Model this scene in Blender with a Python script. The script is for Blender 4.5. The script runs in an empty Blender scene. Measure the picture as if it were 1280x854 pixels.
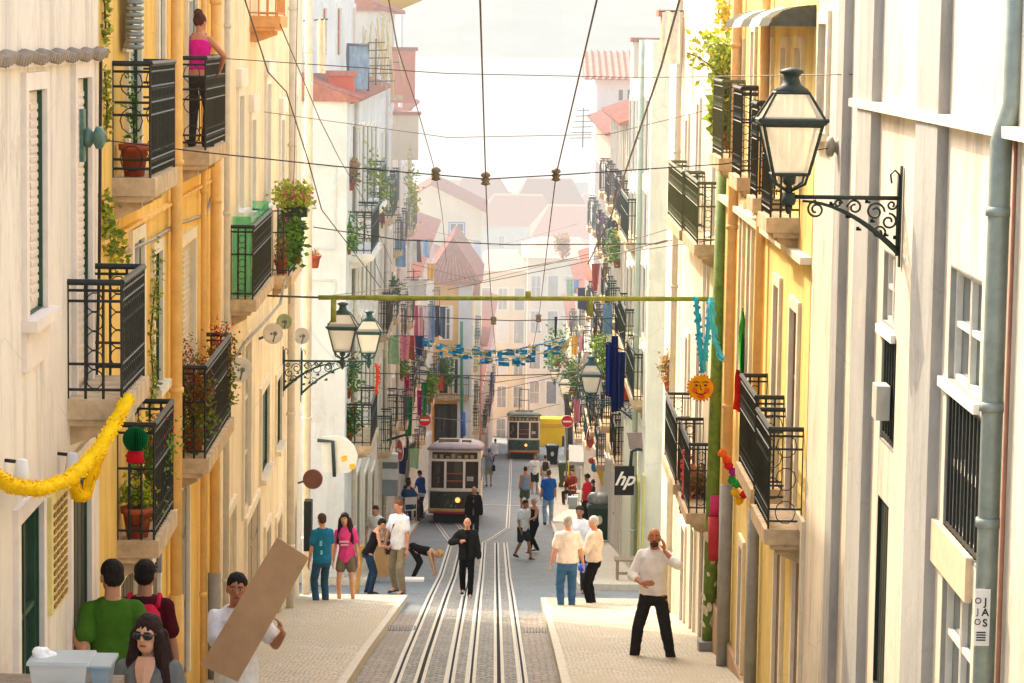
import bpy, math, random
from mathutils import Vector, Matrix
random.seed(7)
C = bpy.data.collections.new("street"); bpy.context.scene.collection.children.link(C)
V = Vector; R = math.radians; PI = math.pi
# ------------------------------------------------------------------ camera
F = 3500.0
def cdir(px, py): return V(((px-640)/F, -(py-427)/F, -1.0))
_y = cdir(639, 45).normalized()
_r = R(0.8)
_z = V((math.sin(_r), math.cos(_r), 0)); _z = (_z - _y*_z.dot(_y)).normalized()
_x = _y.cross(_z)
RM = Matrix((_x, _y, _z))                    # camera -> world
def ray(px, py): return RM @ cdir(px, py)
def at(px, py, Y):
    d = ray(px, py); return d*(Y/d.y)
def proj(p):
    c = RM.transposed() @ V(p); return (640+F*c.x/-c.z, 427-F*c.y/-c.z)
cam = bpy.data.cameras.new("camera"); camo = bpy.data.objects.new("camera", cam); C.objects.link(camo)
camo.matrix_world = RM.to_4x4(); cam.sensor_width = 36; cam.lens = 36*F/1280; cam.clip_start = .5; cam.clip_end = 40000
bpy.context.scene.camera = camo
# ------------------------------------------------------------------ street profile
GP = [(-30,-1.4),(0,2.84),(34.4,7.77),(50,10.15),(61,11.9),(80,14.5),(90,15.75),(131,21.1),(159,24.1),(260,34.5),(420,42),(900,46),(99999,46)]
def gz(Y):
    for (a, za), (b, zb) in zip(GP, GP[1:]):
        if Y <= b: return -(za+(zb-za)*(Y-a)/(b-a))
    return -46
def ground(px, py):                           # pixel -> point on the street surface
    d = ray(px, py); lo, hi = 5.0, 900.0
    for _ in range(50):
        m = (lo+hi)/2
        if d.z/d.y*m > gz(m): lo = m
        else: hi = m
    return d*(m/d.y)
# ------------------------------------------------------------------ materials
def haze_group():  # haze painted into each material: cream emission mixed in by depth and height
    g = bpy.data.node_groups.new("painted_haze", 'ShaderNodeTree')
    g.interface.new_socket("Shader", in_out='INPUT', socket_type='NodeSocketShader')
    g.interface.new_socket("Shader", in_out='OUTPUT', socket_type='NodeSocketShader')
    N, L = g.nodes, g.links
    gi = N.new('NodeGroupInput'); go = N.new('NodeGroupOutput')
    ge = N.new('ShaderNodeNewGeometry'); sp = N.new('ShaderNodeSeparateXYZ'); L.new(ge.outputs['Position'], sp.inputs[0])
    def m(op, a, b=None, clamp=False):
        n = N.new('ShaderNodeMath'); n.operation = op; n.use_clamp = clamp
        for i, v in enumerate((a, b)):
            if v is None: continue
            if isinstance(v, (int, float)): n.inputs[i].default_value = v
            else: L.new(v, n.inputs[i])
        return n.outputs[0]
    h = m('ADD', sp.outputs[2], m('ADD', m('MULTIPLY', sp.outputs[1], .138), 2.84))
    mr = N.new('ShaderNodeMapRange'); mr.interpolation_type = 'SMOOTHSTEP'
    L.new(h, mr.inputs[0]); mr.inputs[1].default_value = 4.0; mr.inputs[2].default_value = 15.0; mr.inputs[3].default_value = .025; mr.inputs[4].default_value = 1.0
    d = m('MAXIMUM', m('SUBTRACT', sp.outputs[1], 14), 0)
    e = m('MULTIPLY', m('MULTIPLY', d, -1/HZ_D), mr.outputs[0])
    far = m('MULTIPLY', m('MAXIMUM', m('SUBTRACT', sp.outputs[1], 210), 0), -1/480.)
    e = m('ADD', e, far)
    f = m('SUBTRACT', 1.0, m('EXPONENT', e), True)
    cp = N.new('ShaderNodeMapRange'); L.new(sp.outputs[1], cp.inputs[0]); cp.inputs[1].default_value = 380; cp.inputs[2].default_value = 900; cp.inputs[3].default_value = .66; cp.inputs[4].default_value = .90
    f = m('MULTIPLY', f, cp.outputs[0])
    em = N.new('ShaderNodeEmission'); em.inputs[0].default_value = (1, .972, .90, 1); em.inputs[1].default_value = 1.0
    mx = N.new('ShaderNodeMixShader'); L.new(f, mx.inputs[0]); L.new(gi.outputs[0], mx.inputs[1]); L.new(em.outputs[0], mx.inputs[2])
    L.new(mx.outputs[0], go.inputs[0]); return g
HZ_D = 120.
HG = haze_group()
def new_mat(name):
    m = bpy.data.materials.new(name); m.use_nodes = True; m.cycles.emission_sampling = 'NONE'
    nt = m.node_tree; nt.nodes.clear(); return m, nt
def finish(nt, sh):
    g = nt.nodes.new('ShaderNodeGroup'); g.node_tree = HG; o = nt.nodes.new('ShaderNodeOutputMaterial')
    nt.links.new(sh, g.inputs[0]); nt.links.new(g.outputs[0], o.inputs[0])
def rgb(c):
    if isinstance(c, str): c = [int(c[i:i+2], 16)/255 for i in (0, 2, 4)]; c = [x/12.92 if x < .04045 else ((x+.055)/1.055)**2.4 for x in c]
    return (c[0], c[1], c[2], 1)
def mul(c, k): return (min(1, c[0]*k), min(1, c[1]*k), min(1, c[2]*k), 1)
class NB:                                       # tiny node helper
    def __init__(s, nt): s.N, s.L = nt.nodes, nt.links
    def node(s, t, **k):
        n = s.N.new(t)
        for a, b in k.items(): setattr(n, a, b)
        return n
    def pos(s, sc=(1, 1, 1), obj=False):
        if obj: o = s.node('ShaderNodeTexCoord').outputs['Object']
        else: o = s.node('ShaderNodeNewGeometry').outputs['Position']
        mp = s.node('ShaderNodeMapping'); mp.inputs['Scale'].default_value = sc; s.L.new(o, mp.inputs[0]); return mp.outputs[0]
    def noise(s, vec, scale, detail=4, rough=.6):
        n = s.node('ShaderNodeTexNoise'); s.L.new(vec, n.inputs['Vector']); n.inputs['Scale'].default_value = scale
        n.inputs['Detail'].default_value = detail; n.inputs['Roughness'].default_value = rough; return n.outputs['Fac']
    def ramp(s, f, stops):
        n = s.node('ShaderNodeValToRGB'); s.L.new(f, n.inputs[0]); el = n.color_ramp.elements
        while len(el) < len(stops): el.new(.5)
        for e, (p, c) in zip(el, stops): e.position = p; e.color = c if len(c) == 4 else (*c, 1)
        return n.outputs[0]
    def mix(s, f, a, b, mode='MIX'):
        n = s.node('ShaderNodeMix', data_type='RGBA', blend_type=mode)
        for i, v in ((0, f), (6, a), (7, b)):
            if isinstance(v, (int, float)): n.inputs[i].default_value = v
            elif isinstance(v, tuple): n.inputs[i].default_value = v
            else: s.L.new(v, n.inputs[i])
        return n.outputs[2]
    def bsdf(s, col, rough=.8, bump=None, bs=.3, bd=.01, metal=0, spec=.3):
        n = s.node('ShaderNodeBsdfPrincipled'); n.inputs['Roughness'].default_value = rough; n.inputs['Metallic'].default_value = metal
        n.inputs['Specular IOR Level'].default_value = spec
        if isinstance(col, tuple): n.inputs['Base Color'].default_value = col
        else: s.L.new(col, n.inputs['Base Color'])
        if bump is not None:
            b = s.node('ShaderNodeBump'); b.inputs['Strength'].default_value = bs; b.inputs['Distance'].default_value = bd
            s.L.new(bump, b.inputs['Height']); s.L.new(b.outputs[0], n.inputs['Normal'])
        return n
MC = {}
def plaster(c, dirt=.35, rough=.9):
    k = ('pl', c, dirt)
    if k in MC: return MC[k]
    m, nt = new_mat('plaster'); b = NB(nt); c = rgb(c)
    n1 = b.noise(b.pos((1, 1, 1)), .7, 5, .65); n2 = b.noise(b.pos((1, 1, 1)), 9, 6, .7); n3 = b.noise(b.pos((2.2, 2.2, .6)), 1.3, 6, .72)
    col = b.mix(b.ramp(n1, [(.35, (0, 0, 0)), (.7, (1, 1, 1))]), mul(c, .88), mul(c, 1.06))
    st = b.ramp(n3, [(.50, (0, 0, 0)), (.72, (dirt, dirt, dirt))])
    col = b.mix(st, col, mul((c[0]*.75, c[1]*.72, c[2]*.7), .72))
    pt = b.ramp(n2, [(.60, (0, 0, 0)), (.72, (dirt*.7,)*3)])
    col = b.mix(pt, col, mul((.8*c[0]+.1, .8*c[1]+.09, .8*c[2]+.08), .8))
    # bare repaired patches, cracks and drips
    pm = b.ramp(b.noise(b.pos((1, 1, .8)), 1.1, 7, .72), [(.60, (0, 0, 0)), (.625, (.75*min(1, dirt*2),)*3)])
    col = b.mix(pm, col, mul((c[0]*.55+.32, c[1]*.55+.28, c[2]*.55+.22), .85))
    vo = b.node('ShaderNodeTexVoronoi', feature='DISTANCE_TO_EDGE'); nt.links.new(b.mix(.12, b.pos((1, 1, 1)), b.node('ShaderNodeTexNoise').outputs['Color'], 'ADD'), vo.inputs['Vector']); vo.inputs['Scale'].default_value = .55
    ck = b.ramp(vo.outputs['Distance'], [(.0, (.3,)*3), (.005, (0, 0, 0))]); col = b.mix(b.mix(1., ck, b.ramp(n1, [(.45, (0, 0, 0)), (.55, (1, 1, 1))]), 'MULTIPLY'), col, mul(c, .35))
    n4 = b.noise(b.pos((2.6, 2.6, .3)), 1.2, 6, .7); dr = b.ramp(n4, [(.54, (0, 0, 0)), (.70, (min(.5, dirt*.9),)*3)]); col = b.mix(dr, col, mul((c[0]*.6, c[1]*.6, c[2]*.62), .75))
    # splash-back dirt near the street
    sp = b.node('ShaderNodeSeparateXYZ'); nt.links.new(b.pos(), sp.inputs[0])
    ma = b.node('ShaderNodeMath', operation='MULTIPLY_ADD'); nt.links.new(sp.outputs[1], ma.inputs[0]); ma.inputs[1].default_value = .138; nt.links.new(sp.outputs[2], ma.inputs[2])
    mr = b.node('ShaderNodeMapRange'); nt.links.new(ma.outputs[0], mr.inputs[0]); mr.inputs[1].default_value = -2.9; mr.inputs[2].default_value = -1.2; mr.inputs[3].default_value = 1; mr.inputs[4].default_value = 0
    mm = b.node('ShaderNodeMath', operation='MULTIPLY'); nt.links.new(mr.outputs[0], mm.inputs[0]); nt.links.new(n2, mm.inputs[1])
    col = b.mix(mm.outputs[0], col, mul(c, .5))
    finish(nt, b.bsdf(col, rough, n2, .35, .02, spec=.15).outputs[0]); MC[k] = m; return m
def paint(c, rough=.5, var=.12, metal=0, scale=6, bump=.15, name='paint', spec=.4, obj=False):
    k = ('pt', c, rough, var, metal, scale, bump)
    if k in MC: return MC[k]
    m, nt = new_mat(name); b = NB(nt); c = rgb(c)
    n = b.noise(b.pos((1, 1, 1), obj), scale, 5, .65)
    col = b.mix(b.ramp(n, [(.3, (0, 0, 0)), (.72, (1, 1, 1))]), mul(c, 1-var), mul(c, 1+var))
    finish(nt, b.bsdf(col, rough, n, bump, .01, metal, spec).outputs[0]); MC[k] = m; return m
def cloth(c, var=.18, scale=14): return paint(c, .92, var, 0, scale, .5, 'cloth', .1)
def iron(c='2a2f2c'): return paint(c, .55, .35, 0, 25, .3, 'iron')
def glass_dark(c='39403f'):
    k = ('gd', c)
    if k in MC: return MC[k]
    m, nt = new_mat('window_glass'); b = NB(nt); c = rgb(c)
    n = b.noise(b.pos((3, 3, 1)), 1.2, 2)
    col = b.mix(n, mul(c, .5), mul(c, 1.7))
    s = b.bsdf(col, .12, None, spec=.6); finish(nt, s.outputs[0]); MC[k] = m; return m
def lamp_glass(c='efe6d2', a=.55):
    k = ('lg', c, a)
    if k in MC: return MC[k]
    m, nt = new_mat('lamp_glass'); b = NB(nt); c = rgb(c)
    n = b.noise(b.pos((1, 1, 1)), 7, 4)
    tl = b.node('ShaderNodeBsdfTranslucent'); tl.inputs[0].default_value = c
    gl = b.bsdf(b.mix(n, mul(c, .8), mul(c, 1.05)), .15, None, spec=.5)
    tr = b.node('ShaderNodeBsdfTransparent')
    m1 = b.node('ShaderNodeMixShader'); m1.inputs[0].default_value = .4; nt.links.new(gl.outputs[0], m1.inputs[1]); nt.links.new(tl.outputs[0], m1.inputs[2])
    m2 = b.node('ShaderNodeMixShader'); m2.inputs[0].default_value = a; nt.links.new(tr.outputs[0], m2.inputs[1]); nt.links.new(m1.outputs[0], m2.inputs[2])
    finish(nt, m2.outputs[0]); MC[k] = m; return m
def leaf(c, var=.5):
    k = ('lf', c)
    if k in MC: return MC[k]
    m, nt = new_mat('leaf'); b = NB(nt); c = rgb(c)
    n = b.noise(b.pos((1, 1, 1)), 18, 3)
    col = b.mix(b.ramp(n, [(.3, (0, 0, 0)), (.7, (1, 1, 1))]), mul(c, .45), mul(c, 1.5))
    s = b.bsdf(col, .6, None, spec=.3); t = b.node('ShaderNodeBsdfTranslucent'); nt.links.new(b.mix(1., (0, 0, 0, 1), col), t.inputs[0])
    x = b.node('ShaderNodeMixShader'); x.inputs[0].default_value = .4; nt.links.new(s.outputs[0], x.inputs[1]); nt.links.new(t.outputs[0], x.inputs[2])
    finish(nt, x.outputs[0]); MC[k] = m; return m
def tiles(c='b5604a'):
    k = ('ti', c)
    if k in MC: return MC[k]
    m, nt = new_mat('roof_tiles'); b = NB(nt); c = rgb(c)
    n = b.noise(b.pos((1, 1, 1)), 3.5, 5, .7); n2 = b.noise(b.pos((1, 1, 1)), 14, 3)
    col = b.mix(b.ramp(n, [(.3, (0, 0, 0)), (.7, (1, 1, 1))]), mul(c, .7), mul(c, 1.25)); col = b.mix(b.ramp(n2, [(.55, (0, 0, 0)), (.7, (.6,)*3)]), col, (.35, .3, .24, 1))
    finish(nt, b.bsdf(col, .85, n2, .4, .02).outputs[0]); MC[k] = m; return m
def setts(name, cs, bw, bh, mortar, c_m, swap=False, bump=.6, off=.5, big=None):
    m, nt = new_mat(name); b = NB(nt)
    v = b.pos((1, 1, 1)); sp = b.node('ShaderNodeSeparateXYZ'); nt.links.new(v, sp.inputs[0]); cb = b.node('ShaderNodeCombineXYZ')
    nz = b.noise(v, 2.2, 3); 
    nm = b.node('ShaderNodeMath', operation='MULTIPLY_ADD'); nt.links.new(nz, nm.inputs[0]); nm.inputs[1].default_value = .12; nt.links.new(sp.outputs[0], nm.inputs[2])
    nm2 = b.node('ShaderNodeMath', operation='MULTIPLY_ADD'); nt.links.new(nz, nm2.inputs[0]); nm2.inputs[1].default_value = .18; nt.links.new(sp.outputs[1], nm2.inputs[2])
    nt.links.new(nm.outputs[0], cb.inputs[0]); nt.links.new(nm2.outputs[0], cb.inputs[1])
    br = b.node('ShaderNodeTexBrick'); nt.links.new(cb.outputs[0], br.inputs['Vector'])
    br.inputs['Scale'].default_value = 1; br.inputs['Brick Width'].default_value = bw; br.inputs['Row Height'].default_value = bh; br.inputs['Mortar Size'].default_value = mortar
    br.inputs['Mortar Smooth'].default_value = .4; br.offset = off
    br.inputs['Color1'].default_value = rgb(cs[0]); br.inputs['Color2'].default_value = rgb(cs[1]); br.inputs['Mortar'].default_value = rgb(c_m)
    n = b.noise(v, .55, 5, .65); n2 = b.noise(v, 11, 4)
    col = b.mix(b.ramp(n, [(.3, (0, 0, 0)), (.7, (.55,)*3)]), br.outputs[0], rgb(cs[2]))
    col = b.mix(b.ramp(n2, [(.35, (.55,)*3), (.65, (0, 0, 0))]), col, b.mix(1., col, rgb(cs[0]), 'MULTIPLY'))
    if big: col = b.mix(b.ramp(b.noise(b.pos((1.2, .25, 1)), .8, 4), [(.48, (0, 0, 0)), (.6, (.7,)*3)]), col, rgb(big))
    inv = b.node('ShaderNodeMath', operation='SUBTRACT'); inv.inputs[0].default_value = 1; nt.links.new(br.outputs['Fac'], inv.inputs[1])
    hh = b.node('ShaderNodeMath', operation='MULTIPLY_ADD'); nt.links.new(n2, hh.inputs[0]); hh.inputs[1].default_value = .5; nt.links.new(inv.outputs[0], hh.inputs[2])
    finish(nt, b.bsdf(col, .7, hh.outputs[0], bump, .02, spec=.35).outputs[0]); return m
# ------------------------------------------------------------------ mesh builder
class MB:
    def __init__(s): s.v = []; s.f = []; s.m = []; s.sm = []
    def face(s, pts, mi=0, sm=False):
        i = len(s.v); s.v += [tuple(p) for p in pts]; s.f.append(tuple(range(i, i+len(pts)))); s.m.append(mi); s.sm.append(sm)
    def obox(s, o, a, b, c, mi=0):              # corner o and three edge vectors
        o, a, b, c = V(o), V(a), V(b), V(c); i = len(s.v)
        s.v += [tuple(p) for p in (o, o+a, o+a+b, o+b, o+c, o+a+c, o+a+b+c, o+b+c)]
        fs = [(0, 3, 2, 1), (4, 5, 6, 7), (0, 1, 5, 4), (1, 2, 6, 5), (2, 3, 7, 6), (3, 0, 4, 7)]
        if a.cross(b).dot(c) < 0: fs = [f[::-1] for f in fs]
        for f in fs: s.f.append(tuple(i+k for k in f)); s.m.append(mi); s.sm.append(False)
    def box(s, x0, y0, z0, x1, y1, z1, mi=0): s.obox((x0, y0, z0), (x1-x0, 0, 0), (0, y1-y0, 0), (0, 0, z1-z0), mi)
    def rings(s, rs, mi=0, sm=True, cap=True, closed=False):
        n = len(rs[0]); i = len(s.v)
        for r in rs: s.v += [tuple(p) for p in r]
        m = len(rs)
        for k in range(m if closed else m-1):
            k2 = (k+1) % m
            for j in range(n):
                j2 = (j+1) % n
                s.f.append((i+k*n+j, i+k*n+j2, i+k2*n+j2, i+k2*n+j)); s.m.append(mi); s.sm.append(sm)
        if cap and not closed:
            s.f.append(tuple(i+j for j in range(n))[::-1]); s.m.append(mi); s.sm.append(False)
            s.f.append(tuple(i+(m-1)*n+j for j in range(n))); s.m.append(mi); s.sm.append(False)
    def tube(s, pts, r, n=6, mi=0, sm=True, cap=True, closed=False, rad=None):
        pts = [V(p) for p in pts]; rs = []; up = None
        for i, p in enumerate(pts):
            if closed: t = pts[(i+1) % len(pts)]-pts[i-1]
            else: t = pts[min(i+1, len(pts)-1)]-pts[max(i-1, 0)]
            if t.length < 1e-9: t = V((0, 0, 1))
            t.normalize()
            if up is None: up = V((0, 0, 1)) if abs(t.z) < .9 else V((0, 1, 0))
            a = t.cross(up)
            if a.length < 1e-4: a = t.orthogonal()
            a.normalize(); b = a.cross(t).normalized(); up = b
            rr = rad[i] if rad else r
            rs.append([p+(a*math.cos(2*PI*k/n)+b*math.sin(2*PI*k/n))*rr for k in range(n)])
        s.rings(rs, mi, sm, cap, closed)
    def lathe(s, prof, o=(0, 0, 0), n=12, mi=0, ax=None, sm=True, ph=0):
        o = V(o); M = Matrix.Identity(3) if ax is None else V((0, 0, 1)).rotation_difference(V(ax)).to_matrix()
        s.rings([[o+M@V((r*math.cos(2*PI*k/n+ph), r*math.sin(2*PI*k/n+ph), z)) for k in range(n)] for r, z in prof], mi, sm)
    def sphere(s, o, r, n=10, m=7, mi=0):
        if not isinstance(r, (tuple, list)): r = (r, r, r)
        o = V(o); rs = []
        for i in range(m+1):
            a = PI*i/m; q = max(math.sin(a), .02)
            rs.append([o+V((r[0]*q*math.cos(2*PI*k/n), r[1]*q*math.sin(2*PI*k/n), -r[2]*math.cos(a))) for k in range(n)])
        s.rings(rs, mi)
    def disc(s, o, r, nrm, n=20, th=.01, mi=0, r2=None):
        o = V(o); q = V((0, 0, 1)).rotation_difference(V(nrm)).to_matrix(); r2 = r2 or r
        s.rings([[o+q@V((r*math.cos(2*PI*k/n), r2*math.sin(2*PI*k/n), z)) for k in range(n)] for z in (-th/2, th/2)], mi, False)
    def mesh(s, name, mats):
        me = bpy.data.meshes.new(name); me.from_pydata(s.v, [], s.f)
        for mt in (mats if isinstance(mats, (list, tuple)) else [mats]): me.materials.append(mt)
        me.polygons.foreach_set('material_index', s.m); me.polygons.foreach_set('use_smooth', s.sm); me.update(); return me
    def build(s, name, mats, parent=None, loc=None, label=None):
        o = bpy.data.objects.new(name, s.mesh(name, mats)); C.objects.link(o)
        if parent is not None: o.parent = parent; 
        if loc is not None: o.location = loc
        if parent is not None and loc is None and parent.type == 'EMPTY' and parent.get('_abs'): o.matrix_parent_inverse = Matrix.Translation(-parent.location)
        elif parent is not None and parent.get('_absm'): pass
        if label: o['label'] = label
        return o
def tag(o, label=None, cat=None, group=None, kind=None):
    for k, v in (('label', label), ('category', cat), ('group', group), ('kind', kind)):
        if v: o[k] = v
    return o
def thing(name, label, cat, loc=(0, 0, 0), group=None, rz=0, sc=1):
    o = bpy.data.objects.new(name, None); C.objects.link(o); o.location = loc; o.rotation_euler = (0, 0, rz); o.scale = (sc,)*3
    o.empty_display_size = .2; return tag(o, label, cat, group)
class AbsT:                                   # a thing whose parts are given in world coordinates
    def __init__(s, name, label, cat, loc, group=None):
        s.e = thing(name, label, cat, loc, group); s.loc = V(loc)
    def part(s, name, mb, mats, label=None):
        o = mb.build(name, mats); o.data.transform(Matrix.Translation(-s.loc)); o.parent = s.e
        if label: o['label'] = label
        return o
    def sub(s, parent, name, mb, mats):
        o = mb.build(name, mats); o.data.transform(Matrix.Translation(-s.loc)); o.parent = parent; return o
def copy_tree(o, parent=None):
    c = o.copy(); C.objects.link(c)
    if parent is not None: c.parent = parent
    for ch in list(o.children): copy_tree(ch, c)
    return c
# ------------------------------------------------------------------ ground
def sheet(mb, fl, fr, Y0, Y1, dz, step=1.5, kerb=0, mi=0):
    n = max(1, int((Y1-Y0)/step)); ys = [Y0+(Y1-Y0)*i/n for i in range(n+1)]
    g = lambda f, y: f(y) if callable(f) else f
    for a, b in zip(ys, ys[1:]):
        l0, l1, r0, r1 = V((g(fl, a), a, gz(a)+dz)), V((g(fl, b), b, gz(b)+dz)), V((g(fr, a), a, gz(a)+dz)), V((g(fr, b), b, gz(b)+dz))
        mb.face([l0, r0, r1, l1], mi)
        if kerb:
            k = V((0, 0, -kerb))
            mb.face([l0, l1, l1+k, l0+k], mi); mb.face([r1, r0, r0+k, r1+k], mi)
    if kerb:
        k = V((0, 0, -kerb)); a, b = Y0, Y1
        l0, r0 = V((g(fl, a), a, gz(a)+dz)), V((g(fr, a), a, gz(a)+dz)); mb.face([r0, l0, l0+k, r0+k], mi)
        l1, r1 = V((g(fl, b), b, gz(b)+dz)), V((g(fr, b), b, gz(b)+dz)); mb.face([l1, r1, r1+k, l1+k], mi)
def lin(a, xa, b, xb): return lambda y: xa+(xb-xa)*(y-a)/(b-a)
LX = lambda y: -3.05-.018*(y-21) if y < 49 else -3.6      # left house line
road_mat = setts('grey_setts', ['7f8788', '666f72', '868c8a'], .16, .12, .012, '5a646b', bump=.5, big='5f696c')
brown_mat = setts('brown_setts', ['a89c8e', '8f8275', 'a09a90'], .17, .13, .014, '554c42', bump=.9, big='7d7266')
light_mat = setts('track_setts', ['a09d94', '75746f', '8f8f89'], .13, .17, .018, '5a5a55', bump=.9)
walk_mat = setts('white_cobbles', ['d9d2c0', 'bdb5a2', 'cec8b6'], .11, .10, .012, '857b69', bump=.9, big='b8ac92')
stone_mat = paint('c4bfae', .7, .15, 0, 9, .3, 'kerb_stone')
mb = MB(); sheet(mb, -60, 60, -8, 420, 0, 3); mb.build('road', road_mat)['kind'] = 'structure'
mb = MB()
ys = [400, 500, 700, 880]
for a, b in zip(ys, ys[1:]): mb.face([(-3000, a, gz(a)-1.5*(a == 400)), (3000, a, gz(a)-1.5*(a == 400)), (3000, b, gz(b)), (-3000, b, gz(b))])
for s in (-1, 1): mb.face([(s*59, -8, gz(0)-2), (s*59, 420, gz(420)-1), (s*3000, 420, gz(420)-1), (s*3000, -8, -30)][::s])
mb.build('ground', paint('a39a8a', .9, .2, 0, .2, name='ground'))['kind'] = 'structure'
mb = MB(); mb.face([(-20000, 870, -46.4), (20000, 870, -46.4), (20000, 12000, -46.4), (-20000, 12000, -46.4)])
mb.build('water', paint('aeb9bd', .35, .05, 0, .01, name='river_water'))['kind'] = 'structure'
mb = MB(); sheet(mb, -1.7, .67, -8, 44.5, .004); mb.build('road_setts', brown_mat)['kind'] = 'structure'
mb = MB(); sheet(mb, lin(30, -1.28, 76, -1.55), lin(30, .33, 76, .12), -8, 79, .008); mb.build('track_bed', light_mat)['kind'] = 'structure'
def pave(name, fl, fr, Y0, Y1):
    mb = MB(); sheet(mb, fl, fr, Y0, Y1, .13, kerb=.3); mb.build(name, walk_mat)['kind'] = 'structure'
pave('sidewalk', LX, -1.78, -8, 48.2); pave('sidewalk', .75, 3.0, -8, 48.0)
pave('sidewalk', -3.9, -2.83, 55.2, 128); pave('sidewalk', 1.58, 3.6, 54.4, 150)
mb = MB()
for a, b, c, d in ((-1.78, -1.68, -8, 48.2), (.65, .75, -8, 48.0), (-2.83, -2.73, 55.2, 128), (1.48, 1.58, 54.4, 150)):
    sheet(mb, a, b, c, d, .126, kerb=.3)
    mb.build('kerb', stone_mat)['kind'] = 'structure'; mb = MB()
for a, b, y in ((LX(48), -1.68, 48.2), (.65, 3, 48.0), (-3.9, -2.73, 55.1), (1.48, 3.6, 54.3)):
    sheet(mb, a, b, y, y+.1, .127, kerb=.3); mb.build('kerb', stone_mat)['kind'] = 'structure'; mb = MB()
# rails
def rail(c0, Y0, Y1, slot=False, name='tram_rail'):
    t = AbsT(name, '', '', (c0(Y0), Y0, gz(Y0)))
    for s in (-1, 1):
        mb = MB(); sheet(mb, lambda y: c0(y)+s*.042-.020, lambda y: c0(y)+s*.042+.020, Y0, Y1, .014); t.part('stone_strip', mb, stone_mat)
    mb = MB(); sheet(mb, lambda y: c0(y)-.023, lambda y: c0(y)+.023, Y0, Y1, .011); t.part('groove', mb, paint('30343a', .95, .2, 0, 10, 0, 'groove', .05))
    if not slot:
        mb = MB(); sheet(mb, lambda y: c0(y)-.020, lambda y: c0(y)-.006, Y0, Y1, .019); t.part('rail_head', mb, paint('77777a', .4, .3, .7, 10, name='rail_steel'))
    return t.e
LBL = ['outer left rail of the left tram track, in its stone strips', 'cable slot in the middle of the left tram track', 'right rail of the left tram track, beside the walking man in black',
       'left rail of the right tram track, nearest the left track', 'dark cable slot in the middle of the right tram track', 'outer right rail of the right tram track']
for (xa, xb), l, sl in zip(((-1.22, -1.47), (-.95, -1.16), (-.61, -.84), (-.37, -.55), (-.04, -.2), (.23, .05)), LBL, (0, 1, 0, 0, 1, 0)):
    e = rail(lin(32.4, xa, 74, xb), -6, 77.5, sl); tag(e, l, 'tram rail', 'tram rails and cable slots in the street')
e = rail(lin(77.5, -1.49, 90, -2.25), 77.5, 92); tag(e, 'outer left rail curving off towards the nearer tram', 'tram rail', 'tram rails and cable slots in the street')
e = rail(lin(77.5, -.86, 90, -1.6), 77.5, 91); tag(e, 'inner rail curving off under the nearer tram', 'tram rail', 'tram rails and cable slots in the street')
e = rail(lin(77.5, -.56, 86, .08), 77.5, 86); tag(e, 'short rail of the fork, branching right towards the single track', 'tram rail', 'tram rails and cable slots in the street')
e = rail(lin(86, .1, 165, .35), 86, 158); tag(e, 'straight single rail running down to the farther tram', 'tram rail', 'tram rails and cable slots in the street')
for a, b, y, l in ((-2.6, 1.4, 104, 'pale stone strip crossing the street beside the nearer tram'),):
    mb = MB(); sheet(mb, a, b, y, y+.45, .02); tag(mb.build('stone_strip', stone_mat), kind='structure')
for xs, l in (((-1.66, -1.28), 'slotted iron drain grate left of the tram rails'), ((.3, .62), 'slotted iron drain grate right of the tram rails')):
    mb = MB(); a = xs[0]
    while a < xs[1]:
        y = 40.0; mb.box(a, y, gz(y)-.05, a+.02, y+.35, gz(y)+.012); a += .045
    tag(mb.build('drain_grate', iron('3c3d3b')), l, 'drain grate', 'drain grates beside the rails')
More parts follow.
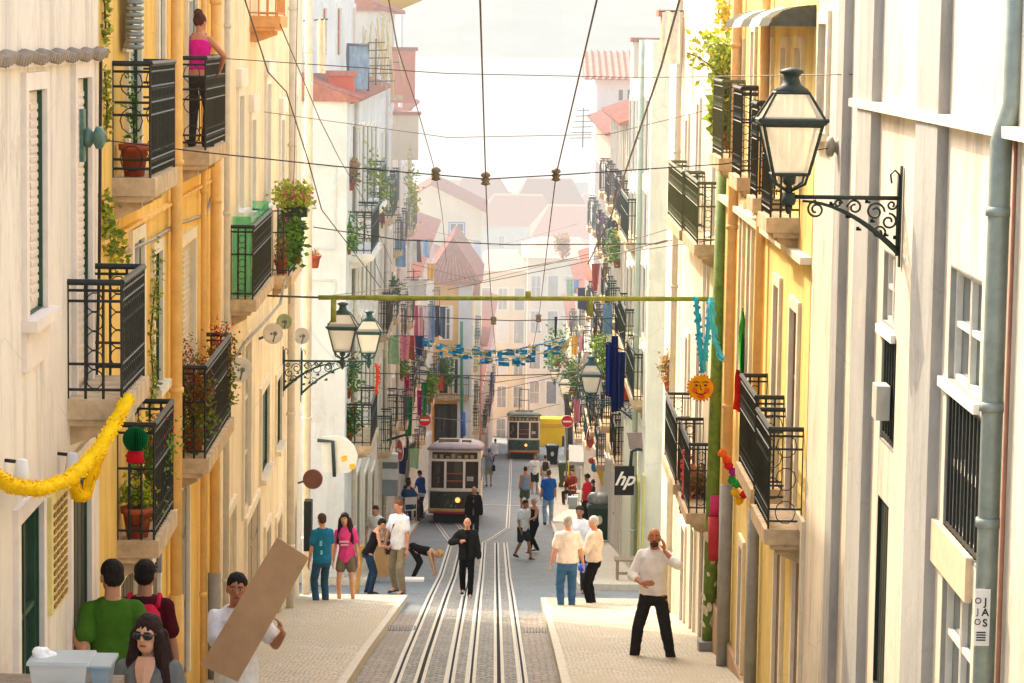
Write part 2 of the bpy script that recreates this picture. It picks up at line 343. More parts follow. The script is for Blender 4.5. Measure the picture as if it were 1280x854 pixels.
# ------------------------------------------------------------------ houses
IRON = iron('262c29'); IRON2 = iron('3f4a45')
class House:
    def __init__(s, label, P0, P1, zt, wall, left=True, depth=6, zb=None, name='town_house', holes_back=True):
        s.P0 = V((P0[0], P0[1], 0)); s.P1 = V((P1[0], P1[1], 0)); s.L = (s.P1-s.P0).length; s.d = (s.P1-s.P0)/s.L
        s.n = V((s.d.y, -s.d.x, 0)) if left else V((-s.d.y, s.d.x, 0)); s.left = left
        s.zt = zt; s.zb = zb if zb is not None else min(gz(P0[1]), gz(P1[1]))-.5; s.wall = wall; s.depth = depth
        s.t = AbsT(name, label, 'house', (P0[0], P0[1], gz(P0[1]))); s.h = []
    def ps(s, px, py):
        d = ray(px, py); k = s.P0.dot(s.n)/d.dot(s.n); q = d*k; return (q-s.P0).dot(s.d), q.z
    def pt(s, a, z, o=0): return s.P0+s.d*a+V((0, 0, z))+s.n*o
    def rect(s, r):
        x0, x1, y0, y1 = r; ym = (max(y0, 0)+min(y1, 854))/2; xm = (x0+x1)/2
        a = s.ps(x0, ym)[0]; b = s.ps(x1, ym)[0]; return min(a, b), max(a, b), s.ps(xm, y1)[1], s.ps(xm, y0)[1]
    def bx(s, mb, a0, a1, z0, z1, o0, o1, mi=0):
        mb.obox(s.pt(a0, z0, o0), s.d*(a1-a0), s.n*(o1-o0), V((0, 0, z1-z0)), mi)
    def window(s, r, kind='glass', sur=None, rev=None, frame=None, pane=None, m=False, label=None, name=None, sw=.11, rd=.05, sill=True, lintel=0, apron=0):
        a0, a1, z0, z1 = r if m else s.rect(r)
        a0 = max(a0, .03); a1 = min(a1, s.L-.03)
        if a1-a0 < .1: return
        s.h.append((a0, a1, z0, z1)); t = s.t
        w = MB()
        if sur:
            s.bx(w, a0-sw, a0, z0-(0 if kind != 'door' else 0), z1+sw, .0, .035); s.bx(w, a1, a1+sw, z0, z1+sw, .0, .035)
            s.bx(w, a0, a1, z1, z1+sw, .0, .035)
            if lintel: s.bx(w, a0-sw-.05, a1+sw+.05, z1+sw+.002, z1+sw+lintel, 0, .07)
            if apron: s.bx(w, a0-sw, a1+sw, z0-apron, z0-.07, 0, .03)
        # reveals
        e = .012
        s.bx(w, a0, a0+e, z0, z1, -rd, -.002, 1); s.bx(w, a1-e, a1, z0, z1, -rd, -.002, 1); s.bx(w, a0+e, a1-e, z1-e, z1, -rd, -.002, 1); s.bx(w, a0+e, a1-e, z0, z0+e, -rd, -.002, 1)
        W = t.part(name or ('door' if kind in ('door', 'plankdoor') else 'window'), w, [sur or s.wall, rev or sur or s.wall], label)
        fr = frame or paint('e6e0d0', .6, .1)
        if kind == 'plankdoor':
            d = MB(); s.bx(d, a0+e, a1-e, z0, z1, -rd-.02, -rd+.03); n = 5
            for i in range(n): s.bx(d, a0+e+(a1-a0-2*e)*(i+.08)/n, a0+e+(a1-a0-2*e)*(i+.92)/n, z0+.02, z1-.05, -rd+.03, -rd+.045)
            t.sub(W, 'leaf', d, fr)
        elif kind == 'door':
            d = MB(); s.bx(d, a0+e, a1-e, z0, z1-.0, -rd-.02, -rd+.03); zz = z1-z0; aw = (a1-a0)/2
            for k in range(2):
                b0 = a0+e+.06+k*(aw-.02); b1 = b0+aw-.16
                for f0, f1 in ((.05, .35), (.4, .72), (.77, .97)): s.bx(d, b0, b1, z0+zz*f0, z0+zz*f1, -rd+.03, -rd+.05)
            t.sub(W, 'leaf', d, fr)
            k = MB(); p = s.pt((a0+a1)/2-.05, z0+zz*.45, -rd+.07); k.sphere(p, .03, 6, 5); t.sub(W, 'handle', k, paint('a98f4e', .3, .1, .8))
        elif kind == 'shutter':
            d = MB(); s.bx(d, a0+e, a1-e, z0+e, z1-e, -rd-.02, -rd+.015); z = z0+.08
            for k in range(2):
                b0 = a0+e+.04+k*((a1-a0)/2-.01); b1 = b0+(a1-a0)/2-.08; z = z0+.08
                while z < z1-.1: d.obox(s.pt(b0, z, -rd+.015), s.d*(b1-b0), V((0, 0, .03)), s.n*.010+V((0, 0, -.012))); z += .055
            t.sub(W, 'shutter', d, fr)
        else:
            p = MB(); s.bx(p, a0+e, a1-e, z0+e, z1-e, -rd-.02, -rd+.0); t.sub(W, 'pane', p, pane or glass_dark())
            if kind != 'dark':
                d = MB(); q = .035; am = (a0+a1)/2
                for b in (a0+e, am-q/2-.01, am+q/2-.025, a1-e-q): s.bx(d, b, b+q, z0+e, z1-e, -rd+.001, -rd+.04)
                n = max(2, int((z1-z0)/.55))
                for i in range(n+1):
                    z = z0+e+(z1-z0-2*e-q)*i/n; s.bx(d, a0+e+q, a1-e-q, z, z+q, -rd+.002, -rd+.035)
                t.sub(W, 'sash', d, fr)
                if kind == 'curtain':
                    cu = MB(); n = 14; pts = []
                    for i in range(n+1): pts.append((a0+(a1-a0)*i/n, -rd+.003+.006*(i % 2)))
                    for (u, o), (u2, o2) in zip(pts, pts[1:]): cu.face([s.pt(u, z0+.1, o), s.pt(u2, z0+.1, o2), s.pt(u2, z1-.1, o2), s.pt(u, z1-.1, o)])
                    t.sub(W, 'curtain', cu, cloth('e9e3d6', .06))
            if kind == 'bars':
                d = MB(); n = max(4, int((a1-a0)/.12))
                for i in range(n): s.bx(d, a0+.03+(a1-a0-.08)*i/(n-1), a0+.05+(a1-a0-.08)*i/(n-1), z0+.02, z1-.02, -.028, -.012)
                for f in (.04, .96): s.bx(d, a0+.02, a1-.02, z0+(z1-z0)*f, z0+(z1-z0)*f+.03, -.030, -.010)
                t.sub(W, 'bars', d, IRON)
        if sill and kind not in ('door', 'plankdoor') and sur:
            d = MB(); s.bx(d, a0-sw-.02, a1+sw+.02, z0-.07, z0-.001, .0, .1); t.sub(W, 'sill', d, sur)
        return W
    def balcony(s, a0, a1, z, h=.92, o=.3, th=.14, slab=None, bars=True, fancy=1, m=None, lab=None, bracket=True, gap=.11, rails=(.08, .62)):
        t = s.t; b = MB(); s.bx(b, a0, a1, z-th, z, 0.0, o+.04)
        s.bx(b, a0+.03, a1-.03, z-th-.05, z-th-.001, 0, o-.03)
        if bracket:
            for u in (a0+.15, (a1+a0)/2, a1-.25): b.rings([[s.pt(u, z-th-.05, 0), s.pt(u, z-th-.05, o-.08), s.pt(u, z-th-.1, o-.08), s.pt(u, z-th-.2, 0)], [s.pt(u+.1, z-th-.05, 0), s.pt(u+.1, z-th-.05, o-.08), s.pt(u+.1, z-th-.1, o-.08), s.pt(u+.1, z-th-.2, 0)]], sm=False)
        B = t.part('balcony', b, slab or paint('cbb89a', .85, .25, 0, 5, .4, 'stone'), lab)
        g = MB(); segs = [((a0+.03, .0), (a0+.03, o)), ((a0+.03, o), (a1-.03, o)), ((a1-.03, o), (a1-.03, .0))]
        for k, (p, q) in enumerate(segs):
            P = lambda f, zz: s.pt(p[0]+(q[0]-p[0])*f, z+zz, p[1]+(q[1]-p[1])*f)
            L = abs(p[0]-q[0])+abs(p[1]-q[1])
            g.tube([P(0, h), P(1, h)], .024, 6, sm=False)
            for f in rails+(.93*1.0,): g.tube([P(0, h*f), P(1, h*f)], .010, 4, sm=False)
            if k == 1:
                n = max(2, int(L/gap))
                for i in range(n+1): g.tube([P(i/n, .02), P(i/n, h)], .0065, 4, sm=False)
                if fancy:
                    for i in range(n):
                        c = P((i+.5)/n, h*.72); r = gap*.42
                        g.tube([c+s.d*r*math.cos(x)+V((0, 0, r*1.3*math.sin(x))) for x in [2*PI*j/8 for j in range(8)]], .006, 3, closed=True)
                        c = P((i+.5)/n, h*.18); g.tube([c+s.d*r*math.cos(x)+V((0, 0, r*1.1*math.sin(x))) for x in [2*PI*j/8 for j in range(8)]], .006, 3, closed=True)
            else:
                for f in ((0, .33, .66, 1) if fancy < 2 else (0, 1)): g.tube([P(f, 0), P(f, h)], .010, 4, sm=False)
                if fancy:
                    r = L*.30 if fancy > 1 else L*.16; nn = 3 if fancy > 1 else 5
                    for i in range(nn):
                        c = P(.5, h*(.17+.66*i/(nn-1)))
                        g.tube([c+s.n*r*math.cos(x)+V((0, 0, r*1.15*math.sin(x))) for x in [2*PI*j/10 for j in range(10)]], .006, 3, closed=True)
        t.sub(B, 'railing', g, m or IRON); return B
    def pbalcony(s, xw, xf1, yt, yf, o=.3, **k):
        """near wall pixel xw, far front pixel xf1, rail-top y and floor y at the near front corner"""
        a0 = s.ps(xw, yf)[0]; z = None
        Pn = s.pt(a0, 0, o); Y = Pn.y; u, _ = proj((Pn.x, Pn.y, -5)); zt = at(u, yt, Y).z; zf = at(u, yf, Y).z
        # far: plane offset by o
        d = ray(xf1, yt); kk = (s.P0+s.n*o).dot(s.n)/d.dot(s.n); a1 = (d*kk-s.P0-s.n*o).dot(s.d)
        return s.balcony(a0, a1, zf, zt-zf, o, **k), (a0, a1, zf, zt-zf, o)
    def pipe(s, px, c, y0=0, y1=854, r=.045, zt=None, zb=None, label=None, o=None, two=None):
        a = s.ps(px, 427)[0]; zt = s.zt if zt is None else zt; yb = s.pt(a, 0).y; zb = gz(yb)+.1 if zb is None else zb
        p = MB(); o = r+.03 if o is None else o; p.tube([s.pt(a, zb, o), s.pt(a, zt, o)], r, 8)
        z = zb+1.0
        while z < zt: p.tube([s.pt(a, z, o), s.pt(a, z+.05, o)], r*1.25, 8); z += 2.1
        if two:
            for i, f in enumerate(p.f):
                if max(p.v[k][2] for k in f) < zb-100: p.m[i] = 1
            q = MB(); q.tube([s.pt(a, zb-.02, o), s.pt(a, zb+two[1], o)], r*1.3, 8); P = s.t.part('drainpipe', p, c); s.t.sub(P, 'pipe_foot', q, two[0]); return P
        return s.t.part('drainpipe', p, c, label)
    def strip(s, name, z0, z1, o1, mat, a0=0, a1=None, o0=0):
        b = MB(); s.bx(b, a0, s.L if a1 is None else a1, z0, z1, o0, o1); return s.t.part(name, b, mat)
    def pilaster(s, x0, x1, mat, z0=None, z1=None, o=.06):
        a, b = s.ps(x0, 427)[0], s.ps(x1, 427)[0]; a, b = min(a, b), max(a, b)
        return s.strip('pilaster', z0 or s.zb, z1 or s.zt, o, mat, a, b)
    def close(s, sides=True, roof=None, eave=.3):
        A = sorted({0.0, s.L, *[x for h in s.h for x in h[:2]]}); Z = sorted({s.zb, s.zt, *[min(x, s.zt) for h in s.h for x in h[2:]]})
        A = [a for a in A if 0 <= a <= s.L]; Z = [z for z in Z if s.zb <= z <= s.zt]
        w = MB()
        for a, b in zip(A, A[1:]):
            for c, e in zip(Z, Z[1:]):
                x, y = (a+b)/2, (c+e)/2
                if any(h[0] < x < h[1] and h[2] < y < h[3] for h in s.h) or b-a < 1e-6 or e-c < 1e-6: continue
                f = [s.pt(a, c), s.pt(b, c), s.pt(b, e), s.pt(a, e)]; w.face(f if not s.left else f[::1])
        D = -s.depth; bk = -.3
        w.face([s.pt(0, s.zb), s.pt(0, s.zt), s.pt(0, s.zt, D), s.pt(0, s.zb, D)]); w.face([s.pt(s.L, s.zb), s.pt(s.L, s.zb, D), s.pt(s.L, s.zt, D), s.pt(s.L, s.zt)])
        w.face([s.pt(0, s.zt), s.pt(s.L, s.zt), s.pt(s.L, s.zt, D), s.pt(0, s.zt, D)]); w.face([s.pt(0, s.zb, D), s.pt(0, s.zt, D), s.pt(s.L, s.zt, D), s.pt(s.L, s.zb, D)])
        s.t.part('wall', w, s.wall)
        if roof: s.roof(roof, eave)
    def roof(s, mat, eave=.3, z=None, rise=1.2, a0=-.1, a1=None, back=3, o0=None):
        z = s.zt if z is None else z; a1 = s.L+.1 if a1 is None else a1; r = MB(); n = max(3, int((a1-a0)/.22)); o0 = eave
        # corrugated tile sheet
        m = n*4; pr = []
        for i in range(m+1):
            f = i/m; h = .045*math.sin(f*n*2*PI); pr.append((a0+(a1-a0)*f, h))
        for (u, h), (u2, h2) in zip(pr, pr[1:]):
            r.face([s.pt(u, z+.06+h, o0), s.pt(u2, z+.06+h2, o0), s.pt(u2, z+rise+h2, -back), s.pt(u, z+rise+h, -back)], sm=True)
            r.face([s.pt(u, z+.0, o0-.02), s.pt(u2, z+.0, o0-.02), s.pt(u2, z+.06+h2, o0), s.pt(u, z+.06+h, o0)])
        r.face([s.pt(a0, z, o0-.02), s.pt(a0, z+.05, o0), s.pt(a0, z+rise, -back), s.pt(a0, z, -back)]); r.face([s.pt(a1, z, o0-.02), s.pt(a1, z+.05, o0), s.pt(a1, z+rise, -back), s.pt(a1, z, -back)])
        r.face([s.pt(a0, z+.01, o0), s.pt(a1, z+.01, o0), s.pt(a1, z+.01, -back), s.pt(a0, z+.01, -back)])
        return s.t.part('roof', r, mat)
def sub_obj(parent, name, mb, mats):
    o = mb.build(name, mats); o.parent = parent; return o
CREAM = paint('e9dcc0', .8, .12, 0, 4, .3, 'stone'); WHITE = paint('ece8dc', .75, .08, 0, 4, .2, 'stone'); OCH = paint('efc06a', .7, .15, 0, 4, .3, 'ochre')
GREEN = paint('2e4f38', .5, .2, 0, 8, name='green_paint'); GREY = paint('9b9a92', .8, .15, 0, 5, .3, 'stone'); SLAB = paint('c9b08c', .85, .3, 0, 6, .5, 'stone')
PINKST = paint('eddfcf', .8, .1, 0, 4, .2, 'stone'); DKDOOR = paint('1f2d26', .5, .3, 0, 6, name='door_paint'); PALE = paint('e3ded0', .6, .1)
DGREEN = paint('22402e', .5, .2, 0, 8, name='green_paint'); TILE = tiles('b0705c')
def LP(px, extra=0):                         # left house line point under pixel column px
    k = (px-640)/F; y = (-3.05+.378+extra)/(k+.018); return (LX(y) if extra == 0 else k*y, y)
# --- pink house, nearest on the left
P0 = (LX(10), 10); P1 = LP(127)
h = House('pink cream house with green window reveals, nearest on the left', P0, P1, 2.6, plaster('f3e8d6', .7))
L1 = h
h.window((30, 53, 112, 392), 'shutter', PINKST, GREEN, paint('e6d6c2', .6, .1), apron=.32, rd=.045)
h.window((92, 110, 97, 492), 'shutter', PINKST, GREEN, paint('e6d6c2', .6, .1), sill=False, rd=.045)
h.window((20, 49, 640, 900), 'glass', PINKST, GREEN, GREEN, sill=False, rd=.06)
h.window((86, 109, 578, 900), 'plankdoor', PINKST, GREEN, DKDOOR, rd=.06)
h.window((-90, -40, 112, 400), 'shutter', PINKST, GREEN, PALE, rd=.045)
BAL = {}
_, BAL['L1'] = h.pbalcony(84, 180, 354, 500, o=.37, slab=SLAB, rails=(.08, .3, .84))
_, z = h.ps(64, 68)
r = MB(); a = 0
while a < h.L:
    r.tube([h.pt(a, z+.012*math.sin(a*9), .0), h.pt(a, z-.02+.012*math.sin(a*9), .085)], .034, 8); a += .10
h.t.part('tile_ledge', r, tiles('9a8a78')); h.strip('cornice', z-.07, z-.04, .04, PINKST)
h.close()
# --- orange house
P1b = LP(271)
h = House('orange ochre house with iron balconies and ivy, second on the left', P1, P1b, 4.0, plaster('f3ca70', .75)); L2 = h
S = CREAM
h.window((158, 172, -90, 205), 'shutter', S, GREEN, paint('9fa79c', .6, .1), sill=False)
h.window((196, 202, -60, 195), 'glass', S, GREEN, PALE, sill=False)
h.window((232, 243, -90, 172), 'glass', S, GREEN, PALE, sill=False)
h.window((190, 199, 315, 480), 'shutter', S, GREEN, GREEN, sill=True)
h.window((222, 241, 304, 520), 'shutter', S, CREAM, paint('cfc2a6', .7, .1), sill=False)
h.window((163, 176, 300, 520), 'glass', S, GREEN, PALE, sill=False)
h.window((146, 168, 715, 900), 'plankdoor', S, S, paint('57503f', .6, .2))
h.window((216, 233, 612, 860), 'door', S, GREY, paint('8d8478', .7, .2))
h.window((186, 196, 700, 880), 'plankdoor', S, GREY, paint('6d675c', .7, .2), rd=.04)
_, BAL['A'] = h.pbalcony(140, 218, 80, 223, o=.29, slab=SLAB, fancy=2, rails=(.08, .16, .55, .66, .8), gap=.10)
_, BAL['B'] = h.pbalcony(222, 281, 73, 188, o=.26, slab=SLAB, fancy=2, rails=(.08, .16, .55, .66, .8), gap=.10)
_, BAL['C'] = h.pbalcony(146, 216, 532, 676, o=.29, slab=SLAB, fancy=1)
_, BAL['D'] = h.pbalcony(216, 288, 460, 574, o=.30, slab=SLAB, fancy=1)
PIPEO = paint('f0c272', .55, .12, name='pipe_paint')
h.pipe(209, PIPEO, r=.055, two=(OCH, 1.2)); h.pipe(259, PIPEO, r=.055, two=(GREY, 1.2)); h.pipe(247, PIPEO, r=.03)
h.strip('cornice', h.ps(200, 262)[1], h.ps(200, 258)[1], .05, OCH)
h.close()
# --- peach house
P1c = LP(380)
h = House('peach house with green sheeted balcony, third on the left', P1b, P1c, 5.0, plaster('f7e6c4', .6)); L3 = h
for x0, x1, y0, y1 in ((296, 302, 120, 262), (312, 317, 150, 262), (331, 336, 105, 256), (349, 353, 150, 262), (366, 369, 120, 250)):
    h.window((x0, x1, y0, y1), 'glass', WHITE, WHITE, PALE, lintel=.22)
for x0, x1, y0, y1 in ((325, 334, 487, 588), (344, 350, 472, 556)): h.window((x0, x1, y0, y1), 'shutter', CREAM, GREEN, GREEN, sill=True)
for x0, x1, y0, y1 in ((303, 311, 430, 640), (361, 366, 470, 560)): h.window((x0, x1, y0, y1), 'glass', CREAM, CREAM, PALE, sill=False)
h.window((306, 322, 640, 800), 'door', CREAM, GREY, paint('a39072', .7, .2)); h.window((344, 350, 648, 790), 'plankdoor', CREAM, CREAM, paint('9b7e58', .7, .2)); h.window((330, 336, 660, 720), 'dark', CREAM, CREAM)
h.window((283, 292, 640, 820), 'plankdoor', CREAM, CREAM, paint('c9b690', .7, .2))
_, BAL['G'] = h.pbalcony(288, 339, 284, 375, o=.26, slab=SLAB, fancy=1)
_, BAL['Fl'] = h.pbalcony(340, 376, 258, 345, o=.24, slab=SLAB, fancy=1)
_, BAL['top'] = h.pbalcony(312, 356, -28, 20, o=.35, slab=paint('e2a458', .7, .2), fancy=0, m=paint('d6924a', .6, .1))
PW = paint('d8d0bf', .6, .12, name='pipe_paint')
h.pipe(357, PW, r=.06); h.pipe(377, PW, r=.07); h.pipe(276, PW, r=.035)
h.close()
# --- white house across the lane
Y4 = 56.0
h = House('white house with red tiled eave beyond the side lane, fourth on the left', (-3.25, Y4), (-3.3, 71), -1.35, plaster('e6e8e4', .3), depth=6.5); L4 = h
for x0, x1 in ((444, 449), (454, 459), (463, 467), (471, 475)): h.window((x0, x1, 590, 735), 'plankdoor', WHITE, GREY, paint('8a7d6a', .7, .2))
for k in range(6):
    a = 1.6+2.05*k
    for (yt, yb) in ((152, 262), (292, 372), (392, 505)): z1, z0 = at(1, yt, Y4+a).z, at(1, yb, Y4+a).z; h.window((a, a+1.05, z0, z1), 'shutter', WHITE, DGREEN, DGREEN, m=True, sill=False, sw=.10)
h.balcony(1.2, 4.6, h.ps(450, 298)[1], .85, .45, slab=WHITE); h.balcony(.6, 3.4, h.ps(450, 512)[1], .85, .5, slab=SLAB)
h.balcony(6, 9.5, h.ps(470, 236)[1], .85, .4, slab=WHITE, m=iron('2b4a44'))
h.close(roof=TILE, eave=.28)
h.pipe(439, PW, r=.05); h.pipe(478, PW, r=.06)
# side wall ghost outlines (blocked openings) on the wall facing up the lane
w = MB()
for x0, x1, z0, z1 in ((-4.0, -3.45, -6.8, -4.9), (-4.0, -3.45, -4.3, -2.6)):
    for q in ((x0, x1, z0, z0+.04), (x0, x1, z1-.04, z1), (x0, x0+.04, z0+.04, z1-.04), (x1-.04, x1, z0+.04, z1-.04)): w.box(q[0], Y4-.03, q[2], q[1], Y4-.001, q[3])
h.t.part('blocked_window', w, paint('cdd6d8', .8, .06))
# attic storey set back
h = House('white attic storey set back above the red tiled eave', (-4.2, 57.5), (-3.9, 70), 2.2, plaster('ecebe4', .2), zb=-1.0, name='attic', depth=4)
for x0, x1 in ((402, 407), (420, 425), (440, 443)): h.window((x0, x1, 10, 70), 'glass', WHITE, WHITE, paint('c9604a', .6, .1), sill=False)
h.close(roof=TILE)
# --- far rows: generated openings in measured rows
WINC = [GREEN, paint('4a5a58', .6, .1), paint('7a4a38', .6, .15), paint('d8d2c4', .6, .1), paint('3a4a5c', .6, .1)]
def row(h, floor0=3.3, fh=3.0, sp=2.1, ww=.95, seed=0, sur=WHITE, bal=.5, zmax=None, ground_doors=True, kinds=('shutter', 'glass', 'dark')):
    rd = random.Random(seed); a = .6; zg = lambda a: gz(h.pt(a, 0).y); base = zg(h.L/2)
    while a+ww < h.L-.3:
        z = base+floor0; fc = rd.choice(WINC)
        if ground_doors: h.window((a, a+ww, zg(a)-.1, zg(a)+2.35), rd.choice(('plankdoor', 'door', 'glass')), sur, GREY, rd.choice((paint('6d5a45', .7, .2), paint('8f8a7e', .7, .2), DKDOOR, PALE)), m=True, sill=False)
        while z+2.2 < (zmax or h.zt):
            h.window((a, a+ww, z, z+2.15), rd.choice(kinds), sur, fc, fc, m=True, sill=False)
            if rd.random() < bal: h.balcony(a-.25, a+ww+.25, z-.02, .9, rd.choice((.22, .32)), slab=SLAB, fancy=0, gap=.12, m=rd.choice((IRON, iron('2f4d48'), iron('343434'))), bracket=False)
            z += fh
        a += sp+rd.uniform(-.1, .3)
FAR = {}
def far_house(label, P0, P1, h, wall, left, seed, roof=True, sur=WHITE, bal=.5, sp=2.1, depth=6, grp=None, eave=.3, **k):
    zb = min(gz(P0[1]), gz(P1[1])); H = House(label, P0, P1, zb+h, plaster(wall, .3), left, depth)
    row(H, seed=seed, sur=sur, bal=bal, sp=sp, **k); H.close(roof=TILE if roof else None, eave=eave)
    if grp: H.t.e['group'] = grp
    FAR[label] = H; return H
g5 = far_house('tall narrow grey-white house behind the tables, fifth on the left', (-3.3, 71), (-3.35, 81), 15.2, 'dfe0da', True, 1, bal=.7)
g5.pipe(494, PW, r=.06)
g6 = far_house('cream house with iron balconies behind the nearer tram', (-3.35, 81), (-3.4, 96), 14.2, 'e8dcc6', True, 2, bal=.7)
g7 = far_house('pinkish house with laundry, low on the left behind the nearer tram', (-3.4, 96), (-3.4, 128), 12.2, 'dfb3a4', True, 3, bal=.7)
g6.pipe(507, PW, r=.06)
# yellow house facing up the street
h = House('yellow corner house with a hipped tile roof facing up the street', (-3.4, 128.2), (-1.62, 128.2), at(570, 352, 128).z, plaster('e6b45c', .25), depth=9, zb=-23)
for x0, x1 in ((549, 560), (568, 579)): h.window((x0, x1, 448, 492), 'dark', WHITE, WHITE, sill=False)
h.balcony(.1, 1.7, h.ps(565, 494)[1], .9, .5, slab=SLAB, fancy=0)
for x0, x1 in ((546, 559), (564, 577)): h.window((x0, x1, 508, 556), 'glass', paint('3a322c', .7, .1), DKDOOR, paint('4a3c34', .7, .1), sill=False)
h.window((552, 563, 385, 425), 'glass', WHITE, WHITE, PALE, sill=False)
h.strip('corner_panel', h.zb, h.zt, .06, plaster('d9dede', .2), 1.15, 1.78)
h.close()
r = MB(); zt = h.zt; x0, x1, y0, y1 = -3.9, -1.2, 127.6, 137.5; xm = -2.55
def tsheet(mb, a, b, c, d, n):                # corrugated sheet a-b eave, c-d ridge (c above a)
    a, b, c, d = map(V, (a, b, c, d)); m = n*4; nr = (b-a).cross(c-a).normalized()
    for i in range(m):
        f, g = i/m, (i+1)/m; k1, k2 = .07*math.sin(f*n*2*PI), .07*math.sin(g*n*2*PI)
        mb.face([a.lerp(b, f)+nr*k1, a.lerp(b, g)+nr*k2, c.lerp(d, g)+nr*k2, c.lerp(d, f)+nr*k1], 0, True)
tsheet(r, (x0, y0, zt), (x1, y0, zt), (xm-.02, 129.5, zt+1.9), (xm+.02, 129.5, zt+1.9), 12); tsheet(r, (x1, y0, zt), (x1, y1, zt), (xm, 129.5, zt+1.9), (xm, y1, zt+1.9), 30); tsheet(r, (x0, y1, zt), (x0, y0, zt), (xm, y1, zt+1.9), (xm, 129.5, zt+1.9), 30)
r.box(x0+.2, y0+.1, zt-.15, x1-.2, y1, zt-.02); h.t.part('roof', r, TILE)
far_house('white house on the left side below the yellow corner house', (-1.6, 130), (-1.75, 150), 11.0, 'e9e4d8', True, 5, bal=.6)
far_house('pink house on the left beside the farther tram', (-1.35, 151), (-.85, 180), 9.5, 'd99a90', True, 6, bal=.7, sur=PINKST)
# cream gabled house with the small blue window above the yellow one
h = House('cream gabled house with a small blue window above the yellow corner house', (-6.2, 150), (-1.45, 150), at(590, 262, 150).z, plaster('efe0bd', .15), depth=9, zb=-26)
h.window((562, 580, 279, 300), 'glass', paint('4c66b4', .6, .1), WHITE, WHITE, pane=glass_dark('3c4c66'), sw=.06, sill=False)
h.window((592, 606, 300, 330), 'dark', WHITE, WHITE, pane=paint('c8d0d4'), sill=False); h.close()
w = MB(); pk = at(548, 232, 150); w.rings([[V((-6.2, 150, h.zt)), V((-1.45, 150, h.zt)), V((-4.2, 150, pk.z))], [V((-6.2, 159, h.zt)), V((-1.45, 159, h.zt)), V((-4.2, 159, pk.z))]], sm=False); h.t.part('gable', w, h.wall)
r = MB(); tsheet(r, (-1.2, 149.7, h.zt-.1), (-1.2, 159, h.zt-.1), (-4.2, 149.7, pk.z+.12), (-4.2, 159, pk.z+.12), 20); tsheet(r, (-6.4, 159, h.zt-.1), (-6.4, 149.7, h.zt-.1), (-4.2, 159, pk.z+.12), (-4.2, 149.7, pk.z+.12), 20); h.t.part('roof', r, TILE)
# ------------------------------------------------------------------ right side
RX = 2.69
def RP(px): return (RX, RX/((px-640)/F))
PIL = plaster('b2b0aa', .6)
# cream pilastered building
h = House('cream building with grey stone pilasters, nearest on the right', (RX, 11), RP(1021), 3.2, plaster('e6dac4', .85), False); R1 = h
h.window((1186, 1226, 340, 492), 'glass', None, GREY, PALE, sw=.1, rd=.075, sill=False)
h.window((1180, 1224, 502, 690), 'bars', None, GREY, PALE, rd=.07, sill=False)
h.window((1176, 1214, 725, 900), 'glass', None, GREY, PALE, rd=.07, sill=False)
h.window((1104, 1119, 315, 408), 'glass', None, GREY, PALE, rd=.07, sill=False)
h.window((1101, 1119, 416, 560), 'bars', None, GREY, DKDOOR, rd=.07, sill=False)
h.window((1094, 1108, 622, 870), 'plankdoor', None, DKDOOR, DKDOOR, rd=.07)
h.window((1041, 1049, 395, 485), 'dark', None, GREY, PALE, rd=.07, sill=False)
h.window((1026, 1036, 30, 165), 'dark', CREAM, CREAM, PALE, rd=.05, sill=True)
def rz(px, py): return h.ps(px, py)[1]
for x0, x1 in ((1150, 1178), (1075, 1093), (1048, 1056)):
    b = h.ps(x0, 427)[0], h.ps(x1, 427)[0]; h.strip('pilaster', h.zb, h.zt, .07, PIL, min(b), max(b))
h.strip('cornice', rz(1160, 150), rz(1160, 138), .09, CREAM, 0, h.ps(1068, 400)[0])
for (x0, x1, y) in ((1178, 1225, 488), (1100, 1120, 411)):
    b = h.ps(x0, y)[0], h.ps(x1, y)[0]; z = rz((x0+x1)/2, y+6); h.strip('window_ledge', z-.03, z+.03, .035, WHITE, min(b), max(b))
# name slab over the shop window
b = h.ps(1170, 690)[0], h.ps(1216, 690)[0]; z0, z1 = rz(1193, 728), rz(1193, 672); SG = h.strip('name_slab', z0, z1, .04, paint('e3c6a4', .8, .1), min(b), max(b))
h.strip('plinth', h.zb, rz(1230, 854)-.2, .05, plaster('cdbf9f', .5), 0, 4)
EL = paint('8f9a92', .5, .2, .3, 7, name='zinc_pipe')
a = h.ps(1262, 427)[0]; p = MB(); zb_ = rz(1243, 148)
p.tube([h.pt(a, -8, .08), h.pt(a, zb_-.1, .08), h.pt(a-.0, zb_+.10, .02), h.pt(a, 3.0, .02)], .06, 10)
for z in (zb_-.5, rz(1240, 500), rz(1235, 640), .8): p.tube([h.pt(a, z, .08 if z < zb_ else .02), h.pt(a, z+.05, .08 if z < zb_ else .02)], .072, 10)
h.t.part('drainpipe', p, EL)
a2 = h.ps(1268, 427)[0]; p = MB(); p.tube([h.pt(a2, -8, .03), h.pt(a2, rz(1250, 165), .03)], .014, 6); h.t.part('conduit', p, paint('9a6a50', .6, .2))
h.close()
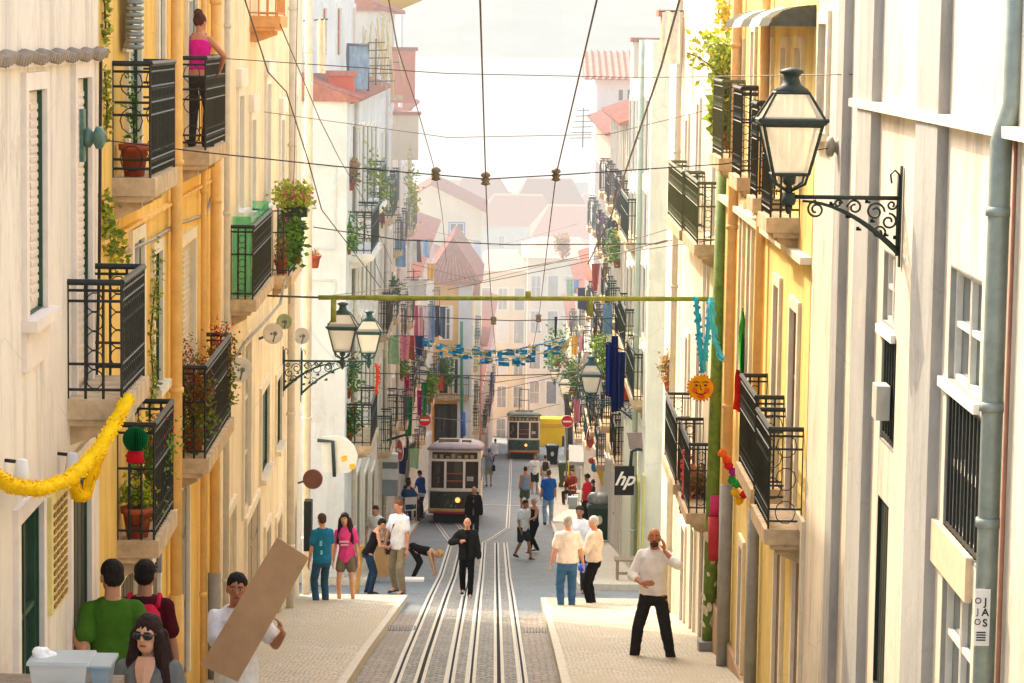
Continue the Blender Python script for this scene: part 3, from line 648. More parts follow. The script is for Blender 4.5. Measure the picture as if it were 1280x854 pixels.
# yellow building
h = House('yellow house with iron balconies and a striped box awning, second on the right', RP(1020), RP(911), 4.0, plaster('f4d888', .5), False); R2 = h
for x0, x1, y0, y1 in ((995, 1003, 60, 235), (978, 984, 60, 240), (960, 965, 60, 240), (940, 944, 40, 230), (926, 929, 60, 240)): h.window((x0, x1, y0, y1), 'glass', CREAM, CREAM, PALE, sill=False)
for x0, x1, y0, y1 in ((988, 997, 385, 650), (968, 974, 355, 610), (948, 953, 290, 520), (936, 940, 270, 500), (926, 929, 260, 480)): h.window((x0, x1, y0, y1), 'glass', CREAM, CREAM, paint('9c7a58', .6, .1), sill=False)
for x0, x1 in ((994, 1010), (970, 978), (938, 943), (925, 929)): h.window((x0, x1, 660 if x0 > 990 else 680, 900), 'plankdoor', CREAM, GREY, paint('8e6f4c', .7, .2) if x0 != 938 else DKDOOR)
_, BAL['R2a'] = h.pbalcony(1002, 946, 537, 662, o=.30, slab=SLAB, fancy=2, rails=(.08, .2, .8))
_, BAL['R2b'] = h.pbalcony(978, 926, 497, 612, o=.27, slab=SLAB, fancy=1)
_, BAL['R2u'] = h.pbalcony(1000, 955, 150, 272, o=.27, slab=SLAB, fancy=1)
_, BAL['R2x'] = h.pbalcony(930, 893, 102, 198, o=.25, slab=SLAB, fancy=1, m=iron('565c3e'))
_, BAL['R2v'] = h.pbalcony(979, 941, 130, 248, o=.26, slab=SLAB, fancy=1)
_, BAL['R2w'] = h.pbalcony(957, 918, 111, 222, o=.26, slab=SLAB, fancy=1)
h.strip('cornice', h.ps(960, 290)[1], h.ps(960, 282)[1], .1, CREAM)
h.pipe(922, paint('ecbc78', .55, .12, name='pipe_paint'), r=.06, two=(GREY, 2.2)); h.pipe(957, paint('ecbc78', .55, .12, name='pipe_paint'), r=.05, two=(GREY, 2.0))
h.strip('plinth', h.zb, gz(33)+.5, .05, plaster('c9a987', .5), 0, h.L)
# box awning with wide stripes
aw = MB(); a0, a1 = h.ps(1018, 20)[0], h.ps(955, 20)[0]; z0, z1 = h.ps(1000, 34)[1], h.ps(1000, 8)[1]; n = 5; a0 = .1
for i in range(n):
    u, v = a0+(a1-a0)*i/n, a0+(a1-a0)*(i+1)/n
    for q in range(4):
        t0, t1 = q/4*PI/2, (q+1)/4*PI/2
        f = lambda t: (.42*math.cos(t), z0+(z1-z0)*math.sin(t))
        (o0, y0), (o1, y1) = f(t0), f(t1); aw.face([h.pt(u, y0, o0), h.pt(v, y0, o0), h.pt(v, y1, o1), h.pt(u, y1, o1)], i % 2)
aw.face([h.pt(a0, z0, 0), h.pt(a0, z0, .42), h.pt(a0, z0+(z1-z0)*.7, .3), h.pt(a0, z1, 0)], 0); h.t.part('awning', aw, [cloth('5a5a50'), cloth('e8e0cc')])
h.close()
# white-cream building with paired balconies
h = House('white house with two green-railed balconies, third on the right before the lane', RP(909), RP(838), 4.5, plaster('f0e2c8', .4), False); R3 = h
for x0, x1, y0, y1 in ((893, 898, 130, 300), (881, 885, 300, 480), (872, 875, 130, 290), (858, 861, 150, 280), (848, 850, 150, 280), (893, 898, 500, 610), (872, 876, 420, 590), (858, 861, 420, 560)): h.window((x0, x1, y0, y1), 'shutter', WHITE, CREAM, paint('b98a62', .6, .1) if x0 < 880 else PALE, sill=False)
for x0, x1 in ((890, 896), (876, 881), (864, 868), (852, 856)): h.window((x0, x1, 655, 850), 'plankdoor', WHITE, GREY, paint('a48a6c', .7, .2))
_, BAL['R3a'] = h.pbalcony(897, 855, 229, 306, o=.26, slab=SLAB, fancy=1, m=iron('565c3e'))
_, BAL['R3b'] = h.pbalcony(880, 836, 216, 288, o=.30, slab=SLAB, fancy=1, m=iron('565c3e'))
_, BAL['R3c'] = h.pbalcony(890, 848, 556, 642, o=.30, slab=SLAB, fancy=1)
_, BAL['R3d'] = h.pbalcony(878, 832, 524, 606, o=.36, slab=SLAB, fancy=1)
h.pipe(848, PW, r=.05); h.close()
# across the lane
h = House('pale mint house behind the black hanging sign, fourth on the right', (2.85, 56.5), (2.85, 67), at(805, 50, 60).z, plaster('e6e6cf', .25), False, depth=6.5); R4 = h
for k in range(5):
    a = .8+2.0*k
    for (yt, yb) in ((115, 205), (232, 300), (325, 410), (430, 520)): z1, z0 = at(1, yt, 56.5+a).z, at(1, yb, 56.5+a).z; h.window((a, a+1.0, z0, z1), 'shutter', WHITE, DGREEN, DGREEN, m=True, sill=False, sw=.10)
for x0, x1 in ((811, 814), (804, 807), (796, 799)): h.window((x0, x1, 600, 720), 'plankdoor', paint('c9c36a', .7, .1), GREY, paint('b3a98a', .7, .2))
h.balcony(.8, 4.6, h.ps(805, 500)[1], .95, .22, slab=SLAB, fancy=0, m=iron('3b4538')); h.balcony(5.4, 9.4, h.ps(805, 470)[1], .95, .22, slab=SLAB, fancy=0, m=iron('3b4538')); h.balcony(5, 9, h.ps(795, 300)[1], .95, .22, slab=SLAB, fancy=0, m=iron('3b4538'))
h.pipe(801, paint('bcc8b4', .6, .1), r=.06); h.close()
w = MB(); 
far_house('low ochre house with laundry hanging, fifth on the right', (2.9, 67.2), (2.9, 80), 12.4, 'ecc98f', False, 11, bal=.8)
far_house('pink house with an iron balcony full of plants, sixth on the right', (3.0, 80), (3.0, 98), 14.0, 'd9a898', False, 12, bal=.8)
h = far_house('tall white house with a projecting tiled eave above its neighbours on the right', (3.1, 98.2), (3.1, 112), 10, 'f1ebdc', False, 13, bal=.5)
h = House('white rooftop storey with a projecting tiled eave and two small windows', (3.05, 99), (7.5, 99), at(770, 100, 99).z, plaster('f4f0e6', .15), depth=6, zb=-12, name='rooftop_storey')
for x0, x1 in ((773, 779), (784, 789)): h.window((x0, x1, 112, 126), 'dark', WHITE, WHITE, sill=False, sw=.04)
h.close(); h.roof(TILE, eave=.5, rise=1.0, a0=-.45, a1=3.2, back=3)
h = House('red brick chimney stack rising over the roofs on the right', (3.4, 90), (4.3, 90), at(745, 178, 90).z, plaster('d98f7c', .4), depth=1.0, zb=-12, name='chimney_stack'); h.t.e['category'] = 'chimney'; h.close()
far_house('grey-white house far down the right side', (3.3, 112), (3.3, 135), 10.5, 'e9e3d4', False, 14, bal=.7)
far_house('cream house far down the right side next to the yellow wall', (3.5, 137), (3.5, 165), 9.5, 'e8d2aa', False, 15, bal=.6)
# bright yellow wall behind the farther tram
h = House('bright yellow low house behind the farther tram', (1.75, 176), (4.0, 176), at(695, 524, 176).z, plaster('f2c22c', .1), depth=1.2, zb=-30); 
h.window((702, 710, 545, 575), 'dark', None, None, sill=False); h.strip('cornice', h.zt-.5, h.zt-.3, .08, paint('d9a21e')); h.close()
# ------------------------------------------------------------------ houses closing the street and roofs beyond
def block(label, x0, x1, ytop, Y, c, roofc='c98d7c', dep=14, rows=3, cols=4, rise=2.5, zb=-46, ybot=560, gable=False, wins=True, seed=0):
    a, b = at(x0, ytop, Y), at(x1, ytop, Y); rd = random.Random(seed)
    h = House(label, (a.x, Y), (b.x, Y), a.z, plaster(c, .15), depth=dep, zb=zb)
    H = h.zt-at(x0, ybot, Y).z; W = b.x-a.x
    if wins:
        for i in range(cols):
            for j in range(rows):
                u = W*(i+.5)/cols; z = h.zt-1.2-(H-1)*(j+.0)/rows
                h.window((u-.33, u+.33, z-1.5, z), rd.choice(('glass', 'shutter', 'glass')), WHITE, WHITE, rd.choice((PALE, PALE, GREY)), m=True, sill=False, sw=.08, pane=glass_dark('a8a496'))
    h.close(); r = MB()
    if gable:
        z = h.zt; o = h.pt(-.3, z, .3)
        r.rings([[h.pt(-.4, z, .3), h.pt(W+.4, z, .3), h.pt(W/2, z+rise, .3)], [h.pt(-.4, z, -dep), h.pt(W+.4, z, -dep), h.pt(W/2, z+rise, -dep)]], sm=False)
    else:
        r.rings([[h.pt(-.4, h.zt, .3), h.pt(W+.4, h.zt, .3), h.pt(W+.4, h.zt, -dep), h.pt(-.4, h.zt, -dep)], [h.pt(W*.2, h.zt+rise, -dep*.4), h.pt(W*.8, h.zt+rise, -dep*.4), h.pt(W*.8, h.zt+rise, -dep*.6), h.pt(W*.2, h.zt+rise, -dep*.6)]], sm=False)
    h.t.part('roof', r, tiles(roofc)); return h
block('cream block closing the street, its left wing with shuttered windows', 598, 660, 338, 190, 'ecd8b0', rows=5, cols=3, seed=1, roofc='b98a7a', rise=.8)
block('pale block closing the street above the farther tram, right wing', 660, 745, 322, 184, 'efe0c0', rows=5, cols=4, seed=2, roofc='b98a7a', rise=.8)
for i, (x0, x1, yt, Y, c, rc, rs, gb, l) in enumerate((
    (596, 700, 282, 330, 'e9dfcf', '8a5a48', 3.2, False, 'white house with a broad low brown roof beyond the end of the street'),
    (668, 760, 296, 310, 'efe6d8', '96604c', 3.0, False, 'white house with a hipped brown roof beyond the right wing'),
    (560, 640, 262, 390, 'efe8da', '85594c', 4.0, False, 'pale warehouse with a long brown roof, left of the distant roofs'),
    (640, 735, 268, 380, 'efe8da', '7f5446', 4.5, False, 'pale warehouse with a broad brown roof in the distance'),
    (520, 600, 250, 400, 'efe8da', '8a6052', 2.5, False, 'pale warehouse far off, behind the cream gabled house'),
    (715, 800, 268, 400, 'efe8da', '8a6052', 2.5, False, 'pale warehouse far off, partly behind the right row'))):
    block(l, x0, x1, yt, Y, c, rc, 18, 2, 5, rs, gable=gb, ybot=yt+60, seed=i)
for i, (x0, x1, yt, Y, l) in enumerate(((540, 640, 238, 700, 'long grey quay shed by the river, left one'), (655, 700, 236, 760, 'low quay shed by the river, middle one'), (712, 735, 228, 780, 'square quay building by the river, right one'))):
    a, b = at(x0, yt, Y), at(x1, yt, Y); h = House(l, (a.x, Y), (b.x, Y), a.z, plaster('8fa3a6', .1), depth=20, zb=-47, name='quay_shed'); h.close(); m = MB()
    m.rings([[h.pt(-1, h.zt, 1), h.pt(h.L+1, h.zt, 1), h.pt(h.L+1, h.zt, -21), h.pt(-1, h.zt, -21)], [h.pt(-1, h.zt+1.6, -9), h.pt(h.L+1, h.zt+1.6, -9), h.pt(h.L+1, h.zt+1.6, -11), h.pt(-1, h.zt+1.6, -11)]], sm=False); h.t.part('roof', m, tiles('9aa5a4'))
# far bank
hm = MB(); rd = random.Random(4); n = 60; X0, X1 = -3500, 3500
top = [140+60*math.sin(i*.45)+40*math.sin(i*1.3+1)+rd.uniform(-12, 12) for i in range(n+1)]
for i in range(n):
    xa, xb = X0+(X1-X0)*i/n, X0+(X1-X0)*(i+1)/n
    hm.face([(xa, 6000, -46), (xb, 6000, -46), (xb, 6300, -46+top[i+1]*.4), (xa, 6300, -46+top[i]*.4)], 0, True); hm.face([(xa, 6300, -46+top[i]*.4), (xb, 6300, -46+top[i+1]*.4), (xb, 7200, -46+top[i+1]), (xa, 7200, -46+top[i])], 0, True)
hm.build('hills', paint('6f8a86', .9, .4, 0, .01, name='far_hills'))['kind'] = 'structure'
# quick labels pass: categories for houses that lack one happens in House
# ------------------------------------------------------------------ people
import mathutils.noise
_dg = None
def remesh(mb, vox, name, mat, parent, it=2):
    me = mb.mesh('tmp', mat); o = bpy.data.objects.new('tmp', me); C.objects.link(o)
    m = o.modifiers.new('r', 'REMESH'); m.mode = 'VOXEL'; m.voxel_size = vox; m.use_smooth_shade = True
    if it: k = o.modifiers.new('s', 'SMOOTH'); k.factor = .5; k.iterations = it
    dg = bpy.context.evaluated_depsgraph_get(); dg.update(); ev = o.evaluated_get(dg)
    me2 = bpy.data.meshes.new_from_object(ev); me2.name = name
    me2.materials.clear(); me2.materials.append(mat)
    if name in ('shirt', 'jacket', 'trousers', 'tank_top', 'shorts', 'hair'):
        nz = mathutils.noise.noise; am, fr = (.011, (7, 7, 5)) if name in ('shirt', 'jacket', 'tank_top') else ((.006, (60, 60, 9)) if name == 'hair' else (.007, (6, 6, 11)))
        nr = [v.normal.copy() for v in me2.vertices]; off_ = random.random()*50
        for v, n_ in zip(me2.vertices, nr):
            c_ = v.co; q_ = nz(V((c_.x*fr[0]+off_, c_.y*fr[1], c_.z*fr[2]+c_.x*4)))
            v.co = c_+n_*am*((1-abs(q_)*3.2)*.6 if name != 'hair' else q_)
    me2.polygons.foreach_set('use_smooth', [True]*len(me2.polygons)); me2.polygons.foreach_set('material_index', [0]*len(me2.polygons))
    bpy.data.objects.remove(o); bpy.data.meshes.remove(me)
    q = bpy.data.objects.new(name, me2); C.objects.link(q); q.parent = parent; return q
def cap(mb, p, q, r0, r1, n=12, flat=1, fd=None):
    p, q = V(p), V(q); d = (q-p)
    if d.length < 1e-5: d = V((0, 0, .001))
    d.normalize(); a = d.orthogonal().normalized()
    if fd is not None:
        a = V(fd)-d*V(fd).dot(d)
        a = a.normalized() if a.length > 1e-4 else d.orthogonal().normalized()
    b = d.cross(a); rs = []
    L = [(p-d*r0*.96, .25*r0), (p-d*r0*.7, .72*r0), (p-d*r0*.3, .95*r0), (p, r0), (q, r1), (q+d*r1*.3, .95*r1), (q+d*r1*.7, .72*r1), (q+d*r1*.96, .25*r1)]
    for c, r in L: rs.append([c+(a*math.cos(2*PI*k/n)*flat+b*math.sin(2*PI*k/n))*r for k in range(n)])
    mb.rings(rs)
def ik(a, c, l1, l2, pole):
    a, c, pole = V(a), V(c), V(pole); d = c-a; L = min(d.length, (l1+l2)*.999)
    c = a+d.normalized()*L; x = (l1*l1-l2*l2+L*L)/(2*L); hh = math.sqrt(max(l1*l1-x*x, 0)); u = d.normalized()
    p = pole-u*pole.dot(u); p = p.normalized() if p.length > 1e-5 else u.orthogonal().normalized(); return a+u*x+p*hh, c
SKIN = lambda c: paint(c, .55, .08, 0, 12, .1, 'skin', .35, True)
def cl(c, v=.16): return paint(c, .92, v, 0, 9, .6, 'cloth', .08, True)
JEAN = lambda c='3d5a78': paint(c, .9, .28, 0, 7, .5, 'denim', .1, True)
def person(label, foot, H=None, ytop=None, face=PI, rz=None, **k):
    """foot = pixel of the feet, or a world point; ytop = pixel of the head top; face: heading, 0 = downhill, pi = towards the viewer"""
    g = k.get
    P = V(foot) if len(foot) == 3 else ground(*foot)
    hipz = g('hipz', .92); lean, side, twist = g('lean', 0), g('side', 0), g('twist', 0)
    if H is None:
        px = proj(P)[0]; H = (at(px, ytop, P.y).z-P.z)/(g('topz', 1.75)/1.75)
    s = H/1.75; fem = g('fem', False); build_ = g('build', 1.0); vox = g('vox', max(.009, P.y*.00032))/s
    T = thing('person', label, 'person', P, g('group'), face, s)
    Q = Matrix.Rotation(-twist, 3, 'Z') @ Matrix.Rotation(side, 3, 'Y') @ Matrix.Rotation(-lean, 3, 'X')
    piv = V((0, 0, hipz)); off = hipz-.92
    U = lambda p: piv+Q@(V(p)+V((0, 0, off))-piv)              # upper body point
    sw = .145 if fem else .158
    hands = g('hands', ((-.25, .05, .80), (.25, .05, .80))); feet = g('feet', ((-.10, 0, 0), (.10, .03, 0)))
    epole = g('epole', ((-.6, -.7, -.2), (.6, -.7, -.2)))
    skin = SKIN(g('skin', 'c98f6e'))
    def torso(mb, d=0, z0=.80, z1=1.52, hem=0):
        S = [(.78, .10, .085, -.01), (.84, .150, .115, -.01), (.92, .165 if fem else .158, .122, -.012), (1.0, .15, .108, 0), (1.09, .125 if fem else .143, .095 if fem else .105, .0), (1.2, .14 if fem else .155, .105, .003), (1.31, .148 if fem else .16, .122 if fem else .117, .008 if fem else 0), (1.39, .15 if fem else .166, .105, -.005), (1.445, .125 if fem else .135, .08, -.015), (1.485, .07, .065, -.02), (1.55, .055, .055, -.008)]
        S = [x for x in S if z0 <= x[0] <= z1]; rs = []
        if hem and S[0][0] > z0: pass
        for z, rx, ry, cy in S:
            rx, ry = rx*build_+d, ry*(build_*1.03 if g('belly') and .9 < z < 1.3 else build_)+d+(g('belly', 0) if .95 < z < 1.25 else 0)
            rs.append([U((rx*math.cos(2*PI*i/20), cy+ry*math.sin(2*PI*i/20), z)) for i in range(20)])
        mb.rings(rs)
    hip = [V((x, 0, hipz-.01)) for x in (-.088, .088)]; sh = [U((x, -.01, 1.405)) for x in (-sw, sw)]
    kn, an, el, wr = [], [], [], []
    for i in (0, 1):
        f = V(feet[i]); a = f+V((0, 0, .085)); kp = g('kpole', ((-.12, 1, 0), (.12, 1, 0)))[i]
        kk, aa = ik(hip[i], a, .43, .425, kp); kn.append(kk); an.append(aa)
        e, w_ = ik(sh[i], hands[i], .285, .26, epole[i]); el.append(e); wr.append(w_)
    hd = U((0, .015, 1.63)); Mh = Q @ Matrix.Rotation(-g('hyaw', 0), 3, 'Z') @ Matrix.Rotation(-g('hpitch', 0), 3, 'X')
    if lean > .5: Mh = Matrix.Rotation(-g('habs', lean*.7), 3, 'X')
    Hh = lambda x, y, z: hd+Mh@V((x, y, z))
    # body
    b = MB(); torso(b)
    nk = U((0, -.01, 1.47)); cap(b, nk, Hh(0, -.01, -.06), .056*(.85 if fem else 1), .052*(.85 if fem else 1))
    def ell(mb, c, r, M):
        n, m = 16, 12; rs = []
        for i in range(m+1):
            a = PI*i/m; q = max(math.sin(a), .03); rs.append([V(c)+M@V((r[0]*q*math.cos(2*PI*j/n), r[1]*q*math.sin(2*PI*j/n), -r[2]*math.cos(a))) for j in range(n)])
        mb.rings(rs)
    ell(b, Hh(0, 0, .012), (.074, .094, .105), Mh); ell(b, Hh(0, .03, -.055), (.054, .058, .062), Mh)
    ell(b, Hh(0, .092, -.018), (.013, .022, .022), Mh); ell(b, Hh(0, .085, .0), (.009, .014, .03), Mh)
    for x in (-1, 1): ell(b, Hh(.076*x, -.005, -.01), (.010, .02, .03), Mh); ell(b, Hh(.032*x, .082, .018), (.02, .012, .008), Mh)
    for i in (0, 1):
        sx = -1 if i == 0 else 1; bf = build_
        cap(b, hip[i], kn[i], .082*bf, .052*bf); cap(b, kn[i], kn[i].lerp(an[i], .35), .052*bf, .054*bf); cap(b, kn[i].lerp(an[i], .35), an[i], .053*bf, .036*bf); cap(b, an[i], V(feet[i])+V((0, .12, .04)), .036, .034)
        cap(b, sh[i], el[i], .052*bf*(.85 if fem else 1), .037*bf); cap(b, el[i], el[i].lerp(wr[i], .3), .038*bf, .038*bf); cap(b, el[i].lerp(wr[i], .3), wr[i], .037*bf, .025)
        # hand
        fd = (wr[i]-el[i]).normalized(); hdv = g('hdir', (None, None))[i]
        if hdv: fd = V(hdv).normalized()
        inn = V(g('palm', ((1, 0, 0), (-1, 0, 0)))[i]); inn = (inn-fd*inn.dot(fd)); inn = inn.normalized() if inn.length > .05 else fd.orthogonal().normalized()
        lat = fd.cross(inn)*(1 if i == 0 else -1)                  # towards the thumb side
        if lat.dot(V((0, 1, 0))) < 0 and not hdv: lat = -lat
        curl = g('curl', (.45, .45))[i]; w0 = wr[i]
        cap(b, w0+fd*.02, w0+fd*.075, .030, .036, flat=.5, fd=inn)
        for j in range(4):
            bp = w0+fd*.085+lat*(.03-.020*j); L = (.040, .045, .042, .033)[j]; d0 = fd; p = bp
            for q in range(3):
                d0 = (d0+inn*curl*(q+1)*.45).normalized(); p2 = p+d0*L*(1, .7, .55)[q]; cap(b, p, p2, .0095-.0008*q, .009-.001*q, 8); p = p2
        t0 = w0+fd*.03+lat*.03; t1 = t0+(lat*.7+fd*.7+inn*.3).normalized()*.04; cap(b, t0, t1, .012, .011, 8); cap(b, t1, t1+(fd*.9+inn*.5).normalized()*.03, .011, .009, 8)
    remesh(b, vox if P.y > 26 else .0065, 'body', skin, T, 1)
    # clothes
    def arms(mb, r, frac, fl=1.0):
        for i in (0, 1):
            e, w_ = el[i], wr[i]
            if frac <= 1: cap(mb, sh[i], sh[i].lerp(e, frac), .046*build_+r, (.046*build_+r)*fl, 14)
            else:
                cap(mb, sh[i], e, .046*build_+r, .040*build_+r, 14); cap(mb, e, e.lerp(w_, frac-1), .042*build_+r, .030+r, 14)
    top = g('top', 'tee'); tc = g('tc', 'd8d8d8'); tm = tc if not isinstance(tc, str) else cl(tc)
    hem = g('hem', .84)
    if top in ('tee', 'tank', 'long', 'jacket', 'rolled'):
        m = MB(); d = {'tee': .020, 'tank': .010, 'long': .018, 'rolled': .022, 'jacket': .034}[top]
        torso(m, d, hem, 1.49 if top != 'tank' else 1.40)
        if top == 'tank':
            for x in (-.085, .085): cap(m, U((x, .07, 1.36)), U((x, .0, 1.475)), .022, .018); cap(m, U((x, -.08, 1.36)), U((x, -.0, 1.475)), .022, .018)
        else:
            for i in (0, 1): cap(m, U((0, -.012, 1.432)), sh[i], .052, .046+d*.8)
            
            arms(m, d, {'tee': .62, 'long': 1.93, 'rolled': 1.35, 'jacket': 1.9}[top], 1.12 if top == 'tee' else 1)
        S = remesh(m, vox, {'tee': 'shirt', 'tank': 'tank_top', 'long': 'shirt', 'rolled': 'shirt', 'jacket': 'jacket'}[top], tm, T, 2)
        if g('inner'):
            m = MB(); rs = []
            for z, w_, y in ((hem+.02, .035, .115), (1.0, .045, .108), (1.15, .05, .105), (1.3, .055, .118), (1.42, .06, .085), (1.475, .05, .045)):
                y = y*build_+.037+(g('belly', 0) if z < 1.3 else 0); rs.append([U((w_*math.cos(2*PI*i/12), y-.02+.024*math.sin(2*PI*i/12), z)) for i in range(12)])
            m.rings(rs); remesh(m, vox, 'inner_shirt', cl(g('inner')), T, 1)
        if g('print'):
            m = MB()
            for (x, z, w_, hh) in g('print'):
                yy = (.128*build_+.022)*(-1 if g('printback') else 1); m.obox(U((x, yy, z)), Q@V((w_, 0, 0)), Q@V((0, .006 if yy > 0 else -.006, 0)), Q@V((0, 0, hh)))
            sub_obj(T, 'print', m, cl(g('pc', 'e8e8e8')))
        if g('vneck'):
            m = MB()
            for (z0, w0, y0), (z1, w1, y1) in zip(((1.27, .004, .134), (1.33, .03, .137), (1.39, .05, .118), (1.44, .062, .09), (1.475, .06, .065)), ((1.33, .03, .137), (1.39, .05, .118), (1.44, .062, .09), (1.475, .06, .065), (1.5, .05, .05))):
                m.face([U((-w0, y0+.012, z0)), U((0, y0+.024, z0)), U((0, y1+.024, z1)), U((-w1, y1+.012, z1))], 0, True); m.face([U((0, y0+.024, z0)), U((w0, y0+.012, z0)), U((w1, y1+.012, z1)), U((0, y1+.024, z1))], 0, True)
            sub_obj(S, 'neckline', m, skin)
        if g('collar'):
            m = MB(); m.tube([U((.062*math.cos(a), -.012+.062*math.sin(a), 1.49-.02*math.sin(a))) for a in [2*PI*i/14 for i in range(14)]], .014, 6, closed=True); sub_obj(T, 'collar', m, cl(g('collar')))
    bot = g('bot', 'trousers'); bm = JEAN(g('bc', '3d5a78')) if bot == 'jeans' else cl(g('bc', '2b2c30'))
    m = MB(); torso(m, .002, .78, .95); fr = {'shorts': .78, 'hot': .45}.get(bot, 2)
    for i in (0, 1):
        w_ = .018
        if fr < 1: cap(m, hip[i], hip[i].lerp(kn[i], fr), .085*build_+w_, (.085*build_)*(1-fr)+.06*build_*fr+w_+.012)
        else: cap(m, hip[i]-V((0, 0, .03)), kn[i], .082*build_+.006, .057*build_+.016); cap(m, kn[i], an[i].lerp(kn[i], .02)-V((0, 0, .02)), .057*build_+.016, .044+.016)
    remesh(m, vox, 'shorts' if fr < 1 else 'trousers', bm, T, 2)
    m = MB()
    for i in (0, 1):
        f = V(feet[i]); yaw = g('fyaw', (.15, -.15))[i]; dd = V((-math.sin(yaw), math.cos(yaw), 0)); lt = V((dd.y, -dd.x, 0)); tip = V((0, 0, g('toe', (0, 0))[i]))
        rs = []
        for t, w_, h0 in ((-.07, .02, .05), (-.055, .034, .085), (0, .038, .095), (.06, .040, .07), (.13, .046, .05), (.175, .036, .038), (.195, .015, .02)):
            c = f+dd*t+tip*max(t, 0)*5; rs.append([c+lt*w_*math.cos(a)+V((0, 0, h0*.5+h0*.5*math.sin(a)*(1 if math.sin(a) > 0 else 1))) for a in [2*PI*j/12 for j in range(12)]])
        m.rings(rs)
    sub_obj(T, 'shoes', m, paint(g('shoe', '1d1c1c'), .6, .15, 0, 9, .1, 'leather', .3, True))
    # hair
    hs = g('hair', 'short'); hm = paint(g('hc', '2a1d16'), .75, .5, 0, 40, .8, 'hair', .25, True)
    if hs:
        m = MB()
        if hs == 'short': ell(m, Hh(0, -.008, .045), (.080, .093, .083), Mh); ell(m, Hh(0, -.038, .0), (.074, .066, .068), Mh)
        elif hs == 'balding':
            for x in (-1, 1): ell(m, Hh(.058*x, -.035, -.005), (.026, .062, .045), Mh)
            ell(m, Hh(0, -.065, -.01), (.062, .04, .055), Mh)
        elif hs == 'bun': ell(m, Hh(0, -.018, .028), (.083, .096, .102), Mh); ell(m, Hh(0, -.05, .125), (.06, .055, .05), Mh); ell(m, Hh(.03, -.09, .10), (.045, .04, .04), Mh)
        elif hs == 'curly':
            rr = random.Random(3)
            for _ in range(34):
                a, z = rr.uniform(0, 2*PI), rr.uniform(-.3, 1); q = math.sqrt(max(0, 1-z*z)); p = (.085*q*math.cos(a), -.015+.095*q*math.sin(a), .035+.095*z)
                if p[1] > .045 and p[2] < .07: continue
                ell(m, Hh(*p), (.035,)*3, Mh)
        else:
            ell(m, Hh(0, -.010, .040), (.084, .096, .092), Mh)
            Ln = .34 if hs == 'long' else .16
            for x, y, l in ((-.075, .015, 1), (.075, .015, 1), (-.06, -.05, 1.05), (.06, -.05, 1.05), (0, -.075, 1.05), (-.085, -.02, .95), (.085, -.02, .95)):
                p0 = Hh(x, y, .0); p1 = Hh(x*1.15, y-.01, -.11); p2 = U((x*1.75, y+(.06 if y > 0 else -.055), 1.52-Ln*l+.06)); cap(m, p0, p1, .036, .044); cap(m, p1, p2, .044, .036); cap(m, p2, p2+V((x*.2, 0, -.06)), .03, .012)
        remesh(m, max(vox*.8, .007), 'hair', hm, T, 1)
    # face
    if P.y < 130 and not g('noface') and abs((face+PI) % (2*PI)-PI) > 1.2:
        for x in ((-1, 1) if P.y < 60 else ()):
            e = MB(); e.sphere(Hh(.031*x, .082, .006), (.0125, .0105, .008), 8, 6, 0); e.sphere(Hh(.031*x, .0915, .006), (.006, .003, .0065), 6, 5, 1)
            sub_obj(T, 'eye', e, [paint('cfc4b8', .4, .02), paint('2a1a12', .3, .05)]); e = MB(); e.obox(Hh(.031*x-.019, .092, .026), Mh@V((.038, 0, .002*x)), Mh@V((0, .006, 0)), Mh@V((0, 0, .007)))
            sub_obj(T, 'eyebrow', e, hm)
        e = MB(); ell(e, Hh(0, .083, -.058), (.024, .010, .008), Mh); sub_obj(T, 'mouth', e, SKIN(g('lip', '9a4a42')))
        if g('beard'): e = MB(); ell(e, Hh(0, .036, -.078), (.054, .058, .045), Mh); ell(e, Hh(0, .082, -.044), (.03, .014, .008), Mh); sub_obj(T, 'beard', e, cl(g('beard')))
    if g('shades'):
        e = MB()
        for x in (-1, 1): e.sphere(Hh(.033*x, .090, .006), (.034, .012, .027), 12, 8); e.tube([Hh(.06*x, .085, .012), Hh(.079*x, .03, .008), Hh(.08*x, -.02, .0)], .0045, 6)
        e.tube([Hh(-.02, .098, .012), Hh(.02, .098, .012)], .005, 6); t2 = e; sub_obj(T, 'sunglasses', t2, paint('141216', .12, .1, 0, 5, 0, 'plastic', .7))
    if g('cap'):
        e = MB(); ell(e, Hh(0, -.005, .055), (.088, .1, .07), Mh); ell(e, Hh(0, .09, .05), (.06, .06, .01), Mh); sub_obj(T, 'hat', e, cl(g('cap')))
    if g('pack'):
        e = MB(); rs = []
        for z, w_, y in ((1.0, .13, .09), (1.06, .155, .115), (1.25, .16, .12), (1.38, .14, .10), (1.44, .09, .06)): rs.append([U((w_*math.copysign(abs(math.cos(a))**.6, math.cos(a)), -.115-y*.6+y*math.copysign(abs(math.sin(a))**.6, math.sin(a)), z)) for a in [2*PI*j/20 for j in range(20)]])
        e.rings(rs); bp = e
        for x in (-.11, .11): e.tube([U((x, -.1, 1.42)), U((x, -.0, 1.49)), U((x, .125, 1.36)), U((x*1.1, .09, 1.12)), U((x, -.1, 1.02))], .02, 6)
        o = e.build('backpack', cl(g('pack'))); o.parent = T; e = MB()
        e.tube([U((-.1, -.30, 1.28)), U((0, -.31, 1.31)), U((.1, -.30, 1.28))], .008, 5); e.tube([U((-.09, -.31, 1.1)), U((-.08, -.315, 1.24)), U((.08, -.315, 1.24)), U((.09, -.31, 1.1))], .007, 5); e.tube([U((-.04, -.19, 1.46)), U((0, -.2, 1.5)), U((.04, -.19, 1.46))], .01, 5)
        sub_obj(o, 'zip', e, cl('23201f'))
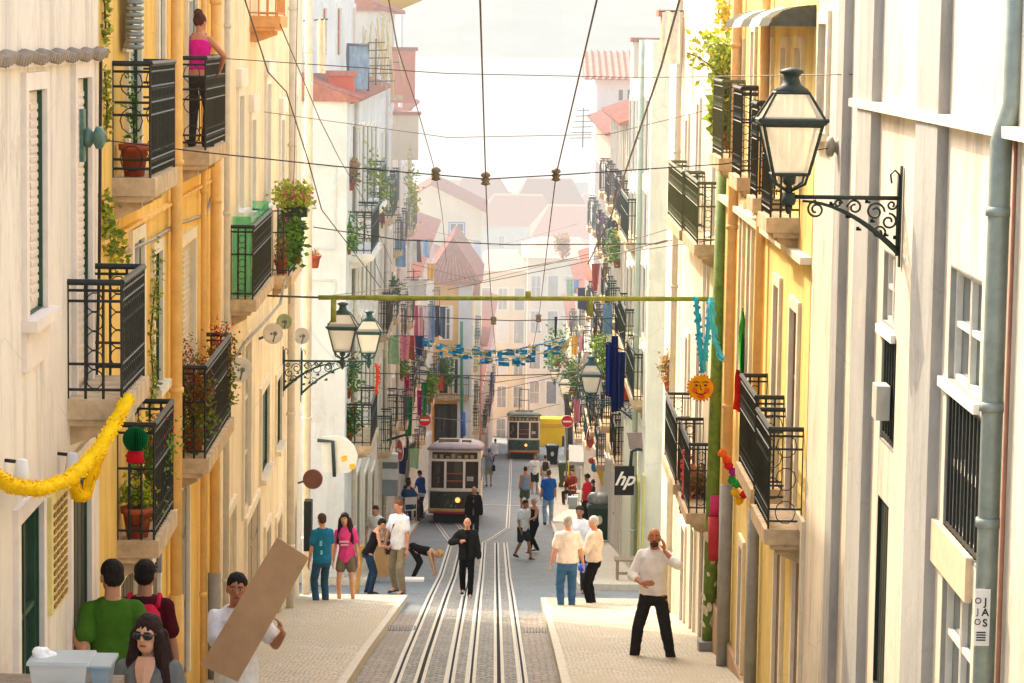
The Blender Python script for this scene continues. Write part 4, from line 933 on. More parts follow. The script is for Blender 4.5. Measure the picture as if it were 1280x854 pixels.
    if g('bag'):
        e = MB(); x = g('bag')[0]; c = V((x, -.05, .86)); e.obox(c+V((-.06, -.14, -.14)), (.12, 0, 0), (0, .28, 0), (0, 0, .24)); e.tube([U((-x*.35, .0, 1.49)), U((0, -.15, 1.3)), V((x, -.1, 1.0))], .014, 5); e.tube([U((-x*.35, .0, 1.49)), U((0.02, .14, 1.3)), V((x, 0.05, 1.0))], .014, 5)
        sub_obj(T, 'shoulder_bag', e, cl(g('bag')[1]))
    if g('belt'): e = MB(); e.tube([V((.172*math.cos(a), -.01+.132*math.sin(a), hipz+.055)) for a in [2*PI*i/20 for i in range(20)]], .016, 6, closed=True); sub_obj(T, 'belt', e, cl(g('belt')))
    return T
HANG = ((-.25, .05, .80), (.25, .05, .80))
# --- foreground
def fp(px, ytop, Y, H): p = at(px, ytop, Y); return V((p.x, Y, p.z-H))
person('woman in big dark sunglasses and a grey v-neck top, long dark hair, in front', fp(186, 768, 16.2, 1.68), H=1.68, face=PI-.12, fem=True, top='tee', tc='6b6a66', inner=None, bot='trousers', bc='2f3138', hair='long', hc='2b1713', skin='cf9a78', shades=True, vneck=True, vox=.0075, hyaw=.15, lip='a3423c')
person('man in a green t-shirt seen from behind with his hand on the door frame', fp(140, 700, 19.2, 1.76), H=1.76, face=.12, tc='40661f', bot='trousers', bc='22252a', hc='1c1411', hands=((-.33, .0, 1.33), (.22, .1, .95)), epole=((-.7, -.3, -1), (.6, -.7, -.2)), hdir=((-.1, .1, 1), None), palm=((0, 1, 0), (-1, 0, 0)), curl=(.1, .4), skin='b5805f', hyaw=-.35, vox=.008, build=.9, topz=1.76)
person('man with a red backpack standing close behind the man in green', fp(181, 700, 20.3, 1.74), H=1.74, face=-.05, tc='4a161c', pack='c01f3a', hc='1b1412', skin='a8765a', vox=.009, build=.9)
T = person('young man in a white t-shirt carrying a big brown board', fp(296, 716, 21.0, 1.72), H=1.72, face=PI+.25, tc='e9e9e9', bot='trousers', bc='7d7158', hc='14100f', skin='b07858', hands=((-.33, .20, 1.30), (.03, .24, 1.36)), epole=((-.5, -.3, -1), (.5, -.2, -1)), palm=((1, 0, 0), (-1, 0, .1)), curl=(.7, .9), vox=.008, hyaw=.2, hdir=((.3, 0, .9), (-.2, .1, .9)))
# --- left middle group
person('man in a teal t-shirt and blue jeans with his back half turned', (402, 760), ytop=642, face=.5, tc='1d6a8c', bot='jeans', bc='2a4d68', hc='4a3220', skin='c08a6a', hands=((-.24, .06, .80), (.24, .12, .86)), shoe='4a2f26', print=((-.12, 1.18, .05, .10), (-.10, 1.02, .04, .08)), printback=True, pc='6db0c0')
person('girl in a pink t-shirt and grey shorts with long dark hair and hairband', (433, 758), ytop=641, face=PI-.15, fem=True, tc='e0488e', bot='hot', bc='7a6d5c', hair='long', hc='2d1a15', skin='cf9c7d', shoe='e4e0d8', feet=((-.14, .06, 0), (.14, -.02, 0)), print=((-.09, 1.22, .18, .03), (-.07, 1.16, .14, .03)), pc='f2c9d8', side=.06, build=.93)
person('person in a black sleeveless top and jeans bending towards a brown board', (460, 742), ytop=652, face=-1.3, topz=1.62, lean=.42, top='tank', tc='17171a', bot='jeans', bc='223a52', hc='1a1311', hands=((-.16, .38, 1.02), (.10, .42, 1.05)), fem=False, skin='c08c6c', build=.92)
person('man in a white t-shirt leaning at the wall behind the brown board', (471, 718), ytop=631, face=PI-.5, tc='e8e6e0', bot='trousers', bc='3b3a38', hc='3a2a20', hands=((-.24, .2, .95), (.22, .18, .95)), lean=.1)
person('man in a white shirt and khaki trousers with a camera strap, red-brown hair', (498, 742), ytop=625, face=PI-.6, tc='e6e9f0', bot='trousers', bc='8d8068', hc='6d3d26', skin='cc8c6c', feet=((-.16, .08, 0), (.14, -.10, 0)), hands=((-.24, .06, .80), (.25, .1, .84)), hyaw=.15, bag=(.18, '3a3a3c'), shoe='2a2320')
person('fair-haired person in a black top bending down to the ground over a white box', (516, 724), ytop=676, face=-1.75, topz=1.06, lean=1.75, habs=1.5, top='tank', tc='1c1b1c', bot='trousers', bc='1e1e22', hc='c79a5c', hair='curly', skin='c99a78', hands=((-.12, .62, .26), (.14, .62, .24)), hipz=.86, epole=((-1, 0, .2), (1, 0, .2)), hdir=((0, .1, -1), (0, .1, -1)))
# --- street
person('man in a black jacket and black trousers walking up between the tram rails', (583, 746), ytop=647, face=PI+.05, top='jacket', tc='1e1f20', inner='0f0f10', bc='121214', hc='7a5c44', skin='c98e70', feet=((-.07, .18, 0), (.07, -.20, .04)), hands=((-.27, .12, .84), (.18, .30, 1.28)), hair='balding', curl=(.5, .9), shoe='0f0f10', hem=.80)
person('older bald man in a dark open cardigan and grey jumper beside the tram', (592, 676), ytop=608, face=PI-.1, top='jacket', tc='241c20', inner='6a6a6e', bc='2a2a2e', hair='balding', hc='8a6b55', skin='c99880', feet=((-.1, .1, 0), (.1, -.1, 0)), build=1.1, belly=.03, hem=.80)
person('man in a white t-shirt and dark shorts striding down the track', (653, 699), ytop=624, face=PI+.7, tc='dfe6ee', bot='shorts', bc='26323c', hc='2b2220', skin='a5704f', feet=((-.1, .26, 0), (.1, -.22, .05)), hands=((-.28, -.1, .84), (.26, .2, .9)), lean=.12)
person('old man in a black waistcoat and white shirt holding a paper', (667, 691), ytop=622, face=PI-1.0, top='tank', tc='1b1b1e', bc='161618', hair='balding', hc='b5a493', skin='c58d70', feet=((-.1, .24, 0), (.1, -.2, .03)), hands=((-.14, .33, 1.08), (.16, .33, 1.08)), build=1.08)
person('man in a bright blue shirt and pale jeans walking away downhill', (685, 656), ytop=587, face=.1, tc='1f68c4', bot='jeans', bc='8fb0cc', hair='short', hc='5a4538', skin='b87e5e', build=1.08, hem=.78)
person('man in a grey-blue tank top and camouflage shorts walking downhill', (656, 640), ytop=583, face=.25, top='tank', tc='6f8ea8', bot='shorts', bc='4d5a48', hc='1d1715', skin='a8775a', feet=((-.1, .1, 0), (.1, -.1, 0)))
person('man in a white t-shirt and dark green shorts facing up the street', (668, 617), ytop=568, face=PI, tc='efeae4', bot='shorts', bc='1f3430', hc='6a4a34', skin='c8906f', hair='short', hands=((-.32, .05, .92), (.32, .05, .92)), print=((-.07, 1.22, .14, .03),), pc='8a8f96')
person('person in white with a dark backpack walking downhill', (681, 613), ytop=569, face=.1, tc='ece6e0', pack='4a4038', bot='trousers', bc='d8c8b8', hc='3b2b22')
person('photographer in grey with khaki shorts and a black shoulder bag, seen from behind', (611, 608), ytop=560, face=.15, tc='7f848c', bot='shorts', bc='a09578', cap='6a7a84', bag=(.2, '17181a'), hands=((-.12, .3, 1.5), (.12, .3, 1.5)), epole=((-1, 0, -.3), (1, 0, -.3)), skin='b87b60')
person('grey-haired man in a pale shirt and blue jeans seen from behind', (708, 766), ytop=645, face=.12, tc='f0dfd6', bot='jeans', bc='3c6690', hair='short', hc='a8a29a', skin='cc9276', build=1.12, belly=.02, shoe='2e2b2a', hands=((-.30, .03, .80), (.30, .02, .84)), hem=.88)
person('grey-haired man in a beige jacket and black trousers talking, in profile', (741, 763), ytop=645, face=1.15, top='jacket', tc='d9c9b8', bc='17181a', hair='short', hc='bdb8b0', skin='c98c70', hands=((-.18, .26, 1.08), (.2, .22, 1.05)), shoe='1a1716', hem=.9)
person('woman in a white t-shirt standing between two grey-haired men', (723, 742), ytop=632, face=PI-.2, fem=True, tc='e4e6ee', bc='28303e', hair='short', hc='2b1f1a', skin='a8765a')
person('bald man in a white shirt holding a phone to his ear, nearest on the right', (815, 833), ytop=660, face=PI-.25, top='rolled', tc='fbf7f5', bc='2c2b2c', hair='balding', hc='2a2422', skin='bd7d5c', feet=((-.26, .05, 0), (.24, -.04, 0)), hands=((-.15, .09, 1.48), (.10, .28, 1.10)), epole=((-1, .2, -1), (.9, -.5, -.6)), hdir=((.15, -.1, 1), (-.9, .4, .1)), palm=((1, -.2, 0), (0, -1, 0)), beard='5a4034', vox=.0085, belly=.02, collar='f0e6e4', hpitch=-.18, hyaw=-.2, curl=(.5, .7), hem=.88, toe=(0, 0), skinb=1)
person('woman with dark curly hair in a red top near the wheeled bins', (733, 655), ytop=593, face=.9, fem=True, tc='c0283a', bc='2a2124', hair='curly', hc='1d1512', skin='8d5a44')
person('person in a brown dress standing behind the woman in red', (741, 652), ytop=600, face=-.5, fem=True, tc='4a2a26', bc='3a2420', hair='curly', hc='1a1210', skin='7a4a38')
# --- tables on the left
def seated(label, px, Y, x, face, **k):
    P = V((x, Y, gz(Y)+.13)); k.setdefault('hands', ((-.16, .38, .78), (.16, .38, .78)))
    return person(label, P, H=1.7, face=face, hipz=.55, feet=((-.12, .42, 0), (.12, .42, 0)), kpole=((-.1, .3, 1), (.1, .3, 1)), **k)
seated('person in a dark brown t-shirt sitting at the black table', 0, 89, -3.12, -.9, tc='2c2220', hc='201613', bc='2a2a2e')
person('man in a blue top and jeans standing by the black table', (527, 645), ytop=588, face=.9, tc='1f5aa8', bot='jeans', bc='234a66', hc='17110f', lean=.15, shoe='b04a3a', hands=((-.2, .3, .95), (.2, .3, .95)))
seated('person in a blue shirt sitting low in front of the black table', 0, 86.2, -3.0, -.4, tc='27507a', hc='2a1c16', bc='3a3432')
seated('person in white sitting on the step below the farther tram', 0, 150, -.55, .5, tc='e8e0dc', hc='3a2418', bc='3a3a40')
seated('person sitting in the shade of the cafe awning on the right', 0, 103, 2.5, 2.6, tc='8a3a2c', hc='241814', bc='3a2c2a')
# --- woman on the balcony
def balc(b, f, o=.15, dz=0, h=None):
    a0, a1, z, hh, oo = BAL[b]; return (h.pt(a0+(a1-a0)*f, z+dz, o))
p = balc('B', .35, .12, 0, L2)
person('woman in a bright pink top and dark trousers leaning on the balcony rail', p, H=(at(250, 16, p.y).z-p.z), face=-.25, fem=True, top='tank', tc='e0209a', bc='3a3532', hair='bun', hc='54281c', skin='c88a66', hands=((-.12, .28, 1.06), (.20, .30, 1.02)), epole=((-1, -.1, -.3), (1, -.1, -.3)), lean=.10, hyaw=.35, hem=1.0, vox=.0085)
# ------------------------------------------------------------------ trams
def tram(label, px, Y, w, hgt, body, low, art, dome, seed=0, panto=False, X=None):
    p = at(px, 600, Y); x = p.x; t = thing('tram', label, 'tram', (x, Y, gz(Y)+.02)); s = w/1.8; k = hgt/2.75
    rd = random.Random(seed); BW = paint(body, .45, .12, 0, 9, .15, 'tram_paint', .5, True); W = w/2; z = lambda v: v*k
    def prof(zz, ins=0, n=9):                 # plan outline of the bowed front
        pts = []
        for i in range(n): f = -1+2*i/(n-1); pts.append(((W-ins)*f, .22*f*f+ins-.0))
        return [V((a, b, zz)) for a, b in pts]
    def band(mb, z0, z1, ins=0, mi=0, x0=-1, x1=1, ex=0):
        a = prof(z0, ins); b = prof(z1, ins)
        def ip(L, f): g_ = (f+1)/2*(len(L)-1); i = min(int(g_), len(L)-2); return L[i].lerp(L[i+1], g_-i)
        n = 8
        for i in range(n):
            f0, f1 = x0+(x1-x0)*i/n, x0+(x1-x0)*(i+1)/n
            q = [ip(a, f0), ip(a, f1), ip(b, f1), ip(b, f0)]; q = [v+V((0, -ex, 0)) for v in q]; mb.face(q, mi)
        if ex:
            for f in (x0, x1): mb.face([ip(a, f)+V((0, -ex, 0)), ip(a, f), ip(b, f), ip(b, f)+V((0, -ex, 0))], mi)
            mb.face([v for v in (ip(b, x0)+V((0, -ex, 0)), ip(b, x1)+V((0, -ex, 0)), ip(b, x1), ip(b, x0))], mi)
    b = MB(); band(b, z(.42), z(2.5))
    L = 7.5; drop = 0; t.rotation_euler = (-math.atan(.125), 0, 0)
    for sx in (-1, 1):
        b.face([(sx*W, .22, z(.42)), (sx*W, L, z(.42)+drop), (sx*W, L, z(2.5)+drop*.0), (sx*W, .22, z(2.5))][::-sx])
    b.face([(-W, L, z(.2)+drop), (W, L, z(.2)+drop), (W, L, z(2.5)), (-W, L, z(2.5))]); b.box(-W, .22, z(2.48), W, L, z(2.5)); b.build('body', BW, t)
    for sx in (-1, 1):
        for i in range(5):
            q = MB(); y0 = .6+i*1.35; q.box(sx*W-(.01 if sx > 0 else -.0), y0, z(1.45), sx*W+(.0 if sx > 0 else .01)+sx*.012, y0+1.1, z(2.2)); q.build('side_window', glass_dark('2c2a26'), t)
    # roof
    r = MB(); rs = []
    for zz, ins in ((2.5, -.06), (2.54, -.06), (2.60, -.0), (2.68, .14), (2.73, .34), (2.75, .55)):
        pr = prof(z(zz), ins*s); pr = [V((v.x, v.y-.06 if ins < 0 else v.y, v.z)) for v in pr]; rs.append(pr+[V((pr[-1].x, L, z(zz))), V((pr[0].x, L, z(zz)))])
    r.rings(rs); ro = r.build('roof', paint(dome, .6, .2, 0, 5, .2, 'roof_paint', .3, True), t)
    # transom
    q = MB(); band(q, z(2.20), z(2.43), 0, 0, -.86, .86, .012); T_ = q.build('transom_window', glass_dark('2a2723'), t)
    q = MB()
    for i in range(7): f = -.8+.23*i+rd.uniform(-.02, .02); band(q, z(2.22), z(2.22+rd.uniform(.06, .17)), 0, 0, f, f+.14, .018)
    sub_obj(T_, 'lettering', q, paint('a89a6a', .7, .2))
    q = MB(); band(q, z(2.43), z(2.47), 0, 0, -.95, .95, .03); band(q, z(2.12), z(2.19), 0, 0, -1, 1, .02); band(q, z(1.12), z(1.19), 0, 0, -1, 1, .035)
    for f in (-.98, -.40, .32, .90): band(q, z(1.19), z(2.12), 0, 0, f, f+.085, .022)
    q.build('window_frame', paint('f0ece0', .5, .05), t)
    for f0, f1, lab in ((-.89, -.40, None), (-.31, .32, None), (.41, .90, None)):
        q = MB(); band(q, z(1.2), z(2.11), 0, 0, f0, f1, .008); wn = q.build('window', glass_dark('2e2620'), t)
        q = MB()
        if f0 == -.31:
            band(q, z(1.42), z(1.47), 0, 0, f0+.02, f1-.02, .014); band(q, z(1.68), z(1.72), 0, 0, f0+.02, f1-.02, .014)
            sub_obj(wn, 'handrail', q, paint('a55a38', .5, .2)); q = MB()
            for i in range(5): band(q, z(1.75+.07*i-.0), z(1.79+.07*i), 0, 0, -.03, .07, .013)
            sub_obj(wn, 'reflection_of_lamps', q, paint('cfd0c4', .4, .2)) if False else None
        else:
            for i in range(3): a = f0+.06+rd.uniform(0, .25); c = rd.uniform(1.3, 1.8); band(q, z(c), z(c+.2), 0, 0, a, a+.1, .013)
            if f0 > 0: q = MB(); band(q, z(1.45), z(1.6), 0, 0, .47, .72, .014)
            sub_obj(wn, 'notice', q, paint('b9bdb4' if f0 > 0 else '5a564a', .6, .2))
    # painted lower panel
    q = MB(); band(q, z(.50), z(1.08), 0, 0, -.94, .94, .014); pn = q.build('front_panel', paint(low, .45, .35, 0, 3, .1, 'tram_paint', .5, True), t)
    for i, c in enumerate(art):
        q = MB(); 
        for _ in range(9):
            f = -.85+1.7*(i+.5)/len(art)+rd.uniform(-.14, .14); z0 = rd.uniform(.52, .95); ww = rd.uniform(.02, .07); band(q, z(z0), z(min(1.07, z0+rd.uniform(.03, .10))), 0, 0, f, f+ww, .018+.002*i)
        sub_obj(pn, 'painted_motif', q, paint(c, .5, .2))
    q = MB(); band(q, z(.40), z(.47), 0, 0, -1, 1, .05); q.build('bumper', paint('d8902a', .5, .2), t)
    q = MB(); band(q, z(.33), z(.395), 0, 0, -.97, .97, .04); q.build('skirt', paint('9a2c22', .5, .2), t)
    q = MB(); q.lathe([(.13, 0), (.13, .06), (.10, .07)], (.12*s*1.0, -.09, z(.80)), 16, ax=(0, -1, 0)); hl = q.build('headlight', paint('6a5030', .4, .2, .6), t)
    m, nt = new_mat('headlamp_glow'); bb = NB(nt); e = bb.node('ShaderNodeEmission'); e.inputs[0].default_value = (1, .36, .08, 1); e.inputs[1].default_value = 2.6; finish(nt, e.outputs[0])
    q = MB(); q.sphere((.12*s, -.155, z(.80)), (.085, .03, .085), 12, 8); sub_obj(hl, 'lens', q, m)
    q = MB(); q.box(-W*.8, .3, -.0, W*.8, L-.3, z(.40)); 
    for sx in (-1, 1):
        for yy in (.9, 5.5): q.lathe([(.3, -.04), (.3, .04)], (sx*.45, yy, .22), 16, ax=(1, 0, 0))
    q.build('underframe', iron('15130f'), t)
    if panto:
        q = MB()
        for sx in (-.28, .28): q.tube([(sx, .6, z(2.75)), (sx*.9, 1.0, z(2.75)+1.25)], .022, 5)
        for f in (0, .5, 1.0): q.tube([(-.28, .6+.4*f, z(2.75)+1.25*f), (.28, .6+.4*f, z(2.75)+1.25*f)], .022, 5)
        q.box(-.5, .5, z(2.73), .5, 1.4, z(2.80)); q.build('pantograph', iron('4a4a40'), t)
    else:
        q = MB(); q.box(-.55, 1, z(2.72), .1, 2.6, z(2.86)); q.box(.2, 1.4, z(2.72), .5, 2.2, z(2.82)); q.build('roof_box', paint('8e8468', .7, .3), t)
    return t
tram('nearer tram with a purplish roof, lit headlamp and painted front, waiting on the left track', 568, 88.5, 1.68, 2.58, 'ede5d0', '34382c', ['22281c', '4a6a30', '5f8498', '2a2019', '7a8a3a'], '8c7c7c', 3)
tram('farther tram with a green roof and raised current collector, coming up the track', 654, 158, 1.86, 2.72, 'b3b0a4', '2d4a44', ['3c6a6a', '1e2c24', '5a96a4', '20302a'], '5c6a5c', 5, True)
person('tram driver in a brown uniform standing behind the windscreen', V((at(653, 560, 158).x, 159.2, gz(158)+.5)), H=1.7, face=PI, tc='8a6a44', hc='2a1c16', noface=True)
# ------------------------------------------------------------------ lanterns
LG = lamp_glass()
def lantern(label, px, py_arm, Y, wall_x, wallpt=None, sc=1.0, col='33473f', side=1, grp='wall lanterns on scrolled iron brackets', tilt=None):
    """px, py_arm: pixel of the arm end under the lantern; the bracket runs along X to wall_x"""
    p = at(px, py_arm, Y); M = iron(col); t = thing('street_lamp', label, 'street lamp', (p.x, Y, p.z), grp)
    def sq(hw, z): return [V((sx*hw*sc, sy*hw*sc, z*sc)) for sx, sy in ((-1, -1), (1, -1), (1, 1), (-1, 1))]
    z0 = .17
    q = MB()
    for (h0, za), (h1, zb) in (((.13, z0), (.215, z0+.36)), ((.235, z0+.40), (.12, z0+.60))):
        A, B = sq(h0, za), sq(h1, zb)
        for i in range(4): q.tube([A[i], B[i]], .012*sc, 4, sm=False); q.tube([A[i], A[(i+1) % 4]], .012*sc, 4, sm=False); q.tube([B[i], B[(i+1) % 4]], .012*sc, 4, sm=False)
    q.rings([sq(.225, z0+.36), sq(.245, z0+.375), sq(.245, z0+.40), sq(.225, z0+.41)], sm=False, cap=False)
    for c in sq(.245, z0+.40): q.sphere(c, .018*sc, 6, 4)
    q.build('frame', M, t)
    q = MB(); g1, g2 = sq(.126, z0+.005), sq(.21, z0+.355); g3, g4 = sq(.228, z0+.405), sq(.115, z0+.595)
    for i in range(4):
        j = (i+1) % 4; q.face([g1[i], g1[j], g2[j], g2[i]]); q.face([g3[i], g3[j], g4[j], g4[i]])
    q.build('glass', LG, t)
    q = MB(); q.lathe([(.125*sc, (z0+.60)*sc), (.13*sc, (z0+.62)*sc), (.07*sc, (z0+.66)*sc), (.055*sc, (z0+.71)*sc), (.06*sc, (z0+.73)*sc), (.09*sc, (z0+.745)*sc), (.085*sc, (z0+.765)*sc), (.02*sc, (z0+.785)*sc)], (0, 0, 0), 14); q.build('chimney', M, t)
    q = MB(); q.lathe([(.02*sc, .02*sc), (.035*sc, .05*sc), (.02*sc, .08*sc), (.045*sc, .1*sc), (.05*sc, (z0-.01)*sc)], (0, 0, 0), 10)
    for c in sq(.125, z0): q.tube([c, V((c.x*.85, c.y*.85, .1*sc)), V((c.x*.2, c.y*.2, .05*sc))], .012*sc, 5)
    q.lathe([(.045*sc, -.06*sc), (.055*sc, -.03*sc), (.045*sc, .03*sc)], (0, 0, 0), 10); q.lathe([(.008, -.13*sc), (.028*sc, -.1*sc), (.03*sc, -.06*sc)], (0, 0, 0), 8); q.build('holder', M, t)
    d = 1 if wall_x > p.x else -1; L = abs(wall_x-p.x); q = MB(); X = lambda v: V((d*v, 0, 0)); Z = lambda v: V((0, 0, v))
    q.tube([X(0), X(L)], .018*sc, 6); q.tube([X(L-.02)+Z(.16), X(L-.02)+Z(-.42*L/.82)], .016*sc, 6); q.tube([X(L-.02)+Z(.16), X(L-.05)+Z(.19), X(L-.08)+Z(.16), X(L-.07)+Z(.10)], .008*sc, 5)
    kk = L/.82
    q.tube([X((.10+.70*f)*kk)+Z(-(.03+.36*f**1.9)*kk) for f in [i/10 for i in range(11)]], .02*sc, 6, rad=[(.010+.016*i/10)*sc for i in range(11)])
    def spiral(cx, cz, r, turns=1.4, a0=0, sg=1):
        q.tube([X((cx+r*(1-i/22*.75)*math.cos(a0+sg*i/20*turns*2*PI))*kk)+Z((cz+r*(1-i/22*.75)*math.sin(a0+sg*i/20*turns*2*PI))*kk) for i in range(21)], .009*sc, 5)
    spiral(.20, -.09, .065, 1.5, PI/2); spiral(.48, -.07, .055, 1.3, PI, -1); spiral(.63, -.10, .07, 1.4, 0); spiral(.73, -.17, .06, 1.3, PI/2, -1); spiral(.66, -.25, .05, 1.2, 0); spiral(.36, -.045, .03, 1.2, 0); spiral(.75, -.05, .035, 1.2, 0, -1)
    for x_, z_ in ((.30, -.06), (.42, -.15), (.56, -.04), (.60, -.18), (.70, -.28), (.77, -.30), (.50, -.24)):
        for a in (0, .7, 1.4): q.obox(X(x_*kk)+Z(z_*kk), X(.035*math.cos(a+.3)*kk), Z(.03*math.sin(a+.6)*kk), V((0, .006, 0)))
    q.build('bracket', M, t)
    q = MB(); q.box(*(sorted((d*(L-.012), d*(L+.0)))[0], -.03, -.5*kk), *(sorted((d*(L-.012), d*(L+.0)))[1], .03, .22)); q.build('wall_plate', M, t)
    return t
lantern('big green lantern on a long scrolled bracket, on the pilastered building at upper right', 986, 246, 19.1, RX-.01, sc=.92, col='26332c')
lantern('green lantern under the left end of the moss green bar, over the lane', 428, 452, 42.6, LX(42.6)+.01, sc=.96, col='2f4a48')
lantern('green lantern on the bracket behind the first one, by the blue bag', 461, 452, 47.5, LX(47.5)+.01, sc=.92, col='2a5450')
lantern('small blue-green lantern above the left round no entry sign', 528, 484, 99, -3.39, col='2a5a60')
lantern('blue-green lantern on the right, beside the hanging dark blue laundry', 738, 500, 60, 2.84, col='2f5560')
lantern('small lantern with a pinkish glass far down on the right', 706, 498, 106, 3.09, col='4a5a58')
lantern('smallest lantern on the right, farthest of them all', 693, 478, 128, 3.29, col='5a6a66')
# ------------------------------------------------------------------ cables
CB = iron('2b2420'); CBP = iron('5c4a40')
def cable(label, pts, r=.007, sag=0, n=14, m=None, grp='overhead cables across the street', nodes=()):
    P = [at(*p) for p in pts]; out = []
    for i, (a, b) in enumerate(zip(P, P[1:])):
        for k in range(n+(i == len(P)-2)): f = k/n; q = a.lerp(b, f); q.z -= sag*4*f*(1-f); out.append(q)
    t = AbsT('cable', label, 'cable', out[0], grp); q = MB(); q.tube(out, r*.72, 5); t.part('wire', q, m or CB)
    for (px, py, Y) in nodes:
        c = at(px, py, Y); q = MB(); k = .038 if Y < 40 else .07; q.lathe([(.2*k, -1.3*k), (k, -k), (.6*k, -.5*k), (k*.95, -.1*k), (.55*k, .3*k), (k, .6*k), (.8*k, 1.1*k), (.2*k, 1.5*k)], c, 10); t.part('insulator', q, paint('7a6a50', .5, .3))
    return t
Yc = 21.5
cable('thin cross cable with two brown insulators, sagging over the middle of the street', [(104, 172, 19.8), (250, 190, 20.1), (420, 208, 20.5), (607, 224, 21), (695, 219, 21.4), (905, 205, 22), (1058, 182, 22.4)], .0065, 0, 6, nodes=((607, 224, 21), (695, 219, 21.4), (545, 218, 20.8)))
cable('high thin cable crossing from the balcony of the woman in pink', [(262, 72, 28), (560, 92, 27), (800, 97, 26), (1075, 93, 22)], .006, .0, 6, m=CBP)
cable('trolley wire along the street, the left one', [(600, 0, 12.6), (607, 222, 21), (611, 330, 29), (616, 400, 40), (622, 470, 66)], .007, 0, 6, m=CBP)
cable('trolley wire along the street, the right one', [(746, 0, 12.9), (695, 219, 21.4), (685, 300, 28), (675, 385, 40), (662, 460, 66)], .007, 0, 6, m=CBP)
cable('long cross cable above the moss green bar', [(392, 284, 44), (500, 300, 44), (640, 306, 44), (820, 305, 44), (842, 300, 44.5)], .012, 0, 6)
cable('cross cable just below the moss green bar', [(500, 395, 60), (640, 401, 60), (775, 398, 60)], .014, 0, 6, nodes=((617, 401, 60), (673, 398, 60)))
cable('dark cross cable high between the lanterns in the distance', [(440, 466, 62), (600, 470, 64), (795, 466, 64)], .017, 0, 6, m=iron('2d4a34'))
cable('slanting dark cable from the left roofs down to the lantern', [(303, -10, 30), (335, 90, 33), (358, 115, 35), (385, 200, 38), (402, 262, 40), (440, 312, 47), (476, 360, 60)], .012, 0, 5)
cable('slanting thin cable from the white building down to the bar', [(350, 30, 33), (400, 150, 40), (425, 200, 46), (455, 250, 56), (490, 330, 70)], .010, 0, 5, m=CBP)
cable('cable dropping from the top of the sky past the roof edge on the left', [(484, -10, 30), (497, 60, 34), (520, 130, 40), (545, 218, 55), (553, 270, 66), (558, 330, 80)], .011, 0, 5, m=CBP, nodes=((543, 220, 55),))
cable('thick brown rope slanting from the upper right down to the middle', [(852, -10, 33), (826, 85, 36), (790, 190, 42), (764, 270, 50), (735, 330, 62)], .022, 0, 5, m=CBP)
cable('thin cable from the white paired balconies to the far left', [(835, 300, 45), (720, 330, 58), (560, 362, 75)], .012, 0, 6, m=CBP)
cable('thin cable from the green pole slanting left under the bar', [(893, 300, 35), (760, 318, 48), (560, 350, 85)], .010, 0, 6, m=CBP)
cable('cable crossing low in front of the farther tram', [(450, 480, 62), (560, 502, 80), (700, 470, 90)], .014, 0, 6, m=CBP)
cable('low dark cable from the small left lantern to the right houses', [(520, 462, 95), (620, 478, 98), (735, 462, 96)], .02, 0, 6)
cable('cable looping down the wall of the pilastered building', [(1166, 0, 18), (1132, 110, 19.2), (1134, 150, 19.1), (1160, 180, 18.4), (1200, 185, 17.2), (1236, 152, 16)], .005, 0, 5, m=CBP)
cable('cable hanging from the cornice beside the grey drainpipe', [(1237, 152, 15.9), (1228, 230, 16), (1222, 350, 16.1)], .005, 0, 4, m=CBP)
cable('thin black cable down the grey pilaster', [(1094, 125, 20.7), (1088, 250, 20.8), (1080, 420, 20.9), (1079, 560, 20.9), (1084, 598, 20.9)], .006, 0, 4, m=CBP)
cable('pale bundled cable slung across the orange house', [(155, 316, 22.4), (190, 300, 24), (222, 280, 26.5), (258, 268, 29.4), (266, 240, 30)], .022, 0, 4, m=paint('a39a8c', .6, .3))
cable('pale bundled cable running along the peach house under the balconies', [(282, 470, 32), (305, 430, 34), (335, 398, 37.5), (350, 380, 39.4), (356, 350, 40)], .028, 0, 4, m=paint('8f8a80', .6, .3))
cable('black cable running down between the pink and the orange house', [(126, 60, 20.6), (125, 200, 20.6), (124, 330, 20.6), (120, 500, 20.6), (116, 700, 20.6)], .018, 0, 4)
cable('thin wire hanging down the front of the peach house', [(372, -10, 41), (368, 200, 41), (362, 380, 41)], .008, 0, 4, m=CBP)
CBL = paint('8a7a68', .6, .3, name='old_cable')
cable('faint cable sagging from the peach house to the yellow house on the right', [(330, 140, 34), (560, 172, 34), (760, 168, 34), (915, 130, 34)], .006, 0, 6, m=CBL)
cable('cable from the lane corner lamp up to the white paired balconies', [(392, 372, 47), (560, 352, 46), (720, 322, 45), (840, 285, 45)], .009, 0, 6, m=CBL)
cable('low slack cable behind the twin lanterns', [(476, 420, 70), (560, 447, 70), (660, 446, 70), (790, 412, 62)], .012, 0, 6, m=CBL)
cable('steep cable from the right bar end down to the blue laundry', [(738, 385, 50), (764, 408, 54), (800, 448, 58)], .016, 0, 5)
cable('cable rising from the small left lantern to the white house roof', [(528, 455, 96), (500, 400, 84), (470, 330, 66), (452, 262, 58)], .012, 0, 5, m=CBP)
cable('pale cable between the far balconies, level with the tram roofs', [(520, 520, 90), (600, 528, 92), (700, 505, 92)], .014, 0, 5, m=CBL)
cable('slack cable between the far rows at the height of the pink roof', [(515, 330, 85), (600, 352, 85), (735, 318, 85)], .012, 0, 6, m=CBL)
cable('thin cable crossing over the corner house roof far away', [(545, 290, 110), (620, 308, 110), (722, 280, 108)], .014, 0, 6, m=CBL)
cable('thin dropper cable beside the green sheeted balcony', [(285, 200, 31.5), (284, 330, 31.5), (282, 470, 31.5), (281, 640, 31.5)], .006, 0, 4, m=CBL)
